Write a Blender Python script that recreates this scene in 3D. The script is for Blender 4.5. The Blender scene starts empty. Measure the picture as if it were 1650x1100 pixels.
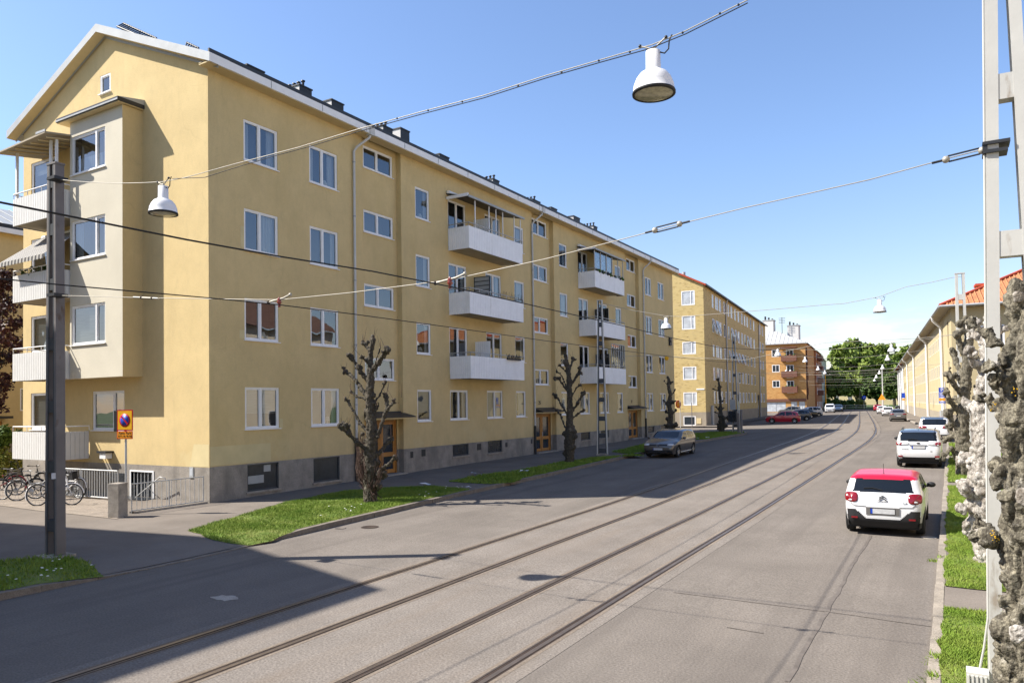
import bpy, bmesh, math, random
import numpy as np
from mathutils import Vector, Matrix, noise
for d in (bpy.data.objects, bpy.data.meshes, bpy.data.materials):
    for b in list(d): d.remove(b)
SC = bpy.context.scene
COL = SC.collection
PI = math.pi
# ---------------------------------------------------------------- camera geometry
F, YAW, PIT, ROL, CY = 1193.65057, 0.535352574, 0.0266482586, -0.0151984951, 619.109662
H = 3.15
def _rot():
    cy, sy = math.cos(YAW), math.sin(YAW)
    r = np.array([cy, sy, 0.]); f = np.array([-sy, cy, 0.]); u = np.array([0, 0, 1.])
    cp, sp = math.cos(PIT), math.sin(PIT)
    f, u = f*cp + u*sp, u*cp - f*sp
    cr, sr = math.cos(ROL), math.sin(ROL)
    r, u = r*cr + u*sr, u*cr - r*sr
    return r, u, f
CR, CU, CF = _rot()
C0 = np.array([0, 0, H])
def ray(x, y): return CR*((x-825)/F) - CU*((y-CY)/F) + CF
GS = ([10, 20, 28, 36, 45, 55], [0, .06, .17, .33, .47, .55])
GF = ([17, 24, 30, 40, 50, 62, 70], [0, .07, .12, .17, .23, .4, .45])
def gz(x, y):                      # height of the terrain: the street climbs gently away from the camera
    a = np.interp(y, *GS); b = np.interp(y, *GF)
    t = min(max((-14-x)/6, 0), 1)
    return float(a*(1-t) + b*t)
def gnd(x, y, dz=0.):
    d = ray(x, y); z = dz
    t = (z-H)/d[2]
    for i in range(50):
        p = C0 + t*d
        z = .5*z + .5*(gz(p[0], p[1])+dz); t = (z-H)/d[2]
    return C0 + t*d
def atX(x, y, X):
    d = ray(x, y); return C0 + d*(X/d[0])
def atY(x, y, Y):
    d = ray(x, y); return C0 + d*(Y/d[1])
def dep(p): return float((np.array(p)-C0) @ CF)
# ---------------------------------------------------------------- materials
GA = .88
def mat(name, col, rough=.8, var=.12, scale=1.5, bump=0., bscale=40., metal=0., spec=.3, col2=None, stretch=(1, 1, 1), speck=0., coat=0.):
    m = bpy.data.materials.new(name); m.use_nodes = True
    nt = m.node_tree; N = nt.nodes; L = nt.links
    b = N['Principled BSDF']
    b.inputs['Roughness'].default_value = rough; b.inputs['Metallic'].default_value = metal
    b.inputs['Specular IOR Level'].default_value = spec
    b.inputs['Coat Weight'].default_value = coat; b.inputs['Coat Roughness'].default_value = .04
    g = N.new('ShaderNodeNewGeometry'); mp = N.new('ShaderNodeMapping'); mp.inputs['Scale'].default_value = stretch
    L.new(g.outputs['Position'], mp.inputs['Vector'])
    n = N.new('ShaderNodeTexNoise'); n.inputs['Scale'].default_value = scale; n.inputs['Detail'].default_value = 6; n.inputs['Roughness'].default_value = .62
    L.new(mp.outputs[0], n.inputs['Vector'])
    mx = N.new('ShaderNodeMix'); mx.data_type = 'RGBA'
    c = np.array(col, float)*GA; col2 = None if col2 is None else np.array(col2, float)*GA; c2 = c*(1+var) if col2 is None else np.array(col2, float)
    c1 = c*(1-var) if col2 is None else c
    mx.inputs['A'].default_value = (*c1, 1); mx.inputs['B'].default_value = (*c2, 1)
    rp = N.new('ShaderNodeMapRange'); rp.inputs['From Min'].default_value = .3; rp.inputs['From Max'].default_value = .7
    L.new(n.outputs['Fac'], rp.inputs['Value']); L.new(rp.outputs[0], mx.inputs['Factor'])
    out = mx.outputs['Result']
    if speck:
        n3 = N.new('ShaderNodeTexNoise'); n3.inputs['Scale'].default_value = bscale*1.3; n3.inputs['Detail'].default_value = 2
        L.new(g.outputs['Position'], n3.inputs['Vector'])
        r3 = N.new('ShaderNodeMapRange'); r3.inputs['From Min'].default_value = .3; r3.inputs['From Max'].default_value = .7
        r3.inputs['To Min'].default_value = 1-speck; r3.inputs['To Max'].default_value = 1+speck
        L.new(n3.outputs['Fac'], r3.inputs['Value'])
        h = N.new('ShaderNodeVectorMath'); h.operation = 'SCALE'
        L.new(out, h.inputs[0]); L.new(r3.outputs[0], h.inputs['Scale']); out = h.outputs[0]
    L.new(out, b.inputs['Base Color'])
    if bump:
        n2 = N.new('ShaderNodeTexNoise'); n2.inputs['Scale'].default_value = bscale; n2.inputs['Detail'].default_value = 4
        L.new(mp.outputs[0], n2.inputs['Vector'])
        bp = N.new('ShaderNodeBump'); bp.inputs['Strength'].default_value = bump; bp.inputs['Distance'].default_value = .02
        L.new(n2.outputs['Fac'], bp.inputs['Height']); L.new(bp.outputs[0], b.inputs['Normal'])
    return m
def cracks(m, col, scale, w, stretch=(1, 1, 1), amount=.8):
    nt = m.node_tree; N = nt.nodes; L = nt.links; b = N['Principled BSDF']; src = b.inputs['Base Color'].links[0].from_socket
    g = N.new('ShaderNodeNewGeometry'); no = N.new('ShaderNodeTexNoise'); no.inputs['Scale'].default_value = scale*.8; L.new(g.outputs['Position'], no.inputs['Vector'])
    ad = N.new('ShaderNodeVectorMath'); ad.operation = 'MULTIPLY_ADD'; ad.inputs[1].default_value = (1.2/scale,)*3; L.new(no.outputs['Color'], ad.inputs[0]); L.new(g.outputs['Position'], ad.inputs[2])
    mp = N.new('ShaderNodeMapping'); mp.inputs['Scale'].default_value = stretch; L.new(ad.outputs[0], mp.inputs['Vector'])
    v = N.new('ShaderNodeTexVoronoi'); v.feature = 'DISTANCE_TO_EDGE'; v.inputs['Scale'].default_value = scale; L.new(mp.outputs[0], v.inputs['Vector'])
    r = N.new('ShaderNodeMapRange'); r.inputs['From Min'].default_value = w; r.inputs['From Max'].default_value = 0; r.inputs['To Max'].default_value = amount; L.new(v.outputs['Distance'], r.inputs['Value'])
    mx = N.new('ShaderNodeMix'); mx.data_type = 'RGBA'; mx.inputs['B'].default_value = (*col, 1); L.new(src, mx.inputs['A']); L.new(r.outputs[0], mx.inputs['Factor']); L.new(mx.outputs['Result'], b.inputs['Base Color'])
    return m
def overlay(m, col, lo, hi, scale, stretch=(1, 1, 1), amount=1., zlo=None, zhi=None, kind='noise'):
    col = tuple(c*GA for c in col)
    """mix a second colour (stains, patches, speckled bricks) over a material"""
    nt = m.node_tree; N = nt.nodes; L = nt.links; b = N['Principled BSDF']
    src = b.inputs['Base Color'].links[0].from_socket
    g = N.new('ShaderNodeNewGeometry'); mp = N.new('ShaderNodeMapping'); mp.inputs['Scale'].default_value = stretch
    L.new(g.outputs['Position'], mp.inputs['Vector'])
    if kind == 'cells':
        n = N.new('ShaderNodeTexVoronoi'); n.inputs['Scale'].default_value = scale
        sp = N.new('ShaderNodeSeparateColor'); L.new(n.outputs['Color'], sp.inputs[0]); o = sp.outputs[0]
    else:
        n = N.new('ShaderNodeTexNoise'); n.inputs['Scale'].default_value = scale; n.inputs['Detail'].default_value = 7; n.inputs['Roughness'].default_value = .65; o = n.outputs['Fac']
    L.new(mp.outputs[0], n.inputs['Vector'])
    r = N.new('ShaderNodeMapRange'); r.inputs['From Min'].default_value = lo; r.inputs['From Max'].default_value = hi; r.inputs['To Max'].default_value = amount
    L.new(o, r.inputs['Value']); fac = r.outputs[0]
    if zlo is not None:
        sx = N.new('ShaderNodeSeparateXYZ'); L.new(g.outputs['Position'], sx.inputs[0])
        r2 = N.new('ShaderNodeMapRange'); r2.inputs['From Min'].default_value = zhi; r2.inputs['From Max'].default_value = zlo
        L.new(sx.outputs['Z'], r2.inputs['Value'])
        mu = N.new('ShaderNodeMath'); mu.operation = 'MULTIPLY'; L.new(fac, mu.inputs[0]); L.new(r2.outputs[0], mu.inputs[1]); fac = mu.outputs[0]
    mx = N.new('ShaderNodeMix'); mx.data_type = 'RGBA'; mx.inputs['B'].default_value = (*col, 1)
    L.new(src, mx.inputs['A']); L.new(fac, mx.inputs['Factor']); L.new(mx.outputs['Result'], b.inputs['Base Color'])
    return m
def pane_mat(name, tint=(.02, .024, .03), refl=.15):
    m = bpy.data.materials.new(name); m.use_nodes = True
    nt = m.node_tree; N = nt.nodes; L = nt.links; N.remove(N['Principled BSDF'])
    t = N.new('ShaderNodeBsdfTransparent'); t.inputs[0].default_value = (.62, .66, .68, 1)
    g = N.new('ShaderNodeBsdfGlossy'); g.inputs['Roughness'].default_value = .015; g.inputs[0].default_value = (.9, .93, .97, 1)
    fr = N.new('ShaderNodeLayerWeight'); fr.inputs['Blend'].default_value = .25
    rr = N.new('ShaderNodeMapRange'); rr.inputs['To Min'].default_value = refl; rr.inputs['To Max'].default_value = .72
    L.new(fr.outputs['Fresnel'], rr.inputs['Value'])
    ge = N.new('ShaderNodeNewGeometry'); n = N.new('ShaderNodeTexNoise'); n.inputs['Scale'].default_value = .9; n.inputs['Detail'].default_value = 1
    L.new(ge.outputs['Position'], n.inputs['Vector']); bp = N.new('ShaderNodeBump'); bp.inputs['Strength'].default_value = .25; bp.inputs['Distance'].default_value = .02
    L.new(n.outputs['Fac'], bp.inputs['Height']); L.new(bp.outputs[0], g.inputs['Normal'])
    mx = N.new('ShaderNodeMixShader'); L.new(rr.outputs[0], mx.inputs[0]); L.new(t.outputs[0], mx.inputs[1]); L.new(g.outputs[0], mx.inputs[2])
    L.new(mx.outputs[0], N['Material Output'].inputs['Surface'])
    return m
PLA = (.65, .50, .255)
M = dict(
 plaster=mat('yellow plaster', PLA, .92, .07, .9, .28, 28, spec=.12, speck=.05),
 bay=mat('cream plaster', (.63, .58, .465), .92, .06, .8, .25, 30, spec=.12, speck=.05),
 patch=mat('repaired plaster', (.64, .535, .30), .92, .08, 1.5, .25, 30, spec=.12),
 plinth=mat('grey plinth render', (.30, .27, .235), .93, .22, 2.2, .5, 22, spec=.15, speck=.16),
 pipe=mat('pale pipe paint', (.58, .57, .54), .55, .06, 3), white=mat('white paint', (.88, .87, .86), .55, .04, 3, spec=.35),
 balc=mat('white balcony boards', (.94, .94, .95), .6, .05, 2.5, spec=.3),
 balcg=mat('balcony boards darkened for sun', (.72, .71, .68), .6, .05, 2.5, spec=.3),  # balc's white boards toned down where the sun hits the gable
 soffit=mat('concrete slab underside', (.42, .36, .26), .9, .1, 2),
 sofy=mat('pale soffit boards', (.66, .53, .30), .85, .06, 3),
 zinc=mat('zinc sheet', (.40, .41, .41), .6, .1, 2, metal=.1, spec=.3),
 roof=mat('dark metal roofing', (.028, .031, .036), .5, .15, 2, spec=.4),
 rail=mat('galvanised rail', (.50, .50, .49), .5, .1, 6, metal=.3),
 darkm=mat('dark metal', (.022, .023, .026), .5, .2, 6, spec=.4),
 wood=mat('oiled wood door', (.42, .19, .045), .45, .2, 9, .1, 60, stretch=(1, 1, .12), spec=.4),
 basewin=mat('dark basement glazing', (.028, .034, .042), .25, .3, 3, spec=.6),
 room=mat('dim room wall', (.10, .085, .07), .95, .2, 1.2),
 curtain=mat('pale curtain', (.62, .62, .60), .95, .18, 26, stretch=(1, 1, .05)),
 blind=mat('grey window blind', (.40, .40, .38), .8, .22, 60, stretch=(.02, .02, 1)),
 lampw=mat('white lampshade', (.8, .76, .68), .8, .05, 4),
 pane=pane_mat('window glass'),
 asphalt=mat('asphalt', (.190, .167, .145), .95, .12, .5, .5, 26, speck=.19, spec=.0),
 track=mat('track concrete', (.210, .185, .161), .95, .12, .7, .5, 26, speck=.24, spec=.0),
 walk=mat('sidewalk asphalt', (.205, .178, .152), .95, .12, .6, .25, 50, speck=.16, spec=.0),
 gravel=mat('gravel', (.27, .225, .18), .95, .2, 3, .9, 40, speck=.4),
 granite=mat('granite kerb', (.20, .17, .14), .9, .25, 5, .4, 40, speck=.2),
 concrete=mat('worn concrete', (.36, .32, .27), .92, .18, 3, .4, 40, speck=.15),
 grass=mat('grass blades', (.12, .215, .02), .75, 0, 1.6, col2=(.26, .32, .06), spec=.15),
 turf=mat('turf soil', (.09, .16, .02), .95, 0, 3, .6, 30, col2=(.19, .20, .05)),
 rustband=mat('rust stained asphalt', (.212, .175, .140), .95, .2, 1.2, .4, 26, speck=.2, spec=0, stretch=(1, .3, 1)),
 kerbr=mat('weathered concrete kerb', (.29, .25, .20), .92, .25, 3, .4, 40, speck=.2),
 steel=mat('polished rail steel', (.24, .19, .15), .38, .2, 4, metal=.7, spec=.5),
 rust=mat('rusty groove', (.045, .03, .022), .8, .3, 5),
 tar=mat('tar and shadow line', (.135, .115, .098), .85, .25, 5),
 poleg=mat('grey painted steel', (.54, .53, .49), .55, .08, 2, .05, 30, spec=.35),
 poled=mat('dull brown grey steel', (.17, .155, .15), .6, .14, 2, .05, 30, spec=.3),
 polen=mat('dark grey steel', (.055, .06, .066), .55, .14, 2, spec=.3),
 enamel=mat('white enamel', (.82, .81, .80), .35, .04, 3, spec=.5),
 lens=mat('lamp glass', (.36, .34, .22), .12, .3, 18, spec=.7),
 black=mat('black rubber', (.012, .012, .013), .75, .2, 5),
 cable=mat('black cable', (.01, .01, .011), .6, .1, 5),
 wire=mat('steel wire', (.42, .39, .33), .5, .1, 5, metal=.3),
 insul=mat('red brown insulator', (.22, .03, .02), .3, .1, 5, spec=.6),
 bark=mat('dark lime bark', (.088, .074, .055), .95, .35, 7, .8, 35, speck=.3),
 twig=mat('reddish twigs', (.075, .045, .035), .9, .3, 7),
 barkg=mat('grey lime bark', (.20, .178, .13), .95, .35, 7, .9, 45, speck=.4),
 barkw=mat('bleached lime bark', (.66, .62, .56), .95, .15, 5, .9, 40, col2=(.15, .125, .095), speck=.3),
 leaf=mat('leaf green', (.075, .135, .018), .6, 0, .35, col2=(.24, .29, .05), spec=.3),
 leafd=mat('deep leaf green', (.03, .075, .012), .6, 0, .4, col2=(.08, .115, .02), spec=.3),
 leafr=mat('copper leaf', (.028, .010, .010), .55, 0, .7, col2=(.095, .03, .022), spec=.35),
 leafb=mat('bush leaf', (.10, .16, .02), .6, 0, 2, col2=(.25, .23, .05), spec=.3),
 brick=mat('yellow brick', (.52, .40, .19), .92, .10, 1.5, .2, 20, speck=.08),
 brickp=mat('brick plinth render', (.34, .29, .22), .92, .12, 1, .2, 20),
 tile=mat('orange roof tile', (.46, .19, .085), .8, .25, 2.5, .3, 12),
 tileb=mat('brown roof tile', (.17, .09, .062), .85, .25, 2.5, .3, 12),
 tiler=mat('red roof tile', (.42, .07, .03), .8, .2, 2.5, .3, 12),
 obrick=mat('orange brick', (.52, .285, .10), .92, .10, 2, .2, 20, speck=.08),
 rbrick=mat('red brown brick', (.38, .17, .08), .92, .15, 2, .2, 20),
 brownb=mat('brown balcony boards', (.17, .075, .048), .7, .15, 3),
 paleroof=mat('pale metal roof', (.44, .44, .43), .55, .08, 1.2, spec=.3),
 cream=mat('cream render', (.50, .41, .235), .92, .05, .7, .15, 20),
 creamw=mat('white render', (.60, .58, .54), .92, .04, .8),
 chimney=mat('chimney brick', (.34, .13, .065), .9, .2, 3, .3, 14),
 chalk=mat('pale chimney render', (.62, .60, .57), .9, .08, 2),
 glassd=mat('dark glazing', (.03, .038, .05), .06, .2, .4, spec=.8),
 glassb=mat('curtained glazing with painted sky reflection', (.52, .55, .58), .12, .3, 1.3, spec=.7), cream_bounce=mat('cream render raised for bounce', (.80, .68, .50), .92, .05, .7),  # glassb panes are paled to carry the sky's reflection in their colour
 red=mat('red paint', (.55, .012, .03), .3, .04, 3, spec=.5, coat=.6),
 signr=mat('sign red', (.48, .012, .012), .45, .05, 8), signy=mat('sign yellow', (.78, .40, .01), .45, .05, 8), signo=mat('sign orange', (.80, .30, .02), .45, .05, 8),
 signb=mat('sign blue', (.01, .055, .42), .45, .05, 8), signk=mat('sign lettering', (.03, .02, .015), .5, .05, 8),
 carw=mat('white car paint', (.68, .68, .68), .28, .02, 1, spec=.5, coat=.7), carr=mat('red car paint', (.42, .008, .025), .28, .04, 1, spec=.5, coat=.8),
 carro=mat('crimson car roof', (.58, .008, .035), .3, .04, 1, spec=.4, coat=.35),
 card=mat('dark car paint', (.015, .017, .022), .28, .04, 1, spec=.5, coat=.8), carb=mat('blue grey car paint', (.05, .075, .12), .3, .04, 1, metal=.3, coat=.8),
 carg=mat('grey brown car paint', (.115, .10, .088), .3, .04, 1, metal=.5, spec=.5, coat=.8), cars=mat('silver grey car paint', (.20, .19, .18), .32, .04, 1, metal=.5, coat=.7),
 carroof=mat('slate blue car roof', (.10, .14, .21), .25, .05, 1, metal=.3, coat=.9),
 carglass=mat('car glass', (.008, .010, .012), .05, .1, 1, spec=.5), tyre=mat('tyre', (.018, .018, .018), .85, .1, 8), rim=mat('alloy rim', (.45, .45, .46), .35, .1, 8, metal=.7),
 tail=mat('tail light', (.20, .005, .010), .15, .15, 9, spec=.7), clear=mat('clear lamp', (.55, .55, .55), .12, .2, 14, spec=.8), trim=mat('black plastic trim', (.02, .02, .021), .6, .1, 6),
 plate=mat('blurred plate', (.50, .50, .50), .5, .12, 14), chrome=mat('chrome', (.6, .6, .6), .15, .05, 5, metal=1.),
 flower=mat('daisy white', (.75, .74, .66), .8, .05, 5), paper=mat('white litter', (.62, .64, .68), .8, .08, 6),
 stripe=mat('awning cloth', (.42, .40, .36), .85, .08, 4), stripd=mat('awning dark stripe', (.07, .065, .065), .85, .08, 4),
 hedge=mat('hedge green', (.035, .085, .012), .7, 0, 1.2, col2=(.09, .14, .02)), basket=mat('wicker basket', (.12, .10, .08), .8, .2, 20),
 lichen=mat('yellow lichen', (.62, .36, .015), .9, .2, 20), lawn=mat('park lawn', (.10, .15, .03), .95, .2, .4),
)
overlay(M['plaster'], (.50, .38, .17), .52, .80, .55, (1, 1, .5), .5)
overlay(M['plaster'], (.42, .33, .18), .56, .74, 2.2, (1, 1, .10), .22); overlay(M['plaster'], (.44, .35, .20), .50, .72, 5, (1, 1, .6), .22); cracks(M['plaster'], (.30, .23, .12), .45, .004, (1, 1, .8), .16); overlay(M['plaster'], (.36, .29, .17), .45, .75, 1.6, (1, 1, .5), .45, 1.25, 2.1)
overlay(M['plaster'], (.64, .53, .29), .57, .64, .8, (1, 1, 1), .5, 1.9, 3.0)
overlay(M['plinth'], (.12, .11, .10), .47, .68, 1.1, (1, 1, .25), .6)
overlay(M['balc'], (.50, .47, .40), .60, .80, 1.6, (1, 1, .2), .5)
overlay(M['asphalt'], (.13, .115, .10), .50, .75, .45, (1, .22, 1), .6)
overlay(M['asphalt'], (.135, .118, .104), .50, .68, 1.1, (1, .03, 1), .6); overlay(M['track'], (.16, .135, .115), .52, .70, 1.6, (1, .03, 1), .4); overlay(M['asphalt'], (.26, .225, .19), .58, .78, .8, (1, .2, 1), .5)
overlay(M['track'], (.19, .15, .115), .5, .75, .9, (1, .12, 1), .6)
overlay(M['walk'], (.15, .13, .112), .52, .72, .5, (1, 1, 1), .6)
overlay(M['brick'], (.20, .12, .04), .80, .83, 3.2, (1, 1, 3.2), .75, kind='cells')
overlay(M['brick'], (.62, .47, .20), .0, .18, 3.0, (1, 1, 3.2), .6, kind='cells')
overlay(M['obrick'], (.36, .15, .04), .75, .8, 2.5, (1, 1, 3.), .5, kind='cells')
overlay(M['barkg'], (.46, .43, .36), .59, .68, 9, (1, 1, 1), .75)
overlay(M['barkg'], (.06, .05, .035), .53, .66, 11, (1, 1, .5), .75); overlay(M['barkg'], (.03, .025, .018), .50, .58, 24, (1, 1, .3), .7)
overlay(M['barkw'], (.16, .13, .10), .58, .66, 9, (1, 1, .6), .75)
cracks(M['barkg'], (.035, .028, .02), 30, .14, (1, 1, .45), .5); cracks(M['barkw'], (.09, .07, .05), 12, .12, (1, 1, .5), .6); cracks(M['bark'], (.02, .017, .012), 16, .2, (1, 1, .5), .6)
overlay(M['bark'], (.30, .27, .21), .60, .70, 6, (1, 1, 1), .6)
overlay(M['grass'], (.045, .10, .008), .55, .70, 3.2, (1, 1, 1), .7); overlay(M['poled'], (.10, .06, .035), .60, .70, 4, (1, 1, .4), .8); overlay(M['poleg'], (.25, .19, .13), .64, .74, 5, (1, 1, .3), .7)
overlay(M['grass'], (.40, .37, .15), .60, .76, 1.1, (1, 1, 1), .7)
overlay(M['concrete'], (.12, .10, .08), .5, .7, 2.5, (1, 1, .6), .6)
# ---------------------------------------------------------------- mesh builder
class MB:
    def __init__(s): s.v = []; s.f = []; s.m = []; s.mats = []; s.smooth = False; s.sf = []
    def mi(s, k):
        if k not in s.mats: s.mats.append(k)
        return s.mats.index(k)
    def poly(s, pts, k, sm=False):
        b = len(s.v); s.v += [tuple(float(c) for c in p) for p in pts]
        s.f.append(tuple(range(b, b+len(pts)))); s.m.append(s.mi(k)); s.sf.append(sm)
    def raw(s, vs, fs, k, sm=False):
        b = len(s.v); s.v += [tuple(float(c) for c in p) for p in vs]; i = s.mi(k)
        for f in fs: s.f.append(tuple(b+q for q in f)); s.m.append(i); s.sf.append(sm)
    def box(s, a, b, k, o=(0, 0, 0), U=(1, 0, 0), V=(0, 1, 0), W=(0, 0, 1)):
        o = np.array(o, float); A = [np.array(q, float) for q in (U, V, W)]
        vs = [o + A[0]*x + A[1]*y + A[2]*z for z in (a[2], b[2]) for y in (a[1], b[1]) for x in (a[0], b[0])]
        fs = [(0, 2, 3, 1), (4, 5, 7, 6), (0, 1, 5, 4), (2, 6, 7, 3), (0, 4, 6, 2), (1, 3, 7, 5)]
        if np.dot(np.cross(A[0], A[1]), A[2]) < 0: fs = [f[::-1] for f in fs]
        s.raw(vs, fs, k)
    def tube(s, pts, r, k, n=6, sm=True, cap=True):
        P = [np.array(p, float) for p in pts]; R = r if hasattr(r, '__len__') else [r]*len(P)
        vs = []; up = None
        for i, p in enumerate(P):
            t = P[min(i+1, len(P)-1)] - P[max(i-1, 0)]; t = t/(np.linalg.norm(t)+1e-9)
            if up is None:
                up = np.array([0, 0, 1.]) if abs(t[2]) < .9 else np.array([1., 0, 0])
            a = np.cross(t, up); a /= np.linalg.norm(a)+1e-9; b = np.cross(a, t); up = b
            for j in range(n):
                q = 2*PI*j/n; vs.append(p + (a*math.cos(q) + b*math.sin(q))*R[i])
        fs = [(i*n+j, i*n+(j+1) % n, (i+1)*n+(j+1) % n, (i+1)*n+j) for i in range(len(P)-1) for j in range(n)]
        s.raw(vs, fs, k, sm)
        if cap:
            s.raw(vs[:n], [tuple(range(n))[::-1]], k); s.raw(vs[-n:], [tuple(range(n))], k)
    def lathe(s, o, prof, k, n=24, ax=((1, 0, 0), (0, 1, 0), (0, 0, 1)), sm=True):
        o = np.array(o, float); A = [np.array(q, float) for q in ax]; vs = []
        for r, h in prof:
            for j in range(n):
                q = 2*PI*j/n; vs.append(o + A[0]*r*math.cos(q) + A[1]*r*math.sin(q) + A[2]*h)
        fs = [(i*n+j, i*n+(j+1) % n, (i+1)*n+(j+1) % n, (i+1)*n+j) for i in range(len(prof)-1) for j in range(n)]
        s.raw(vs, fs, k, sm)
    def sphere(s, o, r, k, n=10, sc=(1, 1, 1)):
        o = np.array(o, float)
        vs = []; m = n//2+1
        for i in range(m+1):
            a = PI*i/m
            for j in range(n):
                q = 2*PI*j/n; vs.append(o + np.array([math.sin(a)*math.cos(q)*sc[0], math.sin(a)*math.sin(q)*sc[1], math.cos(a)*sc[2]])*r)
        s.raw(vs, [(i*n+j, (i+1)*n+j, (i+1)*n+(j+1) % n, i*n+(j+1) % n) for i in range(m) for j in range(n)], k, True)
    def build(s, name, parent=None, label=None):
        me = bpy.data.meshes.new(name); me.from_pydata(s.v, [], s.f)
        for k in s.mats: me.materials.append(M[k])
        me.polygons.foreach_set('material_index', s.m); me.polygons.foreach_set('use_smooth', s.sf); me.update()
        o = bpy.data.objects.new(name, me); COL.objects.link(o)
        if parent is not None:
            o.parent = parent; o.matrix_parent_inverse = parent_inv(parent)
        if label: o['label'] = label
        return o
def parent_inv(p):
    m = Matrix.Identity(4)
    while p is not None:
        m = m @ p.matrix_basis.inverted() if p.parent is None else m @ (p.matrix_parent_inverse @ p.matrix_basis).inverted()
        p = p.parent
    return m
def tag(o, label, cat, group=None, kind=None):
    o['label'] = label; o['category'] = cat
    if group: o['group'] = group
    if kind: o['kind'] = kind
    return o
def struct(o, kind='structure'): o['kind'] = kind; return o
def thing(name, label, cat, loc=(0, 0, 0), group=None, rz=0.):
    o = bpy.data.objects.new(name, None); COL.objects.link(o); o.location = loc; o.rotation_euler = (0, 0, rz); o.empty_display_size = .3
    return tag(o, label, cat, group)
def copy_tree(o, parent=None):
    c = o.copy(); COL.objects.link(c)
    if parent is not None: c.parent = parent
    for ch in list(o.children): copy_tree(ch, c)
    return c
def text_mesh(s, size, k, name, parent, o, U, V, align='CENTER', thick=.002):
    cu = bpy.data.curves.new('t', 'FONT'); cu.body = s; cu.size = size; cu.align_x = align; cu.align_y = 'CENTER'; cu.extrude = thick
    ob = bpy.data.objects.new('t', cu); COL.objects.link(ob)
    dg = bpy.context.evaluated_depsgraph_get(); me = bpy.data.meshes.new_from_object(ob.evaluated_get(dg))
    bpy.data.objects.remove(ob); bpy.data.curves.remove(cu)
    U = Vector(U).normalized(); V = Vector(V).normalized(); W = U.cross(V)
    me.transform(Matrix.Translation(Vector(o)) @ Matrix((U, V, W)).transposed().to_4x4())
    me.materials.clear(); me.materials.append(M[k]); me.name = name
    r = bpy.data.objects.new(name, me); COL.objects.link(r)
    if parent is not None: r.parent = parent; r.matrix_parent_inverse = parent_inv(parent)
    return r
def wall(mb, o, U, V, N, u0, u1, v0, v1, holes, k, rev=.1, revk=None):
    """rectangular wall with rectangular openings and their reveals; N points outwards"""
    o, U, V, N = [np.array(q, float) for q in (o, U, V, N)]
    us = sorted({u0, u1, *[min(max(h[i], u0), u1) for h in holes for i in (0, 1)]}); vs = sorted({v0, v1, *[min(max(h[i], v0), v1) for h in holes for i in (2, 3)]})
    flip = np.dot(np.cross(U, V), N) < 0
    P = lambda u, v, d=0: o + U*u + V*v - N*d
    def q(pts, kk): mb.poly(pts[::-1] if flip else pts, kk)
    for a, b in zip(us, us[1:]):
        run = None
        for c, d in zip(vs, vs[1:]):
            um, vm = (a+b)/2, (c+d)/2
            if any(h[0] < um < h[1] and h[2] < vm < h[3] for h in holes):
                if run is not None: q([P(a, run), P(b, run), P(b, c), P(a, c)], k); run = None
            elif run is None: run = c
        if run is not None: q([P(a, run), P(b, run), P(b, v1), P(a, v1)], k)
    for h in holes:
        a, b, c, d = h[:4]; r = rev; kk = revk or k
        q([P(a, c), P(a, d), P(a, d, r), P(a, c, r)][::-1], kk); q([P(b, c), P(b, d), P(b, d, r), P(b, c, r)], kk)
        q([P(a, d), P(b, d), P(b, d, r), P(a, d, r)][::-1], kk); q([P(a, c), P(b, c), P(b, c, r), P(a, c, r)], kk)
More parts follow.
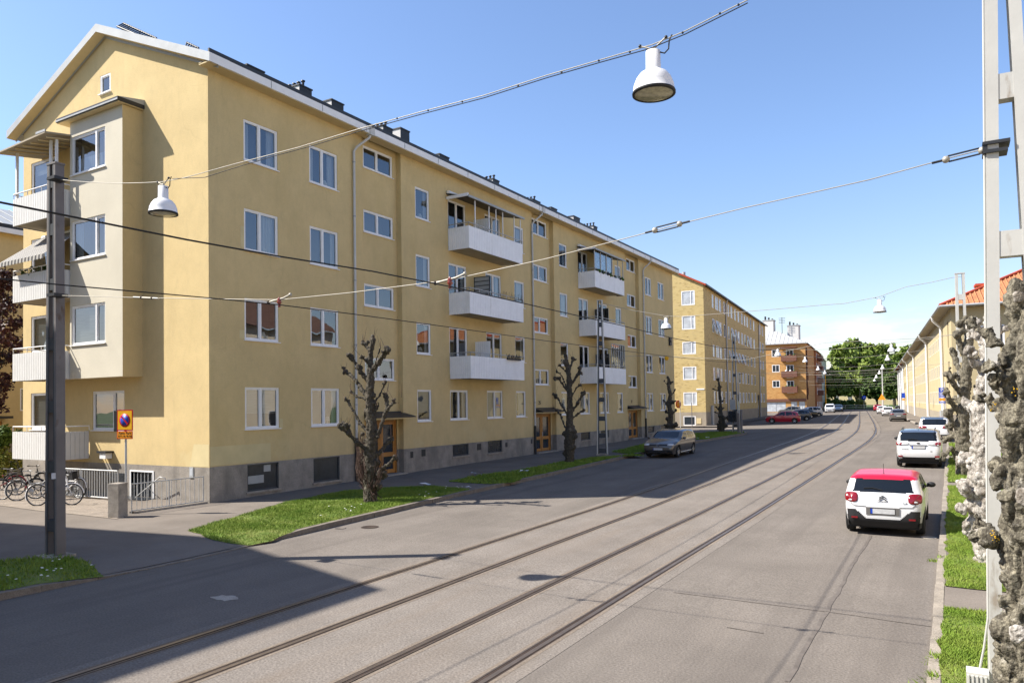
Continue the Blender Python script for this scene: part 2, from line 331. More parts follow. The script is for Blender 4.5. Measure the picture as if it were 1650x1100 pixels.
def window(par, o, U, V, N, h, mull=(.5,), rng=random, style=None, deep=True, open_sash=None, fr=.055, name='window', paneK='pane', sill=True, transom=()):
    """frame mesh (the window itself) with pane, curtain, room and sill as its pieces"""
    o, U, V, N = [np.array(q, float) for q in (o, U, V, N)]
    u0, u1, v0, v1 = h[:4]; w = u1-u0
    mb = MB(); d0, d1 = -.10, -.028
    B = lambda m, a, b, c, d, e, g, k='white': m.box((a, c, e), (b, d, g), k, o, U, V, N)
    B(mb, u0, u1, v1-fr, v1, d0, d1); B(mb, u0, u1, v0, v0+fr, d0, d1)
    B(mb, u0, u0+fr, v0+fr, v1-fr, d0, d1); B(mb, u1-fr, u1, v0+fr, v1-fr, d0, d1)
    edges = [u0+fr] + [u0+w*q for q in mull] + [u1-fr]
    for q in mull: B(mb, u0+w*q-.035, u0+w*q+.035, v0+fr, v1-fr, d0, d1+.006)
    for q in transom: B(mb, u0+fr, u1-fr, v0+(v1-v0)*q-.02, v0+(v1-v0)*q+.02, d0+.01, d1-.004)
    sa = .035
    for a, b in zip(edges, edges[1:]):
        a += .035 if a != edges[0] else 0; b -= .035 if b != edges[-1] else 0
        for e in ((a, a+sa, v0+fr, v1-fr), (b-sa, b, v0+fr, v1-fr), (a+sa, b-sa, v0+fr, v0+fr+sa), (a+sa, b-sa, v1-fr-sa, v1-fr)): B(mb, *e, d0+.006, d1-.016)
    f = mb.build(name, par)
    p = MB(); P = lambda u, v, d: o + U*u + V*v + N*d
    flip = np.dot(np.cross(U, V), N) < 0
    def q(m, pts, k): m.poly(pts[::-1] if flip else pts, k)
    q(p, [P(u0+fr, v0+fr, -.075), P(u1-fr, v0+fr, -.075), P(u1-fr, v1-fr, -.075), P(u0+fr, v1-fr, -.075)], paneK); p.build('pane', f)
    if sill:
        s = MB(); B(s, u0-.04, u1+.05, v0-.03, v0-.002, -.09, .055); s.build('sill', f)
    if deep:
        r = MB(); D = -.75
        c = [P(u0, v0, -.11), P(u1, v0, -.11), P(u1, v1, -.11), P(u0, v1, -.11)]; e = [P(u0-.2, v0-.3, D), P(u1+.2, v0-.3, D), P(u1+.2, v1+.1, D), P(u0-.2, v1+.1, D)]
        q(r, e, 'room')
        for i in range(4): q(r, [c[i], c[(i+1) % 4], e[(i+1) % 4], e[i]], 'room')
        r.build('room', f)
        st = style if style is not None else rng.choice(['sheer', 'sides', 'sides', 'half', 'blind', 'none', 'lamp'])
        cb = MB()
        def cloth(a, b, c, d, depth, k='curtain', amp=.02, per=.13):
            n = max(2, int((b-a)/.035))
            for i in range(n):
                x0, x1 = a+(b-a)*i/n, a+(b-a)*(i+1)/n
                g0, g1 = depth+amp*math.sin(x0/per*6.28), depth+amp*math.sin(x1/per*6.28)
                q(cb, [P(x0, c, g0), P(x1, c, g1), P(x1, d, g1), P(x0, d, g0)], k)
        if st == 'sheer': cloth(u0+w*.5, u1, v0, v1, -.2)
        elif st in ('sides', 'lamp'):
            t = rng.uniform(.14, .26); cloth(u0, u0+w*t, v0, v1, -.2); cloth(u1-w*t, u1, v0, v1, -.2)
        elif st == 'half': cloth(u0, u1, v0, v0+(v1-v0)*.45, -.2, amp=.012)
        elif st == 'blind': cloth(u0, u1, v1-(v1-v0)*rng.uniform(.3, .95), v1, -.16, 'blind', 0)
        elif st == 'full': cloth(u0, u1, v0, v1, -.16, 'blind', 0)
        if st in ('lamp', 'sheer') or rng.random() < .25:
            x = u0+w*rng.uniform(.55, .8)
            cb.lathe(P(x, v0+.18, -.3), [(.02, -.15), (.02, 0), (.14, 0), (.07, .17)], 'lampw', 10, (U, N, V))
        if cb.f: cb.build('curtain', f)
    return f
def leaves(name, clumps, size, n, k, rng, parent=None, flat=.7, extra=None):
    """many leaf-sized quads spread through clumps (centre, radius) of a crown"""
    nr = np.random.RandomState(rng.randrange(1 << 30)); V = []; w = np.array([c[1]**2 for c in clumps]); w = w/w.sum()
    cnt = nr.multinomial(n, w)
    for (c, r), q in zip(clumps, cnt):
        if q == 0: continue
        d = nr.normal(size=(q, 3)); d /= np.linalg.norm(d, axis=1)[:, None]
        rad = r*(.55+.45*nr.rand(q)**.5)*(1+.18*nr.normal(size=q))
        p = np.array(c) + d*rad[:, None]*np.array([1, 1, .85])
        nrm = d*.6 + nr.normal(size=(q, 3))*flat; nrm /= np.linalg.norm(nrm, axis=1)[:, None]
        a = np.cross(nrm, nr.normal(size=(q, 3))); a /= np.linalg.norm(a, axis=1)[:, None]; b = np.cross(nrm, a)
        s = size*(.6+.8*nr.rand(q))[:, None]
        V.append(np.stack([p-a*s, p-b*s*.6, p+a*s, p+b*s*.6], 1))
    V = np.concatenate(V).reshape(-1, 3); nq = len(V)//4
    me = bpy.data.meshes.new(name); me.vertices.add(len(V)); me.vertices.foreach_set('co', V.astype(np.float32).ravel())
    me.loops.add(nq*4); me.loops.foreach_set('vertex_index', np.arange(nq*4, dtype=np.int32)); me.polygons.add(nq)
    me.polygons.foreach_set('loop_start', np.arange(0, nq*4, 4, dtype=np.int32)); me.update(calc_edges=True)
    me.materials.append(M[k]); o = bpy.data.objects.new(name, me); COL.objects.link(o)
    if parent is not None: o.parent = parent; o.matrix_parent_inverse = parent_inv(parent)
    return o
# ---------------------------------------------------------------- ground, road, track, pavements
def sheet(name, xs, ys, zf, k, cond=None):
    mb = MB(); idx = {}
    for j, y in enumerate(ys):
        for i, x in enumerate(xs):
            idx[i, j] = len(mb.v); mb.v.append((x, y, zf(x, y)))
    ki = mb.mi(k)
    for j in range(len(ys)-1):
        for i in range(len(xs)-1):
            if cond and not cond((xs[i]+xs[i+1])/2, (ys[j]+ys[j+1])/2): continue
            mb.f.append((idx[i, j], idx[i+1, j], idx[i+1, j+1], idx[i, j+1])); mb.m.append(ki); mb.sf.append(True)
    return struct(mb.build(name))
def fr(a, b, s):
    n = max(1, int(round((b-a)/s))); return [a+(b-a)*i/n for i in range(n+1)]
YS = sorted(set(fr(-40, 8, 3)+fr(8, 72, 1)+fr(72, 340, 8)))
sheet('road', sorted(set(fr(-75, -24, 6)+fr(-24, -13, 1)+fr(-13, 2, 1)+fr(2, 45, 5))), YS, gz, 'asphalt')
mb = MB(); mb.poly([(-1500, -900, -.3), (1500, -900, -.3), (1500, 2500, -.3), (-1500, 2500, -.3)], 'lawn'); struct(mb.build('ground'))
# centre line of the right-hand track; the left-hand one runs 3 m to its left
TR = [(-30, -5.34), (-10, -5.36), (5, -5.37), (12, -5.40), (25, -5.33), (36, -5.20), (45, -5.14), (52, -5.24), (58, -5.50), (66, -6.0), (75, -6.75), (90, -8.13), (120, -11.05), (151, -14.05), (200, -18.8), (260, -24.6)]
def cr(pts, n=10):
    out = []
    for i in range(len(pts)-1):
        p0, p1, p2, p3 = [np.array(pts[min(max(j, 0), len(pts)-1)], float) for j in (i-1, i, i+1, i+2)]
        for k in range(n):
            t = k/n; out.append(.5*((2*p1)+(-p0+p2)*t+(2*p0-5*p1+4*p2-p3)*t*t+(-p0+3*p1-3*p2+p3)*t**3))
    out.append(np.array(pts[-1], float)); return out
TC = [np.array([p[1], p[0]]) for p in cr(TR, 12)]
def offs(path, d):
    o = []
    for i, p in enumerate(path):
        t = path[min(i+1, len(path)-1)]-path[max(i-1, 0)]; t = t/np.linalg.norm(t); o.append(p + np.array([t[1], -t[0]])*d)
    return o
def ribbon(mb, path, a, b, dz, k, dz2=None):
    A, B = offs(path, a), offs(path, b); dz2 = dz if dz2 is None else dz2
    for i in range(len(A)-1):
        g = lambda p, z: (p[0], p[1], gz(*p)+z)
        mb.poly([g(A[i], dz), g(B[i], dz2), g(B[i+1], dz2), g(A[i+1], dz)], k)
mb = MB(); ribbon(mb, TC, -4.0, 1.05, .004, 'track'); struct(mb.build('tram_track_bed'))
for off, sgn, lab in ((-3.69, -1, 'steel tram rail nearest the yellow apartment house, outermost on the left'), (-2.31, 1, 'inner steel tram rail of the track nearer the yellow apartment house'),
                      (-.69, -1, 'inner steel tram rail of the track nearer the parked white cars'), (.69, 1, 'outer steel tram rail nearest the parked white cars')):
    mb = MB(); ribbon(mb, TC, off-.15, off+.15, .006, 'rustband'); struct(mb.build('rust_stain'))
    mb = MB(); g = -sgn
    ribbon(mb, TC, off-.085, off+.085, .009, 'rust')
    a, b = sorted((off+g*.005, off+g*-.06)); ribbon(mb, TC, a, b, .014, 'steel')
    a, b = sorted((off+g*.055, off+g*.075)); ribbon(mb, TC, a, b, .013, 'steel')
    tag(mb.build('tram_rail'), lab, 'tram rail', 'tram rails in the street')
# seams, a painted shadow line, patches and covers in the asphalt
def seam(pts, w, name, k='tar'):
    P3 = [gnd(*p) for p in pts]; path = [np.array(p[:2]) for p in P3]; rr = random.Random(len(pts)); fine = []
    for a, b in zip(path, path[1:]):
        n = max(2, int(np.linalg.norm(b-a)/.35))
        for i in range(n): fine.append(a+(b-a)*i/n+np.array([rr.gauss(0, w*.18), rr.gauss(0, w*.18)]))
    fine.append(path[-1]); mb = MB(); ribbon(mb, fine, -w/2, w/2, .006, k); struct(mb.build(name))
seam([(1404, 862), (1370, 915), (1333, 985), (1300, 1040), (1268, 1098)], .055, 'tar_and_shadow_line')
seam([(1085, 954), (1190, 967), (1330, 985), (1500, 1009)], .025, 'tar_and_shadow_line')  # cast shadow painted across the road, drawn the way seams are
seam([(1170, 1010), (1230, 1020)], .03, 'tar_and_shadow_line')
seam([(1405, 690), (1416, 704), (1380, 722)], .05, 'tar_and_shadow_line')
seam([(300, 868), (215, 880), (150, 905), (255, 922)], .03, 'tar_and_shadow_line')
def cover(x, y, r, lab, k='rust'):
    p = gnd(x, y); mb = MB(); mb.lathe((p[0], p[1], p[2]+.004), [(r*1.15, 0), (r*1.12, .008), (r, .009), (r*.96, .004), (.001, .004)], k, 20); tag(mb.build('drain_cover'), lab, 'drain cover')
cover(596, 849, .20, 'dark round drain cover in the road beside the left kerb')
cover(548, 851, .13, 'small dark cap in the road by the left kerb, left of the larger drain cover', 'tar')
cover(1497, 866, .14, 'round drain cover at the right kerb in the shadow of the red-roofed car', 'concrete')
# left pavement with its dropped kerb, kerb stones and verges
KL = [(-30, -13.72), (5, -13.78), (10, -13.76), (12.5, -13.84), (15, -13.98), (17, -14.12), (20.7, -14.36), (28, -14.36), (38, -14.33), (47, -14.1), (52, -13.8), (57, -13.6)]
kx = lambda y: float(np.interp(y, [k[0] for k in KL], [k[1] for k in KL]))
def drop(y): return float(np.interp(y, [6.8, 8.3, 11.6, 13.2], [1, .12, .12, 1]))
def wz(x, y):
    k = kx(y); t = min(max((k-x)/1.6, 0), 1)
    return gz(x, y) + .115*(drop(y)*(1-t)+t) + .005
mb = MB(); ys = fr(-30, 9, 1)+fr(9.4, 57, .6)
for y0, y1 in zip(ys, ys[1:]):
    xs0 = [kx(y0)-.14-q for q in (0, .4, .9, 1.6, 2.5, 4, 6, 9, 14, 22, 34)]; xs1 = [kx(y1)-.14-q for q in (0, .4, .9, 1.6, 2.5, 4, 6, 9, 14, 22, 34)]
    for i in range(10): mb.poly([(xs0[i+1], y0, wz(xs0[i+1], y0)), (xs0[i], y0, wz(xs0[i], y0)), (xs1[i], y1, wz(xs1[i], y1)), (xs1[i+1], y1, wz(xs1[i+1], y1))], 'walk', True)
# rounded corner of the pavement at the side street
arc = [(-13.6, 57), (-13.75, 59), (-14.5, 61.2), (-16.2, 62.8), (-19, 63.6), (-23, 63.8), (-48, 63.8)]
for a, b in zip(arc, arc[1:]): mb.poly([(a[0]-.14, a[1], wz(*a)), (b[0]-.1, b[1]-.1, wz(*b)), (b[0]-.1, 57, wz(b[0]-.1, 57)), (a[0]-.14, 57, wz(a[0]-.14, 57))], 'walk')
struct(mb.build('sidewalk'))
mb = MB()
def kerbseg(p, q, h0, h1, w, k='granite'):
    p, q = np.array(p, float), np.array(q, float); t = (q-p)/np.linalg.norm(q-p); n = np.array([-t[1], t[0]])*w; q = q - t*.012
    z = lambda a: gz(*a)
    a, b, c, d = p, q, q+n, p+n
    vs = [(*a, z(p)-.1), (*b, z(q)-.1), (*c, z(q)-.1), (*d, z(p)-.1), (*a, z(p)+h0), (*b, z(q)+h1), (*c, z(q)+h1), (*d, z(p)+h0)]
    mb.raw(vs, [(0, 1, 5, 4), (1, 2, 6, 5), (2, 3, 7, 6), (3, 0, 4, 7), (4, 5, 6, 7)], k)
rk = random.Random(4)
ys = fr(-30, 57, 1.0)
for a, b in zip(ys, ys[1:]):
    j = rk.uniform(-.012, .012); kerbseg((kx(a)+j, a), (kx(b)+j, b), .13*drop(a), .13*drop(b), .15)
for a, b in zip(arc, arc[1:-1]): kerbseg(a, b, .12, .12, .15)
struct(mb.build('kerb'))
# right verge, kerb and pavement
def kr(y): return -.31 if y < 52 else -.31-.09*(y-52)
mb = MB()
for a, b in zip(fr(-10, 52, 1.), fr(-10, 52, 1.)[1:]):
    j = rk.uniform(-.008, .008); kerbseg((kr(a)+.13+j, a), (kr(b)+.13+j, b), .085, .085, .13, 'kerbr')
for a, b in zip(fr(52, 210, 4), fr(52, 210, 4)[1:]): kerbseg((kr(a)+.2, a), (kr(b)+.2, b), .1, .1, .2, 'concrete')
struct(mb.build('kerb'))
mb = MB(); ys = fr(-10, 52, 2)+fr(56, 212, 4)
for y0, y1 in zip(ys, ys[1:]):
    for a, b in ((.13, 3), (3, 30)):
        mb.poly([(kr(y0)+a, y0, gz(0, y0)+.08), (kr(y0)+b, y0, gz(0, y0)+.08), (kr(y1)+b, y1, gz(0, y1)+.08), (kr(y1)+a, y1, gz(0, y1)+.08)], 'walk')
struct(mb.build('sidewalk'))
# pavement in front of the brick house beyond the side street
BA = math.radians(4.6389); BD = np.array([-math.sin(BA), math.cos(BA)]); BN = np.array([math.cos(BA), math.sin(BA)])
BC = np.array([-22.59, 78.54])
def bl(s, t): return BC + BD*s + BN*t
mb = MB()
for s0, s1 in zip(fr(-3.2, 85, 4), fr(-3.2, 85, 4)[1:]):
    p = [bl(s0, -16), bl(s0, 3.4), bl(s1, 3.4), bl(s1, -16)]
    if s0 > 5: p = [bl(s0, -2), bl(s0, 2.0), bl(s1, 2.0), bl(s1, -2)]
    mb.poly([(*q, gz(*q)+.1) for q in p], 'walk')
struct(mb.build('sidewalk'))
# gravel bay where the bicycles stand
mb = MB(); P = [gnd(x, y, .13) for x, y in ((-160, 846), (0, 814), (60, 822), (120, 828), (190, 836), (176, 806), (20, 783), (-160, 783))]
mb.poly([(p[0], p[1], wz(p[0], p[1])+.012) for p in P], 'gravel'); struct(mb.build('gravel_bay'))
# verges: turf sheet plus blades of grass
def inpoly(px, py, poly):
    c = np.zeros(len(px), bool); n = len(poly)
    for i in range(n):
        x0, y0 = poly[i]; x1, y1 = poly[(i+1) % n]
        m = ((y0 > py) != (y1 > py)) & (px < (x1-x0)*(py-y0)/(y1-y0+1e-12)+x0); c ^= m
    return c
def verge(poly, zf, dens, h, seed):
    poly = [tuple(p[:2]) for p in poly]; rr = np.random.RandomState(seed)
    fine = []
    for a, b in zip(poly, poly[1:]+poly[:1]):
        a, b = np.array(a), np.array(b); n = max(1, int(np.linalg.norm(b-a)/.35))
        for i in range(n): fine.append(a+(b-a)*i/n + (rr.normal(size=2)*.035 if i else 0))
    bm = bmesh.new(); vs = [bm.verts.new((p[0], p[1], 0)) for p in fine]
    f = bm.faces.new(vs); bmesh.ops.triangulate(bm, faces=[f]); bm.normal_update()
    for q in bm.faces:
        if q.normal.z < 0: q.normal_flip()
    for v in bm.verts: v.co.z = zf(v.co.x, v.co.y)+.012
    me = bpy.data.meshes.new('turf'); bm.to_mesh(me); bm.free(); me.materials.append(M['turf'])
    o = bpy.data.objects.new('turf', me); COL.objects.link(o); struct(o)
    P = np.array(fine); lo, hi = P.min(0), P.max(0); n = int(dens*(hi[0]-lo[0])*(hi[1]-lo[1]))
    x = lo[0]+(hi[0]-lo[0])*rr.rand(n); y = lo[1]+(hi[1]-lo[1])*rr.rand(n); m = inpoly(x, y, [tuple(p) for p in fine])
    # thin, trodden places
    th = np.array([noise.noise((a*.9, b*.9, seed)) for a, b in zip(x[m], y[m])]) if m.sum() else np.zeros(0)
    x, y = x[m], y[m]; keep = th+rr.normal(size=len(x))*.25 > -.45; x, y, th = x[keep], y[keep], th[keep]; n = len(x)
    z = np.array([zf(a, b) for a, b in zip(x, y)])+.01; hh = h*(.5+.7*rr.rand(n))*(1+.5*th); an = rr.rand(n)*2*PI; w = .0045+.0045*rr.rand(n)
    w *= 1 if dens > 1500 else (1.7 if dens > 650 else 3.)
    le = rr.normal(size=(n, 2))*.5*hh[:, None]
    B = np.stack([x, y, z], 1); d = np.stack([np.cos(an)*w, np.sin(an)*w, 0*w], 1); T = B+np.concatenate([le, hh[:, None]], 1)
    V = np.stack([B-d, B+d, T], 1).reshape(-1, 3); me = bpy.data.meshes.new('grass'); me.vertices.add(n*3); me.vertices.foreach_set('co', V.astype(np.float32).ravel())
    me.loops.add(n*3); me.loops.foreach_set('vertex_index', np.arange(n*3, dtype=np.int32)); me.polygons.add(n); me.polygons.foreach_set('loop_start', np.arange(0, n*3, 3, dtype=np.int32)); me.update(calc_edges=True)
    me.materials.append(M['grass']); o = bpy.data.objects.new('grass', me); COL.objects.link(o); return o
GR = []
def vl(px): return [gnd(x, y, .12) for x, y in px]
def kside(p, y0, y1, step=1.2): return [(kx(y)-.16, y) for y in fr(y0, y1, step)]
v1 = [(kx(y)-.16, y) for y in fr(-6, 7.0, 1.3)] + [tuple(p[:2]) for p in vl([(168, 922), (150, 908), (110, 900), (60, 898), (0, 905)])] + [(-17.6, 3), (-17.4, -6)]
GR.append(tag(verge(v1, wz, 700, .085, 1), 'shaded grass verge around the foot of the dark lattice pole', 'grass', kind='stuff'))
v2 = [tuple(p[:2]) for p in vl([(302, 855), (345, 868), (400, 872), (440, 866)])] + kside(0, 13.1, 21.0) + [tuple(p[:2]) for p in vl([(757, 789), (700, 783), (620, 786), (560, 790), (450, 812), (360, 838)])]
GR.append(tag(verge(v2, wz, 1700, .058, 2), 'sunlit grass verge around the knobbly lime with the bushy foot', 'grass', kind='stuff'))
v3 = [tuple(p[:2]) for p in vl([(722, 776), (790, 780), (830, 777)])] + kside(0, 25.2, 36.8, 1.5) + [tuple(p[:2]) for p in vl([(1038, 735), (1000, 735), (960, 737), (905, 745), (840, 757), (780, 765)])]
GR.append(tag(verge(v3, wz, 500, .09, 3), 'shaded grass verge around the slim dark lime and the second lattice pole', 'grass', kind='stuff'))
v4 = [tuple(p[:2]) for p in vl([(985, 728), (1010, 731), (1040, 728)])] + [(-14.5, 42), (-14.4, 46)] + [tuple(p[:2]) for p in vl([(1100, 708), (1060, 710), (1020, 720)])]
GR.append(tag(verge(v4, wz, 300, .09, 4), 'shaded grass strip behind the parked grey hatchback', 'grass', kind='stuff'))
v5 = [(kx(y)-.16, y) for y in fr(49, 57, 2)] + [(-13.9, 58.6), (-14.8, 60.8), (-16.6, 61.6), (-17.8, 59), (-17.6, 54), (-16.6, 49.5)]
GR.append(tag(verge(v5, wz, 250, .1, 5), 'grass island at the corner of the side street', 'grass', kind='stuff'))
zr = lambda x, y: gz(0, y)+.085
GR.append(tag(verge([(kr(0)+.13, -2), (1.9, -2), (1.9, 12.5), (kr(0)+.13, 12.5)], zr, 4600, .04, 6), 'bright grass verge on the right, nearest the viewer', 'grass', kind='stuff'))
GR.append(tag(verge([(kr(0)+.13, 13.9), (2.1, 13.8), (2.1, 28.2), (kr(0)+.13, 28.2)], zr, 2600, .045, 7), 'bright grass verge around the foot of the bleached lime', 'grass', kind='stuff'))
GR.append(tag(verge([(kr(0)+.13, 29.2), (2.1, 29.2), (2.1, 38.5), (kr(0)+.13, 38.5)], zr, 700, .09, 8), 'grass verge on the right between two short footpaths', 'grass', kind='stuff'))
GR.append(tag(verge([(kr(0)+.13, 39.5), (2.3, 39.5), (2.3, 48), (kr(0)+.13, 48)], zr, 400, .1, 9), 'far grass verge on the right beside the white suburban cars', 'grass', kind='stuff'))
# grass tufts spilling over the right kerb
for i, (y, x) in enumerate(((16.3, -.34), (9.45, -.28), (10.15, -.22))):
    rr = random.Random(i); mb = MB()
    for k in range(110):
        a = rr.uniform(0, 6.28); q = abs(rr.gauss(0, .085)); p = np.array([x+math.cos(a)*q*1.1, y+math.sin(a)*q, gz(0, y)+(.0 if x+math.cos(a)*q*1.1 < -.31 else .085)])
        d = np.array([rr.gauss(0, .005), rr.gauss(0, .005), 0]); mb.poly([p-d, p+d, p+np.array([rr.gauss(-.02, .03), rr.gauss(0, .03), rr.uniform(.02, .075)])], 'grass')
    tag(mb.build('grass_tuft'), ['dark grass tuft spilling over the right kerb by the bleached lime', 'grass tuft on the right kerb nearest the viewer', 'small grass tuft on the right kerb just beyond the nearest one'][i], 'grass tuft')
p = gnd(362, 963); rr_ = random.Random(7); mb = MB(); mb.poly([(p[0]+math.cos(q)*.34*rr_.uniform(.5, 1.1), p[1]+math.sin(q)*.22*rr_.uniform(.5, 1.1), p[2]+.005) for q in np.linspace(0, 6.0, 15)], 'concrete'); struct(mb.build('pale_stain'))
# daisies, one object per verge (nobody could count them)
for pts, n, sp, lab in (([(70, 915), (55, 925), (85, 920), (40, 935), (120, 925)], 18, .3, 'white daisies in the grass round the dark lattice pole'), ([(757, 786), (700, 800), (560, 825), (620, 835), (745, 788)], 34, .5, 'white daisies at the far end of the sunlit verge')):
    rr = random.Random(n); mb = MB()
    for k in range(n):
        p = gnd(*rr.choice(pts), .13)+np.array([rr.gauss(0, sp), rr.gauss(0, sp), 0])
        if p[0] > kx(p[1])-.3 or not (inpoly(p[:1], p[1:2], v1)[0] or inpoly(p[:1], p[1:2], v2)[0]): continue
        z = wz(p[0], p[1])+.09
        mb.lathe((p[0], p[1], z), [(.001, .012), (.022, .006), (.024, 0)], 'flower', 6); mb.tube([(p[0], p[1], z), (p[0], p[1], z-.08)], .003, 'grass', 3)
    tag(mb.build('daisies'), lab, 'daisies', kind='stuff')
for i, (x, y, s, lab) in enumerate(((845, 761, .24, 'crumpled white paper on the shaded verge left of the slim dark lime'), (766, 765, .22, 'flat white paper scrap on the pavement edge of the shaded verge'), (685, 783, .25, 'flat white paper scrap at the back edge of the sunlit verge'),
        (755, 787, .13, 'small white paper scrap at the near tip of the shaded verge'), (1140, 706, .18, 'white paper scrap on the grass island beyond the grey hatchback'), (1125, 707, .12, 'smaller white paper scrap on the grass island'), (410, 890, .05, 'tiny white scrap'))[:6]):
    p = gnd(x, y, .13); rr = random.Random(i+9); mb = MB(); z = wz(p[0], p[1]) if x < 1100 or True else p[2]; z += .06
    g = [[(p[0]+(a-1.5)*s*.5*rr.uniform(.8, 1.2), p[1]+(b-1)*s*.45*rr.uniform(.8, 1.2), z+rr.uniform(0, s*.35)) for a in range(4)] for b in range(3)]
    for b in range(2):
        for a in range(3): mb.poly([g[b][a], g[b][a+1], g[b+1][a+1], g[b+1][a]], 'paper')
    tag(mb.build('paper_scrap'), lab, 'litter', 'litter on the verges')
# ---------------------------------------------------------------- the yellow apartment house
XF, YG, XR = -20.64, 15.6, -20.9
EZ, RZ, RX = 14.42, 16.90, -26.4
XL = -32.15
rng = random.Random(11)
apt = thing('apartment_house', 'long yellow rendered four storey apartment house with white balconies, nearest building', 'apartment house', (-26.4, 38, .1))
oF, uF, vF, nF = (XF, 0, 0), (0, 1, 0), (0, 0, 1), (1, 0, 0)
ROWS = [(2.43, 3.87), (5.48, 6.92), (8.55, 10.0), (11.65, 13.08)]
COLS = dict(A=(17.01, 18.5), B=(20.03, 21.52), C=(26.45, 27.5), D=(28.98, 30.5), E=(32.26, 33.8), F=(35.22, 36.3), G=(40.74, 41.8), H=(43.42, 44.9), I=(46.56, 48.1), J=(49.56, 50.66), K=(55.65, 57.05), L=(58.62, 60.1))
SRO = [(4.26, 5.19), (7.33, 8.28), (10.43, 11.38), (13.14, 14.08)]
RECS = [(22.93, 25.45, 23.3, 25.2), (37.32, 40.0, 37.7, 39.62), (51.5, 54.3, 52.45, 54.2)]
DOORS = [(23.3, 25.3), (37.6, 39.75), (52.3, 54.15)]
holes = {}
for c, (a, b) in COLS.items():
    for i, (p, q) in enumerate(ROWS):
        if c in 'DH' and i > 0: p -= .85       # balcony doors reach the slab
        if c in 'EI' and i > 0 : pass
        holes[c, i] = (a, b, p, q)
base = [(17.09, 18.46, .31, 1.22), (20.12, 21.5, .32, 1.22), (29.12, 30.5, .68, 1.24), (32.27, 33.67, .64, 1.27), (43.42, 44.85, .74, 1.25), (46.57, 47.95, .74, 1.25), (55.68, 57.1, .72, 1.22), (58.7, 60.1, .72, 1.22)]
mb = MB(); pl = MB()
segs = [(YG, RECS[0][0]), (RECS[0][1], RECS[1][0]), (RECS[1][1], RECS[2][0]), (RECS[2][1], 62.4)]
for a, b in segs:
    wall(mb, oF, uF, vF, nF, a, b, 1.265, EZ+.05, [h for h in holes.values() if a < h[0] < b], 'plaster', .10)
    wall(pl, (XF+.005, 0, 0), uF, vF, nF, a, b, -.4, 1.265, [h for h in base if a < h[0] < b], 'plinth', .08)
for i, (a, b, wa, wb) in enumerate(RECS):
    d = DOORS[i]
    wall(mb, (XR, 0, 0), uF, vF, nF, a, b, 1.265, EZ+.05, [(wa, wb, *r) for r in SRO]+[(d[0], d[1], -.4, 2.55)], 'plaster', .10)
    wall(pl, (XR, 0, 0), uF, vF, nF, a, b, -.4, 1.265, [(d[0], d[1], -.4, 2.55)], 'plinth', .10)
    for y, s in ((a, 1), (b, -1)):
        for z0, z1, m, k in ((1.265, EZ+.05, mb, 'plaster'), (-.4, 1.265, pl, 'plinth')):
            pts = [(XF, y, z0), (XR, y, z0), (XR, y, z1), (XF, y, z1)]; m.poly(pts if s < 0 else pts[::-1], k)
# far end, back, and the gable towards the viewer
mb.poly([(XF, 62.4, 0), (XL, 62.4, 0), (XL, 62.4, EZ-.2), (RX, 62.4, RZ), (XF, 62.4, EZ)], 'plaster')
mb.poly([(XL, 62.4, 0), (XL, YG, 0), (XL, YG, EZ-.2), (XL, 62.4, EZ-.2)], 'plaster')
oG, uG, nG = (0, YG, 0), (1, 0, 0), (0, -1, 0)
gw = [(-27.25, -25.27, 2.43, 3.85)] + [(-31.55, -29.6, *r) for r in ROWS]
wall(mb, oG, uG, vF, nG, XL, XF, 1.25, EZ-.4, gw, 'plaster', .12)
gdoor = (-24.85, -23.6, -.4, 1.0)
wall(pl, (0, YG-.005, 0), uG, vF, nG, XL, XF+.005, -.6, 1.25, [gdoor], 'plinth', .15)
rl = lambda x: EZ-.02+(RZ-EZ)*(1-abs(x-RX)/(XF-RX))
att = (-26.74, -26.1, 14.78, 15.47)
bx = [XL, att[0], RX, att[1], XF]
for a, b in zip(bx, bx[1:]):
    if att[0] <= a < att[1]:
        mb.poly([(a, YG, EZ-.4), (b, YG, EZ-.4), (b, YG, att[2]), (a, YG, att[2])], 'plaster'); mb.poly([(a, YG, att[3]), (b, YG, att[3]), (b, YG, rl(b)), (a, YG, rl(a))], 'plaster')
    else: mb.poly([(a, YG, EZ-.4), (b, YG, EZ-.4), (b, YG, rl(b)), (a, YG, rl(a))], 'plaster')
wall(mb, oG, uG, vF, nG, att[0], att[1], att[2]-.001, att[3]+.001, [att], 'plaster', .15)
# paler repairs in the render
for a, b, c, d in ((15.63, 18.1, 1.30, 1.92), (18.52, 18.66, 2.40, 2.76), (16.86, 17.0, 8.62, 9.35), (16.80, 17.0, 5.52, 5.8)): mb.box((a, c, 0), (b, d, .004), 'patch', oF, uF, vF, nF)
mb.poly([(-21.62, YG-.004, 1.27), (-20.66, YG-.004, 1.27), (-20.66, YG-.004, 2.0), (-21.42, YG-.004, 2.0)], 'patch')
wl = mb.build('wall', apt); pl.build('plinth', apt)
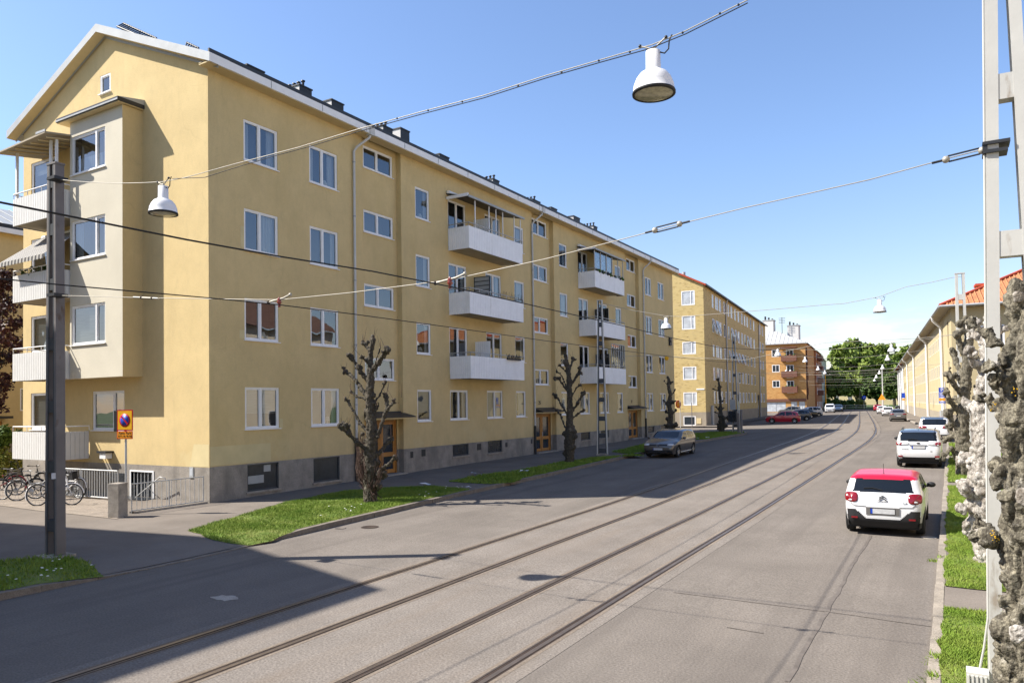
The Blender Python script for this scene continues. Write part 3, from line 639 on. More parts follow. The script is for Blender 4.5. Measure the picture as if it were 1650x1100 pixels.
# bay with rounded inner corner
BX0, BX1, BY, BZ0, BZ1 = -27.4, -24.18, 14.87, 4.3, 13.62
mb = MB(); bw = [(-27.3, -25.2, r[0]+.02, r[1]) for r in ROWS[1:]]
wall(mb, (0, BY, 0), uG, vF, nG, BX0, BX1, BZ0, BZ1, bw, 'bay', .10)
mb.poly([(BX1, BY, BZ0), (BX1, YG, BZ0), (BX1, YG, BZ1), (BX1, BY, BZ1)], 'plaster')
mb.poly([(BX0, BY, BZ0), (BX0, BY, BZ1), (BX0, YG, BZ1), (BX0, YG, BZ0)], 'plaster')
mb.poly([(BX0, BY, BZ0), (BX0, YG, BZ0), (BX1, YG, BZ0), (BX1, BY, BZ0)], 'sofy')
bay = mb.build('bay', apt)
mb = MB(); z0 = 13.63
mb.box((BX0-.45, BY-.22, z0), (BX1+.1, YG, z0+.03), 'sofy'); mb.box((BX0-.47, BY-.25, z0+.03), (BX1+.13, YG, z0+.17), 'darkm'); mb.box((BX0-.48, BY-.27, z0+.05), (BX1+.14, BY-.25, z0+.10), 'zinc')
mb.raw([(BX0-.47, BY-.25, z0+.17), (BX1+.13, BY-.25, z0+.17), (BX1+.13, YG, z0+.36), (BX0-.47, YG, z0+.36), (BX1+.13, YG, z0+.17), (BX0-.47, YG, z0+.17)], [(0, 1, 2, 3), (1, 4, 2), (5, 0, 3)], 'zinc')
mb.build('bay_roof', apt)
for i, h in enumerate(bw): window(apt, (0, BY, 0), uG, vF, nG, h, (.72,), rng, style=['full', 'sides', 'half'][i])
# windows
for (c, i), h in holes.items():
    if c in 'DH' and i > 0: window(apt, oF, uF, vF, nF, h, (.5,), rng, style=['', 'half', 'sides', 'none'][i], transom=(.28,), sill=False, name='balcony_door')
    elif c in 'CFGJ': window(apt, oF, uF, vF, nF, h, (), rng)
    elif c == 'A': window(apt, oF, uF, vF, nF, h, (.46,), rng, style=['blind', 'none', 'sheer', 'lamp'][i])
    elif c == 'B': window(apt, oF, uF, vF, nF, h, (.46,), rng, style=['sides', 'none', 'sides', 'lamp'][i])
    else: window(apt, oF, uF, vF, nF, h, (.5,), rng)
for a, b, wa, wb in RECS:
    for r in SRO: window(apt, (XR, 0, 0), uF, vF, nF, (wa, wb, *r), (.47,), rng, style='none')
for i, h in enumerate(gw): window(apt, oG, uG, vF, nG, h, (.66 if i == 0 else .7,), rng, style='full' if i < 2 else 'blind')
window(apt, (0, YG-.02, 0), uG, vF, nG, att, (), rng, style='none')
for j, h in enumerate(base):
    f = MB(); a, b, c, d = h
    f.box((a, c, -.075), (b, d, -.065), 'basewin', oF, uF, vF, nF)
    for e in ((a, a+.05, c, d), (b-.05, b, c, d), (a, b, d-.05, d), (a, b, c, c+.05)): f.box((e[0], e[2], -.065), (e[1], e[3], -.03), 'polen', oF, uF, vF, nF)
    f.box((a-.06, c-.07, -.03), (b+.06, c-.004, .06), 'concrete', oF, uF, vF, nF)
    if j == 0: f.box((a+.08, c+.25, -.064), (a+.75, c+.52, -.058), 'zinc', oF, uF, vF, nF); f.box((a+.75, c+.62, -.064), (a+1.05, c+.85, -.058), 'zinc', oF, uF, vF, nF)
    f.build('basement_window', apt)
mb = MB()
for a, b, c, d in ((25.9, 26.08, .85, 1.12), (26.7, 26.98, .86, 1.17), (31.25, 31.6, .86, 1.18), (34.0, 34.2, .86, 1.1), (36.8, 36.95, .9, 1.15)): mb.box((a, c, .005), (b, d, .02), 'darkm', oF, uF, vF, nF)
mb.build('vent_grille', apt)
# doors with canopies and house numbers
for i, (a, b) in enumerate(DOORS):
    z0 = gz(XR, (a+b)/2)+.2; z1 = 2.5; o = (XR-.08, 0, 0)
    d = MB(); B = lambda p, q, r, s, e, g, k='wood': d.box((p, r, e), (q, s, g), k, o, uF, vF, nF)
    B(a, b, z1, 2.55, -.06, .05); B(a, a+.07, z0-.02, z1, -.06, .05); B(b-.07, b, z0-.02, z1, -.06, .05)
    m = a+(b-a)*(.5); B(m-.05, m+.05, z0, z1, -.05, .04)
    zm = z0+(z1-z0)*.36
    for p, q in ((a+.07, m-.05), (m+.05, b-.07)):
        B(p, p+.11, z0, z1, -.02, .02); B(q-.11, q, z0, z1, -.02, .02); B(p+.11, q-.11, z1-.14, z1, -.02, .02); B(p+.11, q-.11, zm-.09, zm+.09, -.02, .02); B(p+.11, q-.11, z0, z0+.16, -.02, .02)
    dr = d.build('entrance_door', apt); d = MB()
    for p, q in ((a+.18, m-.16), (m+.16, b-.18)): B(p, q, zm+.09, z1-.14, -.015, -.005, 'glassd'); B(p, q, z0+.16, zm-.09, -.015, -.005, 'glassd')
    d.build('door_glass', dr); d = MB(); B(m+.07, m+.11, zm+.1, zm+.35, .02, .06, 'rail'); d.build('handle', dr)
    d = MB(); d.box((a-.2, -.4, -.1), (b+.2, z0-.022, .45), 'concrete', (XR, 0, 0), uF, vF, nF); d.build('doorstep', apt)
    d = MB(); a2, b2 = RECS[i][0]+.02, RECS[i][1]-.02
    d.box((a2, 2.60, .002), (b2, 2.66, .75), 'sofy', (XR, 0, 0), uF, vF, nF); d.box((a2, 2.66, .002), (b2+.2, 2.70, .82), 'darkm', (XR, 0, 0), uF, vF, nF); d.box((a2-.0, 2.70, .002), (b2+.15, 2.92, .12), 'darkm', (XR, 0, 0), uF, vF, nF)
    d.raw([(XR+.002, a2, 2.92), (XR+.002, b2+.12, 2.92), (XR+.80, b2+.19, 2.70), (XR+.80, a2, 2.70)], [(0, 3, 2, 1)], 'darkm'); d.build('canopy', apt)
    text_mesh(['23', '25', '27'][i], .30, 'signk', 'house_number', apt, (XR+.012, a+(b-a)*.36, 3.2), (0, 1, 0), (0, 0, 1), thick=.008)
# roof, eaves, gutter, downpipes
mb = MB(); ya, yb = YG-.35, 62.65; xe = -20.16; xw = 2*RX-xe; zt = lambda x: RZ+.26-(abs(x-RX))*(RZ+.26-EZ-.11)/(RX-xe)*-1
for s, x in ((1, xe), (-1, xw)):
    p = [(x, ya, zt(x)), (x, yb, zt(x)), (RX, yb, zt(RX)), (RX, ya, zt(RX))]; mb.poly(p if s > 0 else p[::-1], 'roof')
n = 70
for i in range(n):
    y = ya+.3+(yb-ya-.6)*i/(n-1)
    for x in (xe, xw): mb.box((min(x, RX), y-.012, 0), (max(x, RX), y+.012, .001), 'roof', (0, 0, 0)) if False else mb.tube([(x, y, zt(x)+.01), (RX, y, zt(RX)+.01)], .016, 'roof', 4)
mb.box((xe-.02, ya, EZ+.12), (xe+.05, yb, EZ+.26), 'roof'); roof = mb.build('roof', apt)
mb = MB(); mb.box((XF-.01, ya+.02, EZ-.17), (xe-.005, yb, EZ-.13), 'sofy'); mb.box((XF-.01, ya+.01, EZ-.12), (XF+.12, yb, EZ-.10), 'sofy'); mb.build('soffit', apt)
mb = MB(); mb.box((xe-.01, ya, EZ-.16), (xe+.07, yb, EZ+.11), 'white')
for y in fr(ya+2.5, yb-1, 2.4): mb.box((xe+.07, y-.015, EZ-.14), (xe+.078, y+.015, EZ+.10), 'zinc')
mb.build('gutter', apt)
# verge boards of the gable, zinc topped with a boarded underside
mb = MB(); yo = YG-.37
for s in (1, -1):
    xa = xe+.085 if s > 0 else xw-.085
    P = lambda x, y, dz: (x, y, zt(x)+dz)
    e = .30
    q = [P(RX, yo, .035), P(xa, yo, .035), P(xa, yo, -.26), P(RX, yo, -.26)]; mb.poly(q if s < 0 else q[::-1], 'zinc')
    q = [P(RX, yo, .035), P(RX, YG+.4, .035), P(xa, YG+.4, .035), P(xa, yo, .035)]; mb.poly(q if s < 0 else q[::-1], 'zinc')
    q = [P(RX, yo, -.26), P(xa, yo, -.26), P(xa, YG+.02, -.26), P(RX, YG+.02, -.26)]; mb.poly(q if s < 0 else q[::-1], 'sofy')
    q = [P(RX, YG-.03, -.262), P(xa, YG-.03, -.262), P(xa, YG-.03, -.36), P(RX, YG-.03, -.36)]; mb.poly(q if s < 0 else q[::-1], 'zinc')
mb.poly([(xw-.085, yo, zt(xw)-.26), (xw-.085, yo, zt(xw)+.035), (xw-.085, YG+.4, zt(xw)+.035), (xw-.085, YG+.4, zt(xw)-.26)], 'white'); mb.poly([(xe+.085, yo, zt(xe)+.0), (xe+.085, yo, zt(xe)-.29), (xe+.085, YG+.4, zt(xe)-.29), (xe+.085, YG+.4, zt(xe)+.0)][::-1], 'white')
mb.build('verge_board', apt)
for x, y in ((22.38, 22.9), (37.18, 37.7), (55.05, 55.5)):
    mb = MB(); xx = XF+.09
    mb.tube([(xe+.02, x+.55, EZ-.12), (xe-.0, x+.5, EZ-.32), (XF+.16, x+.1, EZ-.75), (xx, x, EZ-.95), (xx, x, 1.9)], .052, 'pipe', 8)
    mb.box((xe-.10, x+.42, EZ-.22), (xe+.13, x+.70, EZ+.10), 'pipe')
    for z in (3.2, 5.6, 8.2, 10.8, 13): mb.tube([(xx, x, z), (xx, x, z+.05)], .064, 'zinc', 8)
    dp = mb.build('downpipe', apt); mb = MB(); mb.tube([(xx, x, 1.9), (xx, x, gz(XF, x)+.05)], .07, 'darkm', 8); mb.build('boot', dp)
# a lone short pipe beside the third entrance bay
mb = MB(); mb.tube([(XF+.05, 46.0, .6), (XF+.05, 46.0, 3.1), (XF+.12, 46.0, 3.2)], .05, 'sofy', 6); mb.build('vent_pipe', apt)
# chimney boxes and flues just showing above the eaves
for c, r, y0, y1, fl in ((398, 425, 103, 116, 0), (482, 493, 135, 139, 4), (534, 553, 159, 167, 0), (617, 625, 201, 204, 4), (645, 657, 205, 209, 0), (708, 723, 247, 252, 0), (794, 802, 287, 290, 4), (858, 870, 320, 323, 4), (888, 897, 333, 337, 0), (924, 934, 347, 350, 0), (956, 961, 363, 365, 4)):
    X = -24.9; p = atX(c, y0, X); q = atX(r, y0, X); z = p[2]; y = p[1]; w = max(.75, min(1.5, q[1]-p[1]))
    mb = MB(); zb = zt(X)-.5
    mb.box((X-1.2, y, zb), (X, y+w, z-.06), 'chalk'); mb.box((X, y, zb), (X+.02, y+w, z-.06), 'darkm'); mb.box((X-1.24, y-.04, z-.06), (X+.05, y+w+.04, z), 'darkm')  # thin dark sheet puts shade on the street face of the pale box
    if fl:
        for i in range(4):
            xx = X-.15-i*.28; mb.tube([(xx, y+w/2, z), (xx, y+w/2, z+.26)], .06, 'darkm', 8); mb.lathe((xx, y+w/2, z+.26), [(.10, 0), (.10, .05), (.001, .09)], 'darkm', 8)
    mb.build('chimney', apt)
mb = MB()
for q in (((199, 38, 17.3), (252, 62, 17.3), (189, 43, 16.7), (243, 66, 16.7)), ((301, 69, 17.2), (320, 78, 17.2), (299, 75, 16.7), (316, 83, 16.7))):
    mb = MB(); a, b, c, d = [atY(*k) for k in q]; n = max(5, int(np.linalg.norm(b-a)/.16))
    mb.tube([a, b], .045, 'darkm', 5); mb.tube([c, d], .045, 'darkm', 5)
    for k in range(n+1): t = k/n; mb.tube([a+(b-a)*t, c+(d-c)*t], .03, 'darkm', 4)
    for t in (.15, .5, .9): p = a+(b-a)*t; mb.tube([p, (p[0], p[1], zt(p[0]))], .03, 'darkm', 4); p = c+(d-c)*t; mb.tube([p, (p[0], p[1], zt(p[0]))], .03, 'darkm', 4)
    mb.build('roof_ladder', apt)
# ---------------------------------------------------------------- balconies
def boards(mb, o, U, V, N, u0, u1, v0, v1, pitch, k='balc', th=.02, gap=.006):
    n = max(1, int(round((u1-u0)/pitch))); w = (u1-u0)/n
    for i in range(n): mb.box((u0+i*w+gap, v0, 0), (u0+(i+1)*w-gap, v1, th), k, o, U, V, N)
    mb.box((u0+.012, v0+.01, -.012), (u1-.012, v1-.01, -.001), 'poled', o, U, V, N)
def railing(mb, path, z, k='rail', posts=5, drop=.16):
    for a, b in zip(path, path[1:]):
        a, b = np.array(a, float), np.array(b, float); mb.tube([(*a, z), (*b, z)], .022, k, 6)
        n = max(1, int(np.linalg.norm(b-a)/.75))
        for i in range(n+1): p = a+(b-a)*i/n; mb.tube([(*p, z), (*p, z-drop)], .016, k, 5)
def street_balcony(y0, y1, sl, zb, zt_, xo):
    """y0-y1 front, sl slab end on the wall, boarded front and ends"""
    b = MB(); t = zt_-zb
    boards(b, (xo, 0, 0), (0, 1, 0), (0, 0, 1), (1, 0, 0), y0, y1, zb, zt_, .15)
    boards(b, (0, y0, 0), (1, 0, 0), (0, 0, 1), (0, -1, 0), XF+.01, xo+.02, zb, zt_, .115); boards(b, (0, y1, 0), (1, 0, 0), (0, 0, 1), (0, 1, 0), XF+.6, xo+.02, zb, zt_, .115)
    bo = b.build('balcony', apt)
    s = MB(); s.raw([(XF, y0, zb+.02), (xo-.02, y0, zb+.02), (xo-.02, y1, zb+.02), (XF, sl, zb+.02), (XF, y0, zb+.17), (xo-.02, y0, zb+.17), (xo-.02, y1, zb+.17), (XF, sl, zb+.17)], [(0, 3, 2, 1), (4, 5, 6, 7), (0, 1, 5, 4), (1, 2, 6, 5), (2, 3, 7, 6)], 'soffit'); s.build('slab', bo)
    r = MB(); railing(r, [(XF, y0), (xo, y0), (xo, y1), (XF+.6, y1)], zt_+.17); r.build('handrail', bo)
    return bo
XB = -19.45
for i, (zb, zt_) in enumerate(((4.40, 5.46), (7.47, 8.52), (10.57, 11.63))):
    bo = street_balcony(29.0, 34.05, 33.9, zb, zt_, XB); bp = street_balcony(43.42, 48.3, 47.6, zb, zt_, XB)
    f = MB()
    if i != 1:
        boards(f, (0, 31.15, 0), (1, 0, 0), (0, 0, 1), (0, -1, 0), XF+.05, XF+.95, zb+.2, zt_+.85, .12); f.build('partition', bo)
    else:
        for z in (0, .22, .44, .66, .88): f.box((XF+.05, 31.1, zt_-.05+z), (XF+1.0, 31.13, zt_+.13+z), 'zinc'); f.box((XF+.05, 31.09, zt_+.13+z), (XF+1.0, 31.14, zt_+.17+z), 'darkm')
        for x in (XF+.08, XF+.98): f.tube([(x, 31.11, zb+.2), (x, 31.11, zt_+1.05)], .03, 'darkm', 5)
        f.build('partition', bo)
        g = MB(); rr = random.Random(3)
        for k in range(22): y = 31.6+k*.11; g.tube([(XB+.02, y, zt_+.02), (XB+.02+rr.uniform(-.1, .1), y+rr.uniform(-.08, .08), zt_+rr.uniform(.2, .42))], .008, 'darkm', 3)
        g.build('trellis', bo)
    f = MB()
    if i < 2:
        boards(f, (0, 45.9, 0), (1, 0, 0), (0, 0, 1), (0, -1, 0), XF+.05, XF+1.0, zb+.2, zt_+.95, .14, 'zinc'); f.box((XF+.02, 45.88, zb+.2), (XF+1.03, 45.9, zt_+.95), 'zinc'); f.build('partition', bp)
    if i == 0:      # tall glass screen on the lowest balcony of the second stack
        f = MB(); pp = MB()
        for y in fr(45.95, 48.25, .4): f.tube([(XB-.03, y, zt_), (XB-.03, y, zt_+1.62)], .03, 'rail', 5)
        f.tube([(XB-.03, 45.95, zt_+1.62), (XB-.03, 48.25, zt_+1.62)], .03, 'rail', 5); pp.box((XB-.04, 45.97, zt_+.02), (XB-.032, 48.23, zt_+1.6), 'pane'); fo = f.build('glass_screen', bp)
        fo2 = pp.build('glazing', bp)
        g = MB(); rr = random.Random(5)
        for k in range(9):
            y = 32.3+k*.15; g.box((XB+.03, y-.05, zt_-.05), (XB+.13, y+.05, zt_+.05), 'darkm')
            for e in range(4): g.tube([(XB+.08, y, zt_+.05), (XB+.08+rr.uniform(-.08, .08), y+rr.uniform(-.1, .1), zt_+rr.uniform(.12, .26))], .012, 'darkm', 3)
        g.build('planter', bo)
    if i == 2:      # awnings, posts and part glazing on the top pair
        for bb, ya2, yb2 in ((bo, 28.85, 34.1), (bp, 43.3, 48.3)):
            f = MB(); f.raw([(XF+.01, ya2, 13.32), (XF+.01, yb2, 13.32), (XB+.12, yb2, 13.02), (XB+.12, ya2, 13.02), (XF+.01, ya2, 13.26), (XF+.01, yb2, 13.26), (XB+.12, yb2, 12.97), (XB+.12, ya2, 12.97)], [(0, 3, 2, 1)[::-1], (4, 5, 6, 7)[::-1], (0, 3, 7, 4), (3, 2, 6, 7), (2, 1, 5, 6)], 'darkm')
            f.tube([(XF+.12, ya2, 13.36), (XF+.12, yb2, 13.36)], .09, 'white', 8); f.box((XB+.09, ya2-.02, 12.95), (XB+.15, yb2+.02, 13.05), 'zinc')
            f.box((XF+.05, ya2-.05, 13.0), (XB+.1, ya2+.02, 13.14), 'white'); f.build('awning', bb)
        f = MB()
        for y in (29.6, 30.85, 31.5, 32.15, 33.3, 33.95): f = MB(); f.tube([(XB-.03, y, zt_), (XB-.03, y, 12.95)], .032, 'white', 5); f.build('awning_post', bo)
        f = MB(); pp = MB()
        for y in (43.45, 44.4, 45.35, 46.3, 47.3, 48.2): f = MB(); f.tube([(XB-.03, y, zt_), (XB-.03, y, 12.95)], .035, 'rail', 5); f.build('awning_post', bp)
        pp.box((XB-.05, 43.48, zt_+.05), (XB-.04, 46.3, 12.93), 'pane'); pp.build('glazing', bp)
        g = MB(); rr = random.Random(8)
        for k in range(26): y = rr.uniform(43.6, 48.1); g.sphere((XB+.05, y, zt_+rr.uniform(.0, .15)), rr.uniform(.05, .1), 'hedge' if k % 3 else 'darkm', 6)
        g.build('flower_box', bp)
# balconies on the gable
GX0, GX1, GY = -30.42, -27.46, 14.42
for i, (zb, zt_) in enumerate(((1.39, 2.40), (4.30, 5.32), (7.25, 8.26), (10.16, 11.18))):
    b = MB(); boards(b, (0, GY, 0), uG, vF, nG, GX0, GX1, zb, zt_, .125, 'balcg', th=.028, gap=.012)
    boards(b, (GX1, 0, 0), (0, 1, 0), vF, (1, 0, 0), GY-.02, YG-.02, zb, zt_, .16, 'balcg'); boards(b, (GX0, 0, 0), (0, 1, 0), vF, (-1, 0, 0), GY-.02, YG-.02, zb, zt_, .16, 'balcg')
    bo = b.build('balcony', apt)
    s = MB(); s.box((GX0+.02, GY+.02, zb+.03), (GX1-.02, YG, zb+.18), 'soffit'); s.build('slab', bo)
    r = MB(); railing(r, [(GX0, YG), (GX0, GY), (GX1, GY), (GX1, YG)], zt_+.19, 'white'); r.build('handrail', bo)
    if i == 3:
        f = MB(); zr = 13.05
        f.raw([(GX0-.35, GY-.45, zr-.18), (GX1+.1, GY-.45, zr-.05), (GX1+.1, YG, zr+.22), (GX0-.35, YG, zr+.08), (GX0-.35, GY-.45, zr-.12), (GX1+.1, GY-.45, zr+.01), (GX1+.1, YG, zr+.28), (GX0-.35, YG, zr+.14)], [(0, 3, 2, 1), (4, 5, 6, 7), (0, 1, 5, 4), (1, 2, 6, 5), (2, 3, 7, 6), (3, 0, 4, 7)], 'soffit')
        f.box((GX1-.5, GY-.46, zr-.0), (GX1+.12, GY-.42, zr+.08), 'zinc')
        for x in fr(GX0-.2, GX1, .55): f.tube([(x, GY-.35, zr-.16), (x, YG-.05, zr+.1)], .03, 'sofy', 4)
        f.build('balcony_roof', bo); f = MB()
        for x in (GX0+.12, GX1-.1, (GX0+GX1)/2+1.0): f = MB(); f.box((x-.04, GY+.02, zt_), (x+.04, GY+.10, zr-.06), 'white'); f.build('roof_post', bo)
    if i == 2:
        f = MB(); n = 26
        for k in range(n):
            a, c = GX0-.12+(GX1-GX0+.1)*k/n, GX0-.12+(GX1-GX0+.1)*(k+1)/n; kk = 'stripd' if k % 2 else 'stripe'
            f.poly([(a, YG-.1, 9.92), (a, GY-.42, 8.72), (c, GY-.42, 8.72), (c, YG-.1, 9.92)], kk); f.poly([(a, GY-.42, 8.72), (a, GY-.43, 8.58), ((a+c)/2, GY-.43, 8.54), (c, GY-.43, 8.58), (c, GY-.42, 8.72)], kk)
        f.tube([(GX0-.12, YG-.08, 9.94), (GX1, YG-.08, 9.94)], .07, 'white', 6); f.build('awning', bo)
        rr = random.Random(2); leaves('balcony_plants', [((rr.uniform(GX0+.4, GX1-.3), GY+.2, zt_+.1), .2) for k in range(9)], .05, 420, 'hedge', rr, bo)
# lamp on the gable, basement entrance details
mb = MB(); p = atY(176, 728, YG); mb.box((p[0]-.28, YG-.30, p[2]-.02), (p[0]+.28, YG-.001, p[2]+.05), 'darkm'); mb.box((p[0]-.16, YG-.26, p[2]-.22), (p[0]+.2, YG-.02, p[2]-.02), 'enamel'); mb.build('wall_lamp', apt)
mb = MB(); p = atY(309, 761, YG-.01); mb.box((p[0]-.1, YG-.03, p[2]-.18), (p[0]+.1, YG-.006, p[2]+.18), 'zinc'); mb.box((p[0]-.07, YG-.035, p[2]-.1), (p[0]+.07, YG-.03, p[2]+.12), 'glassb'); mb.build('wall_plate', apt)
mb = MB(); a, b, c, d = gdoor
mb.box((a, YG+.12, c), (b, YG+.14, d), 'basewin'); mb.box((a-.06, YG-.03, c), (a, YG+.1, d+.05), 'white'); mb.box((b, YG-.03, c), (b+.06, YG+.1, d+.05), 'white'); mb.box((a, YG-.03, d), (b, YG+.1, d+.05), 'white')
for x in fr(a+.12, b-.12, .2): mb.tube([(x, YG+.03, c), (x, YG+.03, d)], .018, 'rail', 5)
mb.build('basement_door', apt)
# ---------------------------------------------------------------- the other buildings
VZ = (0, 0, 1)
def simple_window(par, o, U, N, h, mull=(.5,), k='glassd', fr_=.07, frk='white', ope=0):
    o, U, N = [np.array(q, float) for q in (o, U, N)]; V = np.array(VZ, float); mb = MB(); u0, u1, v0, v1 = h
    for e in ((u0, u0+fr_, v0, v1), (u1-fr_, u1, v0, v1), (u0+fr_, u1-fr_, v0, v0+fr_), (u0+fr_, u1-fr_, v1-fr_, v1)): mb.box((e[0], e[2], -.10), (e[1], e[3], .008), frk, o, U, V, N)
    for q in mull: x = u0+(u1-u0)*q; mb.box((x-.04, v0+fr_, -.10), (x+.04, v1-fr_, .006), frk, o, U, V, N)
    if ope:                       # an outward hanging sash
        a = o+U*(u0+.05)+V*(v1-.03)+N*.0; b = o+U*(u0+.05)+V*(v0+.06)+N*ope; w = U*(u1-u0-.1)
        mb.poly([a, b, b+w, a+w], 'glassb'); mb.poly([a+w, b+w, b, a], 'glassb'); mb.tube([a, b, b+w, a+w], .05, 'white', 4)
    f = mb.build('window', par); p = MB(); p.box((u0+fr_, v0+fr_, -.06), (u1-fr_, v1-fr_, -.03), k, o, U, V, N); p.build('pane', f)
    return f
def glz(rr): return 'glassd' if rr.random() < .6 else 'glassb'
rr = random.Random(21)
# brick house across the side street
bk = thing('brick_house', 'yellow speckled brick apartment house with red tiled roof beyond the side street', 'apartment house', (BC[0], BC[1], .5))
oB = (BC[0], BC[1], 0); UB = (BD[0], BD[1], 0); NB = (BN[0], BN[1], 0); UG = (-BN[0], -BN[1], 0); NG = (-BD[0], -BD[1], 0)
brow = [(2.85, 4.27), (5.48, 6.95), (8.16, 9.5), (10.88, 12.45), (13.7, 15.2)]
bcol = [(4.6, 5.6), (6.6, 8.4), (9.0, 10.1), (11.7, 12.7), (14.7, 15.6), (16.8, 18.0), (19.6, 20.7), (22.2, 23.4), (24.9, 26.3), (27.6, 28.8), (30.0, 31.2), (33.0, 34.4), (36.4, 37.6), (42.9, 44.3), (46., 47.4)]
bdo = [(20.0, 22.0, .3, 4.0), (39.2, 41.3, .3, 4.0)]
def clash(h): return any(h[0] < d[1]+.1 and h[1] > d[0]-.1 and h[2] < d[3] for d in bdo)
bh = [(a, b, *r) for r in brow for a, b in bcol if not clash((a, b, *r))]
mb = MB(); wall(mb, oB, UB, VZ, NB, 0, 50.2, 2.0, 15.75, bh+bdo, 'brick', .12)
gh = [(.92, 2.36, a, b) for a, b in ((2.72, 4.14), (5.48, 6.89), (8.24, 9.58), (10.92, 12.4), (13.53, 15.1))]
wall(mb, oB, UG, VZ, NG, 0, 11, 2.0, 15.75, gh, 'brick', .12)
P = lambda s, t, z: (*bl(s, t), z)
mb.poly([P(0, 0, 15.75), P(0, -11, 15.75), P(0, -5.5, 18.5)][::-1], 'brick')
wlb = mb.build('wall', bk)
mb = MB(); wall(mb, bl(0, .02).tolist()+[0], UB, VZ, NB, -.02, 50.2, 0, 2.0, bdo, 'brickp', .12); gbw = (1.1, 2.42, .55, 1.6)
wall(mb, bl(-.02, 0).tolist()+[0], UG, VZ, NG, -.02, 11, 0, 2.0, [gbw], 'brickp', .12); mb.build('plinth', bk)
simple_window(bk, oB, UG, NG, gbw, (), 'glassd', .1)
for h in gh: simple_window(bk, oB, UG, NG, h, (.3,), 'glassb' if rr.random() < .75 else 'glassd', .1)
ops = {(4.6, 3), (6.6, 3), (16.8, 3), (19.6, 3), (22.2, 2), (24.9, 2), (14.7, 2), (16.8, 2), (19.6, 2), (30.0, 3)}
for h in bh:
    i = brow.index((h[2], h[3])); simple_window(bk, oB, UB, NB, h, (.5,) if h[1]-h[0] > 1.3 else (), 'glassb' if rr.random() < .75 else 'glassd', .09, ope=.35 if (h[0], i) in ops else 0)
for d in bdo:
    f = MB(); f.box((d[0], d[2], -.12), (d[1], d[3], -.05), 'black', oB, UB, VZ, NB); f.box((d[0]+.2, .6, -.05), (d[1]-.2, 3.2, -.04), 'glassd', oB, UB, VZ, NB); f.build('entrance_door', bk)
mb = MB(); P = lambda s, t, z: (*bl(s, t), z)
for a, b in ((.35, -5.5), (-11.35, -5.5)):
    q = [P(-.25, a, 15.66), P(50.5, a, 15.66), P(50.5, b, 18.62), P(-.25, b, 18.62)]; mb.poly(q if a > b else q[::-1], 'tiler')
    q = [P(-.25, a, 15.46), P(-.25, a, 15.66), P(-.25, b, 18.62), P(-.25, b, 18.42)]; mb.poly(q if a > b else q[::-1], 'tiler')
mb.box((-.25, 15.5, .30), (50.4, 15.62, .42), 'darkm', oB, UB, VZ, NB); mb.box((0, 15.6, .002), (50.2, 15.75, .3), 'darkm', oB, UB, VZ, NB)
mb.poly([P(50.2, 0, 0), P(50.2, -11, 0), P(50.2, -11, 15.75), P(50.2, -5.5, 18.5), P(50.2, 0, 15.75)], 'brick'); mb.build('roof', bk)
for s in (12.9, 41.7):
    f = MB(); f.tube([P(s, .3, 15.5), P(s, .1, 14.9), P(s, .1, .6)], .09, 'rail', 6); f.build('downpipe', bk)
mb = MB()
for s in (6, 13): mb.tube([P(s, -3.4, 17), P(s, -3.4, 18.2)], .2, 'zinc', 8)
mb.build('roof_vent', bk)
mb = MB(); mb.box((.1, 4.38, .002), (.95, 4.52, .04), 'white', oB, UG, VZ, NG); mb.build('street_name_plate', bk)
mb = MB(); mb.box((.5, .75, .003), (1.0, 1.35, .04), 'sofy', bl(-.02, 0).tolist()+[0], UG, VZ, NG); mb.build('wall_plate', bk)
# orange brick house with brown balconies
OC = np.array([-26.83, 169.]); ol = lambda s, t: OC + BD*s + BN*t; oO = (*OC, 0)
og = thing('brick_house', 'orange brick house with brown balconies, pale roof and shop front, far left of the street', 'apartment house', (*OC, .5))
oww = [(5.3, 6.85, a, b) for a, b in ((5.9, 7.45), (9.25, 10.85), (12.6, 14.2))]; odo = [(2.4, 3.9, a, b) for a, b in ((4.6, 7.3), (7.9, 10.7), (11.4, 14.1))]
shop = [(4.2, 8.2, .6, 2.7), (1.9, 3.1, .5, 2.8), (.3, 1.5, .7, 2.8), (8.4, 11, .6, 2.7)]
mb = MB(); wall(mb, oO, UG, VZ, NG, 0, 15, .2, 15.45, oww+odo+shop, 'obrick', .3, 'rbrick')
wall(mb, oO, UB, VZ, NB, 0, 26, .2, 15.45, [(1.0, 5.0, 3.2, 14.6)]+[(5.5, 7, a, b) for a, b in ((4.2, 5.8), (7.5, 9), (10.8, 12.3))], 'obrick', .6, 'brownb'); mb.build('wall', og)
for h in oww: simple_window(og, oO, UG, NG, h, (.5,), 'glassd', .12)
for h in odo: simple_window(og, oO, UG, NG, h, (.5,), 'glassd', .12)
for h in shop: simple_window(og, oO, UG, NG, h, (.5,), 'glassb', .1, 'zinc')
for a, b in ((4.7, 6.05), (8.05, 9.35), (11.5, 12.75)):
    f = MB(); f.box((1.7, a, .002), (4.85, a+.2, 1.25), 'brownb', oO, UG, VZ, NG); f.box((1.7, a+.2, 1.15), (4.85, b, 1.25), 'brownb', oO, UG, VZ, NG); f.box((1.7, a+.2, .002), (1.8, b, 1.15), 'brownb', oO, UG, VZ, NG); f.box((4.75, a+.2, .002), (4.85, b, 1.15), 'brownb', oO, UG, VZ, NG)
    fo = f.build('balcony', og)
    for u in (2.2, 3, 3.9): f = MB(); f.sphere(np.array(oO)+np.array(UG)*u+np.array(NG)*1.05+np.array([0, 0, b+.05]), .22, rr.choice(['hedge', 'white', 'brownb']), 6); f.build('potted_plant', fo)
f = MB(); f.box((1.6, 14.35, .002), (5, 14.55, 1.4), 'brownb', oO, UG, VZ, NG); f.build('balcony_roof', og)
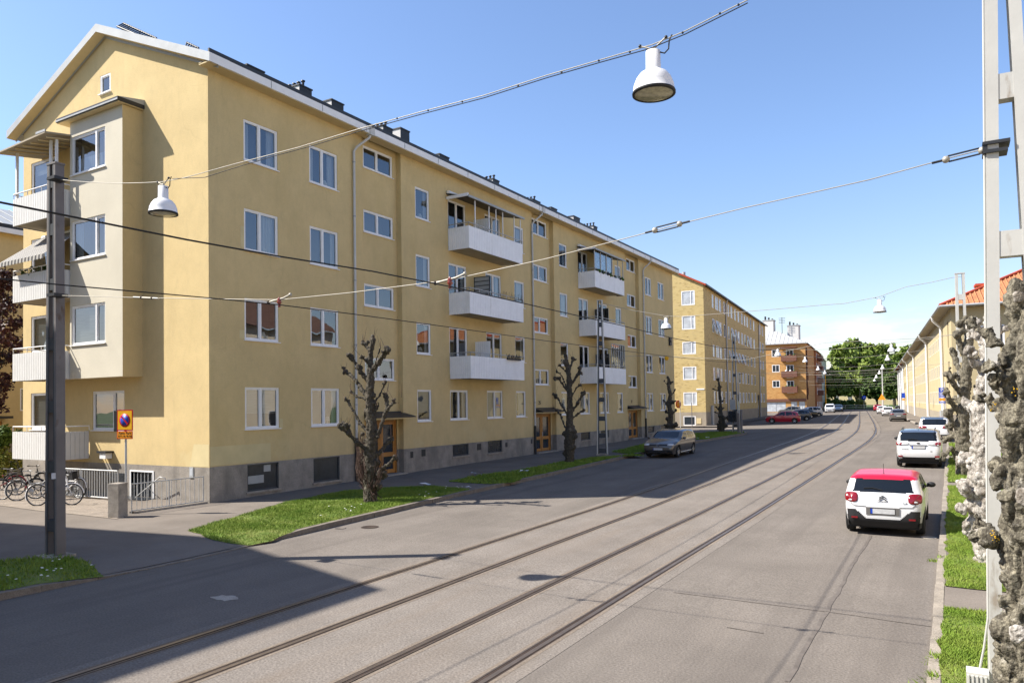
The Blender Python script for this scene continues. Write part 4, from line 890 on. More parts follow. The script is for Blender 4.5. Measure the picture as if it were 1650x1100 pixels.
f = MB(); f.box((0, 2.85, .002), (11, 3.4, .25), 'brownb', oO, UG, VZ, NG); f.build('shop_fascia', og)
f = MB(); f.box((1.0, 3.2, -.58), (5.0, 14.6, -.55), 'black', oO, UB, VZ, NB); f.build('recess_shade', og)  # black sheet stands in for the shading of the recessed bay
mb = MB(); P = lambda s, t, z: (*ol(s, t), z)
e = .5; a, b, c, d = P(-e, e, 15.4), P(-e, -15-e, 15.4), P(26, -15-e, 15.4), P(26, e, 15.4); r1, r2 = P(7, -7.5, 19.2), P(26, -7.5, 19.2)
mb.poly([a, r1, b], 'paleroof'); mb.poly([a, d, r2, r1], 'paleroof'); mb.poly([b, r1, r2, c], 'paleroof'); mb.poly([a, b, c, d], 'brownb'); mb.box((-e, 15.25, -e-.05), (15+e, 15.42, e+.06), 'zinc', oO, UG, VZ, NG)
for i in range(18):
    q = np.array(b)+(np.array(a)-np.array(b))*(i+.5)/18; t = min((i+.5)/9, (17.5-i)/9); mb.tube([q+np.array([0, 0, .04]), q+(np.array(r1)-(np.array(a)+np.array(b))/2)*t+np.array([0, 0, .05])], .05, 'paleroof', 4)
mb.build('roof', og)
for s, t, w, z in ((6, -8.2, 2.3, 21.2), (9, -3.2, 2.4, 20.0)):
    f = MB(); p = ol(s, t); f.box((p[0]-w/2, p[1], 16), (p[0]+w/2, p[1]+w, z), 'chalk'); f.box((p[0]-w/2-.1, p[1]-.1, z), (p[0]+w/2+.1, p[1]+w+.1, z+.2), 'zinc')
    for k in range(3): f.tube([(p[0]-w/3+k*w/3, p[1]+1, z), (p[0]-w/3+k*w/3, p[1]+1, z+1.1-.3*k)], .2, 'darkm', 6)
    f.build('chimney', og)
f = MB(); p = ol(8, -5.4)
f.tube([(p[0], p[1], 17.8), (p[0], p[1], 22)], .06, 'darkm', 4)
for k in range(4): f.tube([(p[0]-.7, p[1], 21.8-k*.35), (p[0]+.7, p[1], 21.8-k*.35)], .04, 'darkm', 4)
f.build('roof_antenna', og)
def plainhouse(name, lab, corner, length, width, eave, wk, rk, rows, n, ridge=2.5, front=True):
    h = thing(name, lab, 'apartment house', (*corner, .5)); o = (*corner, 0); L = lambda s, t: np.array(corner)+BD*s+BN*t
    hs = [((i+.3)*length/n, (i+.72)*length/n, *r) for r in rows for i in range(n)]
    mb = MB(); wall(mb, o, UB, VZ, NB, 0, length, .2, eave, hs, wk, .15); wall(mb, o, UG, VZ, NG, 0, width, .2, eave, [], wk); mb.build('wall', h)
    for q in hs: simple_window(h, o, UB, NB, q, (.5,), glz(rr), .1)
    mb = MB(); P = lambda s, t, z: (*L(s, t), z)
    mb.poly([P(-.2, .4, eave-.05), P(length, .4, eave-.05), P(length, -width/2, eave+ridge), P(-.2, -width/2, eave+ridge)], rk); mb.poly([P(-.2, -width, eave-.05), P(-.2, -width/2, eave+ridge), P(length, -width/2, eave+ridge), P(length, -width, eave-.05)], rk); mb.poly([P(-.1, 0, eave), P(-.1, -width/2, eave+ridge), P(-.1, -width, eave)], wk); mb.build('roof', h)
    return h, L, o
R4 = [(1.2, 2.6), (4.4, 6), (7.5, 9.1), (10.6, 12.2), (13.2, 14.6)]
h, L, o = plainhouse('brick_house', 'red brown brick house with dark balconies, next beyond the orange brick house', tuple(ol(26, .4)), 22, 14, 15.2, 'rbrick', 'darkm', R4, 4)
for z in (4.2, 7.3, 10.4, 12.9):
    f = MB(); f.box((3, z, .002), (8, z+.2, 1.3), 'brownb', o, UB, VZ, NB); f.box((3, z+.2, 1.2), (8, z+1.2, 1.3), 'brownb', o, UB, VZ, NB); f.box((3, z+.2, .002), (3.1, z+1.2, 1.2), 'brownb', o, UB, VZ, NB); f.build('balcony', h)
plainhouse('brick_house', 'dusty pink plastered house at the far end of the left row', tuple(ol(48, .2)), 26, 14, 14.6, 'bay', 'darkm', R4[:4], 6, 3)
# yellow house standing back on the left, behind the beech
XB2 = -49.6
lb = thing('apartment_house', 'yellow apartment house set back behind the copper beech at the left edge', 'apartment house', (-55, 35, .1))
hs = [(23.9, 24.45, 3.2, 4.6), (19.0, 20.6, 3.2, 4.6), (19, 20.6, 6.3, 7.8), (19, 20.6, 9.4, 10.9), (28, 29.5, 3.2, 4.6), (28, 29.5, 6.3, 7.8)]
mb = MB(); wall(mb, (XB2, 0, 0), (0, 1, 0), VZ, (1, 0, 0), 6, 60, 1.3, 14.3, hs+[(21.6, 22.9, 1.3, 2.6)], 'plaster', .12); wall(mb, (0, 6, 0), (1, 0, 0), VZ, (0, -1, 0), XB2-11, XB2, 0, 14.3, [], 'plaster'); mb.box((XB2, 6, 1.3), (XB2+.25, 22.95, 14.2), 'plaster') if False else None; mb.build('wall', lb)
mb = MB(); wall(mb, (XB2+.02, 0, 0), (0, 1, 0), VZ, (1, 0, 0), 6, 60, -.3, 1.3, [(21.6, 22.9, -.3, 1.31)], 'plinth'); mb.build('plinth', lb)
for h in hs: simple_window(lb, (XB2, 0, 0), (0, 1, 0), (1, 0, 0), h, (.5,) if h[1]-h[0] > 1 else ())
f = MB(); f.box((XB2-.12, 21.6, .1), (XB2-.08, 22.9, 2.6), 'wood'); f.build('entrance_door', lb); f = MB(); f.box((XB2, 21.3, 2.75), (XB2+.9, 23.1, 2.9), 'darkm'); f.build('canopy', lb)
mb = MB(); mb.poly([(XB2+.5, 5.6, 14.35), (XB2+.5, 60, 14.35), (XB2-5.5, 60, 16.9), (XB2-5.5, 5.6, 16.9)], 'zinc')
for i in range(60): y = 6+i*.9; mb.tube([(XB2+.5, y, 14.38), (XB2-5.5, y, 16.93)], .03, 'zinc', 4)
mb.box((XB2+.3, 5.6, 14.3), (XB2+.56, 60, 14.55), 'darkm'); mb.build('roof', lb); mb = MB(); mb.box((XB2+.48, 5.6, 14.0), (XB2+.58, 60, 14.3), 'white'); mb.box((XB2, 5.6, 14.05), (XB2+.47, 60, 14.12), 'sofy'); mb.build('gutter', lb)
# long cream school-like house on the right side of the street
RC = np.array([.10, 65.52]); rlp = lambda s, t: RC + BD*s + BN*t; oR = (*RC, 0); NR = (-BN[0], -BN[1], 0); UR2 = (BN[0], BN[1], 0)
rb = thing('school_house', 'long cream rendered house with orange tiled roof on the right side of the street', 'school building', (RC[0]+6, RC[1], .6))
LR = 101.; rrow = [(2.5, 3.75), (4.9, 6.1), (7.4, 8.55)]
rh = []
for a, b in ((9.2, 26.2), (29, 56), (58.5, 79.), (82, 100)):
    n = int((b-a)/2.1); rh += [(a+i*(b-a)/n+.5, a+(i+1)*(b-a)/n-.5, *r) for i in range(n) for r in rrow]
rh += [(2.2, 3.3, 7.1, 9.2), (2.2, 3.3, 3.9, 6.0)]
mb = MB(); wall(mb, oR, UB, VZ, NR, 0, LR, 1.85, 9.95, rh, 'cream', .12)
fh = [(1.75, 3.4, 6.95, 8.5), (1.75, 3.4, 4.3, 5.8), (1.75, 3.4, 1.9, 3.2), (5.2, 6.8, 6.95, 8.5), (5.2, 6.8, 4.3, 5.8), (8.8, 10.4, 6.95, 8.5)]
wall(mb, oR, UR2, VZ, NG, 0, 14, 1.85, 9.95, fh, 'cream', .12); mb.build('wall', rb)
mb = MB(); wall(mb, rlp(0, -.03).tolist()+[0], UB, VZ, NR, -.03, LR, .2, 1.85, [], 'brickp'); wall(mb, rlp(-.03, 0).tolist()+[0], UR2, VZ, NG, -.03, 14, .2, 1.85, [], 'brickp'); mb.build('plinth', rb)
for h in rh[:97]: simple_window(rb, oR, UB, NR, h, (.5,), 'glassd', .10, 'bay')
for h in fh: simple_window(rb, oR, UR2, NG, h, (.5,), 'glassd', .12)
mb = MB(); P = lambda s, t, z: (*rlp(s, t), z); e = .75
a, b, c, d = P(-e, -e, 10.1), P(LR, -e, 10.1), P(LR, 14+e, 10.1), P(-e, 14+e, 10.1); r1, r2 = P(7.4, 7, 13.9), P(LR, 7, 13.9)
mb.poly([a, r1, r2, b], 'tile'); mb.poly([b, r2, r1, r1], 'tile') if False else None; mb.poly([r1, d, c, r2], 'tile'); mb.poly([d, r1, a], 'tile')
A, D, R1 = [np.array(q) for q in (a, d, r1)]
for i in range(46):            # courses of pantiles on the hipped end
    t0 = (i+.5)/46; q = A+(D-A)*t0; top = q+(R1-(A+D)/2)*(1-abs(2*t0-1)); mb.tube([q+np.array([0, 0, .03]), top+np.array([0, 0, .03])], .07, 'tile', 4)
for q in (a, d): mb.tube([np.array(q)+np.array([0, 0, .05]), R1+np.array([0, 0, .08])], .13, 'tiler', 6)
mb.tube([R1+np.array([0, 0, .08]), np.array(r2)+np.array([0, 0, .08])], .13, 'tiler', 6); mb.build('roof', rb)
mb = MB(); mb.poly([P(-e, -e, 9.98), P(-e, 14+e, 9.98), P(LR, 14+e, 9.98), P(LR, -e, 9.98)], 'soffit'); mb.build('soffit', rb)
mb = MB(); mb.tube([P(-e, -e-.06, 10.05), P(LR, -e-.06, 10.05)], .1, 'zinc', 6); mb.tube([P(-e-.06, -e-.06, 10.05), P(-e-.06, 14+e, 10.05)], .1, 'zinc', 6); mb.build('gutter', rb)
for s in (7.6, 27.6, 57, 80.5, 100.6):
    f = MB(); f.tube([P(s-.6, -e-.06, 10.0), P(s-.5, -e, 9.7), P(s-.1, -.2, 9.2), P(s, -.14, 8.9), P(s, -.14, .6)], .12, 'white', 6); f.build('downpipe', rb)
for px, py, Y, w in ((1573, 457, 74., 1.9), (1543, 485, 70., 1.0)):
    f = MB(); p = atY(px, py, Y); f.box((0, 0, 10.2), (w, w*.6, p[2]-.2), 'chimney', (p[0], p[1], 0), UR2, UB); f.box((-.07, -.07, p[2]-.2), (w+.07, w*.6+.07, p[2]), 'tiler', (p[0], p[1], 0), UR2, UB); f.build('chimney', rb)
f = MB(); f.box((5.6, .55, -.3) , (6.7, 2.0, -.05), 'zinc', oR, UB, VZ, NR) if False else f.box((5.2, .6, .05), (6.4, 2.1, .5), 'zinc', oR, UB, VZ, NR); tag(f.build('utility_cabinet'), 'grey utility cabinet at the foot of the cream house near its corner', 'cabinet')
# white house next in the row
wb = thing('terrace_house', 'white rendered house beyond the cream house, its roof stepped lower', 'house', (*rlp(LR+20, 5), .6))
wh = [(LR+3+i*5.2, LR+5+i*5.2, *r) for i in range(8) for r in ((2.5, 3.9), (5.3, 6.8), (7.6, 9))]
mb = MB(); wall(mb, oR, UB, VZ, NR, LR+.05, LR+45, .2, 10.1, wh, 'creamw', .12); wall(mb, rlp(LR+45, 0).tolist()+[0], UR2, VZ, (BD[0], BD[1], 0), 0, 14, .2, 10.1, [], 'creamw'); mb.build('wall', wb)
for h in wh: simple_window(wb, oR, UB, NR, h, (.5,), glz(rr), .1)
mb = MB(); mb.poly([P(LR, -.7, 10.1), P(LR, 7, 13.2), P(LR+45.4, 7, 13.2), P(LR+45.4, -.7, 10.1)], 'tiler'); mb.poly([P(LR+45.4, 7, 13.2), P(LR, 7, 13.2), P(LR, 14, 10.1), P(LR+45.4, 14, 10.1)], 'tiler'); mb.tube([P(LR, -.75, 10.05), P(LR+45, -.75, 10.05)], .12, 'zinc', 6); mb.build('roof', wb)
for s in (1.2, 15, 30):
    f = MB(); f.tube([P(LR+s, -.15, 10), P(LR+s, -.15, .6)], .11, 'zinc', 6); f.build('downpipe', wb)
# pale yellow house glimpsed behind the park trees
hy = thing('house', 'pale yellow house with orange roof half hidden behind the park trees', 'house', (-30, 335, .6))
mb = MB(); hw = [(-52+i*5, -50.4+i*5, 2.6, 4.4) for i in range(9)]; wall(mb, (0, 335, 0), (1, 0, 0), VZ, (0, -1, 0), -56, -6, 0, 5.6, hw, 'cream', .15); mb.build('wall', hy)
for h in hw: simple_window(hy, (0, 335, 0), (1, 0, 0), (0, -1, 0), h)
mb = MB(); mb.poly([(-57, 334.4, 5.5), (-5, 334.4, 5.5), (-5, 341, 7.3), (-57, 341, 7.3)], 'tileb'); mb.build('roof', hy)
# house on the left, outside the frame, whose shadow falls across the foreground
nb = thing('apartment_house', 'yellow apartment house left of the viewer that throws the shadow across the near carriageway', 'apartment house', (-28, -20, .1))
hs = [(-4-i*4.2, -2.4-i*4.2, *r) for i in range(7) for r in ROWS]
mb = MB(); yn = 2.15; xw2, xr2 = -38.0, -29.5; XN = XF-.5
wall(mb, (XN, 0, 0), (0, 1, 0), VZ, (1, 0, 0), -42, yn, -.2, 14.4, hs, 'plaster', .1); wall(mb, (0, yn, 0), (-1, 0, 0), VZ, (0, 1, 0), -XN, -xw2, -.2, 14.4, [], 'plaster'); mb.poly([(XN, yn, 14.4), (xr2, yn, 17.7), (xw2, yn, 14.4)][::-1], 'plaster'); mb.poly([(xw2, yn, 0), (xw2, yn, 14.4), (xw2, -42, 14.4), (xw2, -42, 0)], 'plaster'); mb.build('wall', nb)
for h in hs: simple_window(nb, (XN, 0, 0), (0, 1, 0), (1, 0, 0), h)
mb = MB(); mb.poly([(-20.7, yn+.2, 14.5), (xr2, yn+.2, 17.9), (xr2, -42, 17.9), (-20.7, -42, 14.5)], 'roof'); mb.poly([(xw2-.4, yn+.2, 14.5), (xw2-.4, -42, 14.5), (xr2, -42, 17.9), (xr2, yn+.2, 17.9)], 'roof'); mb.build('roof', nb)
# house across the street, outside the frame on the right, mirrored in the windows
ob = thing('apartment_house', 'plain cream house across the street, seen only mirrored in the windows of the yellow house', 'apartment house', (16, 28, .1))
hs = [(6+i*4.4, 7.6+i*4.4, *r) for i in range(10) for r in ((1.6, 3), (4.6, 6), (7.6, 9))]
mb = MB(); wall(mb, (10.5, 0, 0), (0, 1, 0), VZ, (-1, 0, 0), -14, 53, 0, 10.2, hs, 'cream_bounce', .12); mb.poly([(10.5, 53, 0), (10.5, 53, 10.2), (24, 53, 10.2), (24, 53, 0)], 'cream_bounce'); mb.build('wall', ob)  # wall colour brightened to bounce more warm light onto the yellow facade
for h in hs: simple_window(ob, (10.5, 0, 0), (0, 1, 0), (-1, 0, 0), h)
mb = MB(); mb.poly([(9.9, -14, 10.2), (17, -14, 14.3), (17, 53.5, 14.3), (9.9, 53.5, 10.2)], 'tileb'); mb.poly([(24, -14, 10.2), (24, 53.5, 10.2), (17, 53.5, 14.3), (17, -14, 14.3)], 'tileb'); mb.build('roof', ob)
# ---------------------------------------------------------------- trees
def remesh(mb, voxel):
    me = bpy.data.meshes.new('t'); me.from_pydata(mb.v, [], mb.f); o = bpy.data.objects.new('t', me); COL.objects.link(o)
    md = o.modifiers.new('r', 'REMESH'); md.mode = 'VOXEL'; md.voxel_size = voxel
    dg = bpy.context.evaluated_depsgraph_get(); r = bpy.data.meshes.new_from_object(o.evaluated_get(dg)); bpy.data.objects.remove(o); return r
def rough_up(me, amps, seed):
    n = len(me.vertices); co = np.zeros(n*3, np.float32); no = np.zeros(n*3, np.float32); me.vertices.foreach_get('co', co)
    me.vertex_normals.foreach_get('vector', no); co = co.reshape(-1, 3); no = no.reshape(-1, 3); d = np.zeros(n, np.float32); off = Vector((seed*7.3, seed*3.1, 0))
    for sc, a, kind in amps:
        for i in range(n):
            v = Vector((co[i][0]*sc, co[i][1]*sc, co[i][2]*sc*(.28 if kind == 'r' else 1)))+off
            d[i] += a*(noise.noise(v) if kind == 'n' else (noise.turbulence(v, 5, True)-.5 if kind == 't' else min(abs(noise.noise(v))*2.2, .7)-.45 if kind == 'r' else .5-noise.voronoi(v)[0][0]))
    co += no*d[:, None]; me.vertices.foreach_set('co', co.ravel()); me.update()
def pollard(lab, base_px, Y, trunk, branches, lumps, k, voxel, seed, conv, extra=None, amps=None, group='pollarded limes along the street', yoff=.0):
    t = thing('pollarded_lime', lab, 'tree', (0, 0, 0), group)
    rr = random.Random(seed); dz = dep(atY(*conv(*trunk[0][:2]), Y)); sc = conv.scale*dz/F
    W = lambda u, v, o=0: atY(*conv(u, v), Y+o)
    mb = MB(); P = [W(u, v) for u, v, r in trunk]; base = P[0].copy()
    zb = (wz(base[0], base[1]) if base[0] < -5 else gz(0, base[1])+.08); b0 = P[0]; P[0] = np.array([b0[0], b0[1], min(b0[2], zb)-.25])
    t.location = (base[0], base[1], zb)
    mb.tube(P, [r*sc for u, v, r in trunk], k, 12); mb.sphere(P[-1], trunk[-1][2]*sc*1.02, k, 8)
    for br in branches:
        o = rr.uniform(-1, 1); n = len(br); L = sum(math.hypot(br[i+1][0]-br[i][0], br[i+1][1]-br[i][1]) for i in range(n-1))*sc
        Q = []; acc = 0
        for i, (u, v, r) in enumerate(br):
            if i: acc += math.hypot(u-br[i-1][0], v-br[i-1][1])*sc
            Q.append(W(u, v, o*acc*.75))
        R = [r*sc for u, v, r in br]
        mb.tube(Q, [max(r*.85, .012) for r in R], k, 8)
        for q, r in zip(Q[1:], R[1:]):        # knuckles along the limb
            if r > .03: mb.sphere(q+np.array([rr.gauss(0, r*.4) for _ in range(3)]), r*(1.05 if voxel > .02 else .8), k, 7)
        e, r = Q[-1], R[-1]
        if r > .03:
            g = .6 if voxel < .02 else 1.
            for _ in range(5 if g == 1 else 7): mb.sphere(e+np.array([rr.gauss(0, r*.62) for _ in range(3)]), r*rr.uniform(.55, .95)*g, k, 7)
    for u, v, r in lumps: mb.sphere(W(u, v, rr.uniform(-.6, .3)*r*sc), r*sc, k, 8)
    for i in range(len(P)-1):                # burls all round the trunk
        a, b = P[i], P[i+1]; ra, rb_ = trunk[i][2]*sc, trunk[i+1][2]*sc
        for j in range(int(np.linalg.norm(b-a)/(.10 if voxel > .02 else .26))+1):
            s = rr.random(); q = a+(b-a)*s; r = ra+(rb_-ra)*s; an = rr.uniform(0, 6.28)
            mb.sphere(q+np.array([math.cos(an)*r*.85, math.sin(an)*r*.85, 0]), r*rr.uniform(.18, .38), k, 6)
    me = remesh(mb, voxel); rough_up(me, amps or [(8, .05, 't'), (12, .04, 'r'), (26, .016, 'n')], seed)
    for p in me.polygons: p.use_smooth = True
    me.materials.append(M[k]); o = bpy.data.objects.new('trunk', me); COL.objects.link(o); o.parent = t; o.matrix_parent_inverse = parent_inv(t)
    if k == 'bark' and Y < 40:
        f = MB()
        for br in branches:
            e = W(*br[-1][:2])
            for _ in range(rr.choice((1, 2, 3))):
                d = np.array([rr.gauss(0, .45), rr.gauss(0, .45), rr.uniform(.3, 1)]); d *= rr.uniform(.15, .45)/np.linalg.norm(d); f.tube([e, e+d*.5+np.array([0, 0, .02]), e+d+np.array([0, 0, .08])], [.008, .006, .003], 'twig', 4)
        f.build('shoots', t)
    if extra: extra(t, W, sc, rr)
    return t
class Conv:
    def __init__(s, x0, y0, z): s.x0, s.y0, s.z = x0, y0, z; s.scale = 1/z
    def __call__(s, u, v): return s.x0+u/s.z, s.y0+v/s.z
def twigs(t, W, sc, rr):
    mb = MB()
    for i in range(130):
        side = -1 if i % 5 < 4 else 1; s = rr.random()
        p0 = W(340+rr.gauss(0, 22), 990-rr.uniform(0, 200), rr.gauss(0, .15)); h = rr.uniform(150, 420); bul = side*rr.uniform(28, 80)
        q = [W(340+bul*math.sin(PI*f*.62)+rr.gauss(0, 3), 960-h*f*(.9 if side < 0 else .6)-40*s, rr.gauss(0, .08)+.3*math.sin(f*2)*rr.uniform(-1, 1)) for f in (.25, .5, .75, 1)]
        mb.tube([p0]+q, [.012, .011, .009, .007, .004], 'twig', 3, cap=False)
    mb.build('suckers', t)
T1 = [(345, 985, 42), (343, 930, 40), (345, 880, 41), (350, 800, 42), (345, 720, 37), (350, 650, 35), (352, 570, 32), (345, 480, 27), (340, 380, 25), (343, 300, 24), (345, 230, 19), (342, 170, 16), (347, 120, 14), (360, 66, 15)]
B1 = [[(330, 690, 18), (270, 650, 14), (220, 600, 13), (172, 560, 15)], [(235, 610, 12), (212, 555, 14)], [(225, 605, 10), (190, 545, 12)], [(330, 590, 12), (280, 530, 10), (250, 470, 9), (208, 405, 11)], [(320, 400, 11), (270, 385, 8), (235, 362, 9)], [(320, 380, 14), (270, 310, 13), (235, 265, 12), (198, 246, 15)], [(330, 300, 13), (290, 245, 15), (280, 222, 14)],
      [(275, 215, 9), (245, 178, 11), (226, 155, 14)], [(345, 205, 12), (318, 180, 9), (295, 160, 9)], [(345, 130, 13), (318, 92, 11), (303, 80, 13)], [(350, 110, 12), (360, 62, 15)], [(350, 240, 17), (390, 195, 17), (415, 150, 15), (437, 124, 16)], [(375, 190, 8), (385, 150, 6), (402, 108, 5)], [(365, 430, 9), (395, 380, 7), (415, 340, 7), (427, 312, 9)], [(360, 520, 10), (380, 450, 9)],
      [(385, 620, 14), (415, 520, 12), (440, 458, 13), (435, 375, 12)], [(440, 458, 11), (482, 412, 12)], [(485, 420, 4), (525, 425, 3), (520, 390, 3)], [(385, 720, 14), (440, 650, 14), (462, 622, 12)], [(395, 810, 15), (450, 770, 13), (487, 735, 12)], [(395, 860, 14), (430, 830, 14)], [(300, 760, 10), (290, 720, 8)]]
L1 = [(310, 760, 22), (385, 760, 20), (395, 830, 24), (330, 850, 22), (370, 880, 26), (395, 900, 18), (320, 640, 18), (300, 600, 14), (375, 580, 16), (320, 470, 16), (365, 380, 14)]
pollard('knobbly pollarded lime with a bushy skirt of suckers on the sunlit verge', None, 17.72, T1, B1, L1, 'bark', .028, 1, Conv(500, 530, 3.55), twigs)
T2 = [(187, 1035, 42), (190, 990, 36), (188, 940, 40), (190, 850, 44), (196, 770, 40), (190, 710, 30), (190, 600, 25), (190, 500, 22), (186, 400, 22), (182, 320, 20), (176, 250, 16), (165, 200, 13), (157, 165, 16)]
B2 = [[(186, 290, 14), (210, 215, 11), (218, 188, 15)], [(172, 290, 8), (148, 240, 7), (143, 215, 10)], [(168, 305, 9), (132, 265, 8), (106, 240, 10)], [(170, 440, 10), (135, 345, 8), (110, 310, 8), (82, 290, 10)], [(172, 450, 12), (125, 385, 11), (95, 340, 12), (72, 345, 13)], [(205, 400, 12), (242, 330, 12), (268, 285, 12), (272, 262, 15)], [(225, 365, 9), (255, 325, 9), (277, 308, 12)], [(208, 490, 8), (240, 430, 8), (266, 402, 11)], [(180, 650, 12), (125, 565, 10), (95, 510, 10), (73, 482, 15)], [(175, 790, 11), (140, 710, 9), (115, 640, 9), (84, 608, 11)], [(200, 640, 11), (250, 550, 13), (285, 490, 11), (302, 458, 14)], [(235, 580, 9), (258, 545, 12)], [(210, 670, 9), (260, 630, 10), (302, 603, 12)]]
L2 = [(150, 790, 24), (228, 775, 22), (232, 815, 24), (150, 950, 22), (225, 900, 18), (160, 870, 20), (215, 740, 18), (205, 960, 20)]
pollard('slim dark pollarded lime on the shaded verge in front of the second entrance', None, 31.65, T2, B2, L2, 'bark', .045, 2, Conv(880, 540, 5))
T3 = [(1000, 800, 30), (1005, 760, 26), (1000, 700, 22), (1005, 640, 20), (990, 560, 19), (1000, 480, 15), (985, 400, 14), (988, 360, 12), (980, 338, 12)]
def knobs(T, n, seed, lo=.35):
    rr = random.Random(seed); out = []
    for i in range(n):
        j = rr.randrange(int(len(T)*.15), len(T)-1); u, v, r = T[j]; s = rr.choice((-1, 1)); l = rr.uniform(16, 44); out.append([(u, v, r*.5), (u+s*l*.6, v-l*.3, r*.38), (u+s*l, v-l*rr.uniform(.6, 1.1), r*.5)])
    return out
pollard('short stubby dark lime rising behind the parked grey hatchback', None, 46., T3, knobs(T3, 15, 3)+[[(1010, 745, 14), (1045, 718, 13)]], [(975, 730, 16), (1025, 740, 14)], 'bark', .06, 3, Conv(880, 540, 5))
T4 = [(565, 855, 26), (568, 800, 28), (575, 740, 30), (565, 690, 26), (555, 620, 17), (555, 540, 15), (548, 460, 15), (545, 400, 14), (540, 340, 11), (532, 300, 10)]
pollard('small dark lime on the corner island beside the sign mast', None, 60., T4, knobs(T4, 14, 5)+[[(570, 700, 14), (625, 690, 13)], [(560, 660, 10), (500, 635, 8)], [(535, 330, 8), (505, 300, 7)], [(545, 430, 8), (485, 405, 8)]], [(590, 690, 18), (545, 730, 16)], 'bark', .075, 4, Conv(1070, 560, 6.111))
# right hand row
C1 = Conv(0, 0, 1.)
def lich(pts):
    def f(t, W, sc, rr):
        mb = MB()
        for u, v, r, o in pts:
            for _ in range(9): mb.sphere(W(u+rr.gauss(0, r*.7), v+rr.gauss(0, r*.7), o), r*sc*rr.uniform(.10, .24), 'lichen', 6)
        mb.build('lichen', t)
    return f
TA = [(1668, 1250, 58), (1670, 1100, 55), (1668, 1030, 50), (1672, 960, 46), (1672, 880, 46), (1676, 800, 46), (1672, 720, 48), (1668, 640, 44), (1664, 560, 38), (1658, 510, 27), (1652, 472, 14)]
BAr = [[(1652, 610, 18), (1620, 563, 9), (1592, 541, 7.5), (1566, 519, 7)], [(1650, 715, 22), (1622, 672, 14), (1600, 652, 12), (1576, 640, 10)], [(1655, 925, 30), (1624, 888, 20), (1600, 860, 15), (1570, 838, 11)], [(1602, 870, 13), (1580, 868, 11)], [(1652, 640, 18), (1620, 612, 13), (1602, 600, 11)], [(1652, 500, 12), (1640, 478, 9)], [(1648, 585, 16), (1618, 580, 11)]]
LA = [(1622, 770, 19), (1612, 752, 13), (1618, 1010, 17), (1624, 970, 18), (1618, 1045, 15), (1632, 1080, 20), (1634, 930, 18), (1630, 640, 17), (1606, 622, 12), (1632, 545, 12), (1632, 595, 17), (1626, 700, 15), (1644, 505, 9), (1634, 890, 20), (1640, 850, 20), (1628, 665, 14), (1618, 635, 12)]
def ext1(t, W, sc, rr):
    lich([(1603, 655, 5, -.10), (1601, 858, 5, -.13), (1606, 868, 4, -.15), (1634, 628, 5, -.2)])(t, W, sc, rr)
    mb = MB()
    for u, v, r, o in ((1650, 800, 12, -.42), (1640, 1020, 13, -.40), (1641, 478, 9, -.12), (1604, 590, 8, -.12)):
        mb = MB(); mb.sphere(W(u, v, o), r*sc, 'barkw', 10, (1, .6, 1.2))
        me = remesh(mb, .012); rough_up(me, [(14, .012, 'n'), (40, .006, 'n')], 5); me.materials.append(M['barkw']); o = bpy.data.objects.new('pruned_knob', me); COL.objects.link(o); o.parent = t; o.matrix_parent_inverse = parent_inv(t)
pollard('massive gnarled grey lime with yellow lichen at the right edge, nearest the viewer', None, 6.3, TA, BAr, LA, 'barkg', .0125, 6, C1, ext1, [(3.5, .05, 'n'), (5, .07, 't'), (9, .07, 'r'), (21, .03, 'r'), (50, .006, 'n')])
TB = [(1592, 908, 19), (1590, 880, 17), (1585, 840, 20), (1582, 790, 21), (1584, 740, 21), (1588, 700, 18), (1584, 650, 15), (1592, 600, 14), (1596, 550, 13), (1600, 512, 12)]
BB = [[(1580, 830, 12), (1562, 815, 10)], [(1588, 780, 12), (1605, 765, 11)], [(1580, 750, 11), (1562, 742, 10)], [(1590, 690, 10), (1572, 665, 8), (1556, 650, 8)], [(1586, 650, 10), (1608, 638, 9)], [(1590, 600, 9), (1572, 585, 7), (1560, 565, 8)], [(1594, 560, 8), (1575, 545, 7), (1566, 528, 8)], [(1588, 725, 10), (1605, 705, 9)], [(1596, 540, 8), (1612, 528, 8)], [(1580, 800, 12), (1560, 790, 11)], [(1583, 850, 12), (1566, 846, 11)]]
pollard('bleached whitish pollarded lime on the right verge, second from the viewer', None, 16.2, TB, BB, [(1572, 770, 12), (1598, 800, 12), (1575, 830, 11), (1597, 745, 12), (1576, 715, 10), (1598, 670, 9), (1580, 690, 10)], 'barkw', .024, 7, C1, None, [(5, .05, 'n'), (7, .06, 't'), (12, .04, 'r')])
TCr = [(1550, 768, 15), (1552, 740, 14), (1550, 700, 14), (1552, 660, 12), (1556, 620, 11), (1558, 580, 10), (1562, 545, 9), (1566, 530, 8)]
BCr = [[(1550, 745, 9), (1532, 722, 7), (1520, 738, 6)], [(1550, 700, 9), (1534, 680, 7), (1528, 665, 8)], [(1552, 670, 8), (1532, 648, 7), (1524, 632, 8)], [(1554, 640, 8), (1536, 618, 7), (1527, 600, 8)], [(1555, 610, 8), (1540, 585, 7), (1536, 565, 8)], [(1558, 585, 7), (1546, 556, 7), (1543, 540, 9)], [(1562, 550, 7), (1554, 530, 7), (1548, 520, 8)], [(1552, 690, 8), (1536, 700, 7), (1530, 690, 7)], [(1558, 600, 7), (1575, 580, 7)], [(1552, 655, 7), (1538, 640, 6), (1530, 648, 7)], [(1562, 545, 6), (1580, 535, 7)], [(1555, 625, 7), (1540, 605, 6), (1531, 612, 6)], [(1550, 715, 7), (1536, 700, 6), (1527, 705, 7)]]
TCr = [(u, v, r*.72) for u, v, r in TCr]; BCr = [[(u, v, r*.68) for u, v, r in b] for b in BCr]
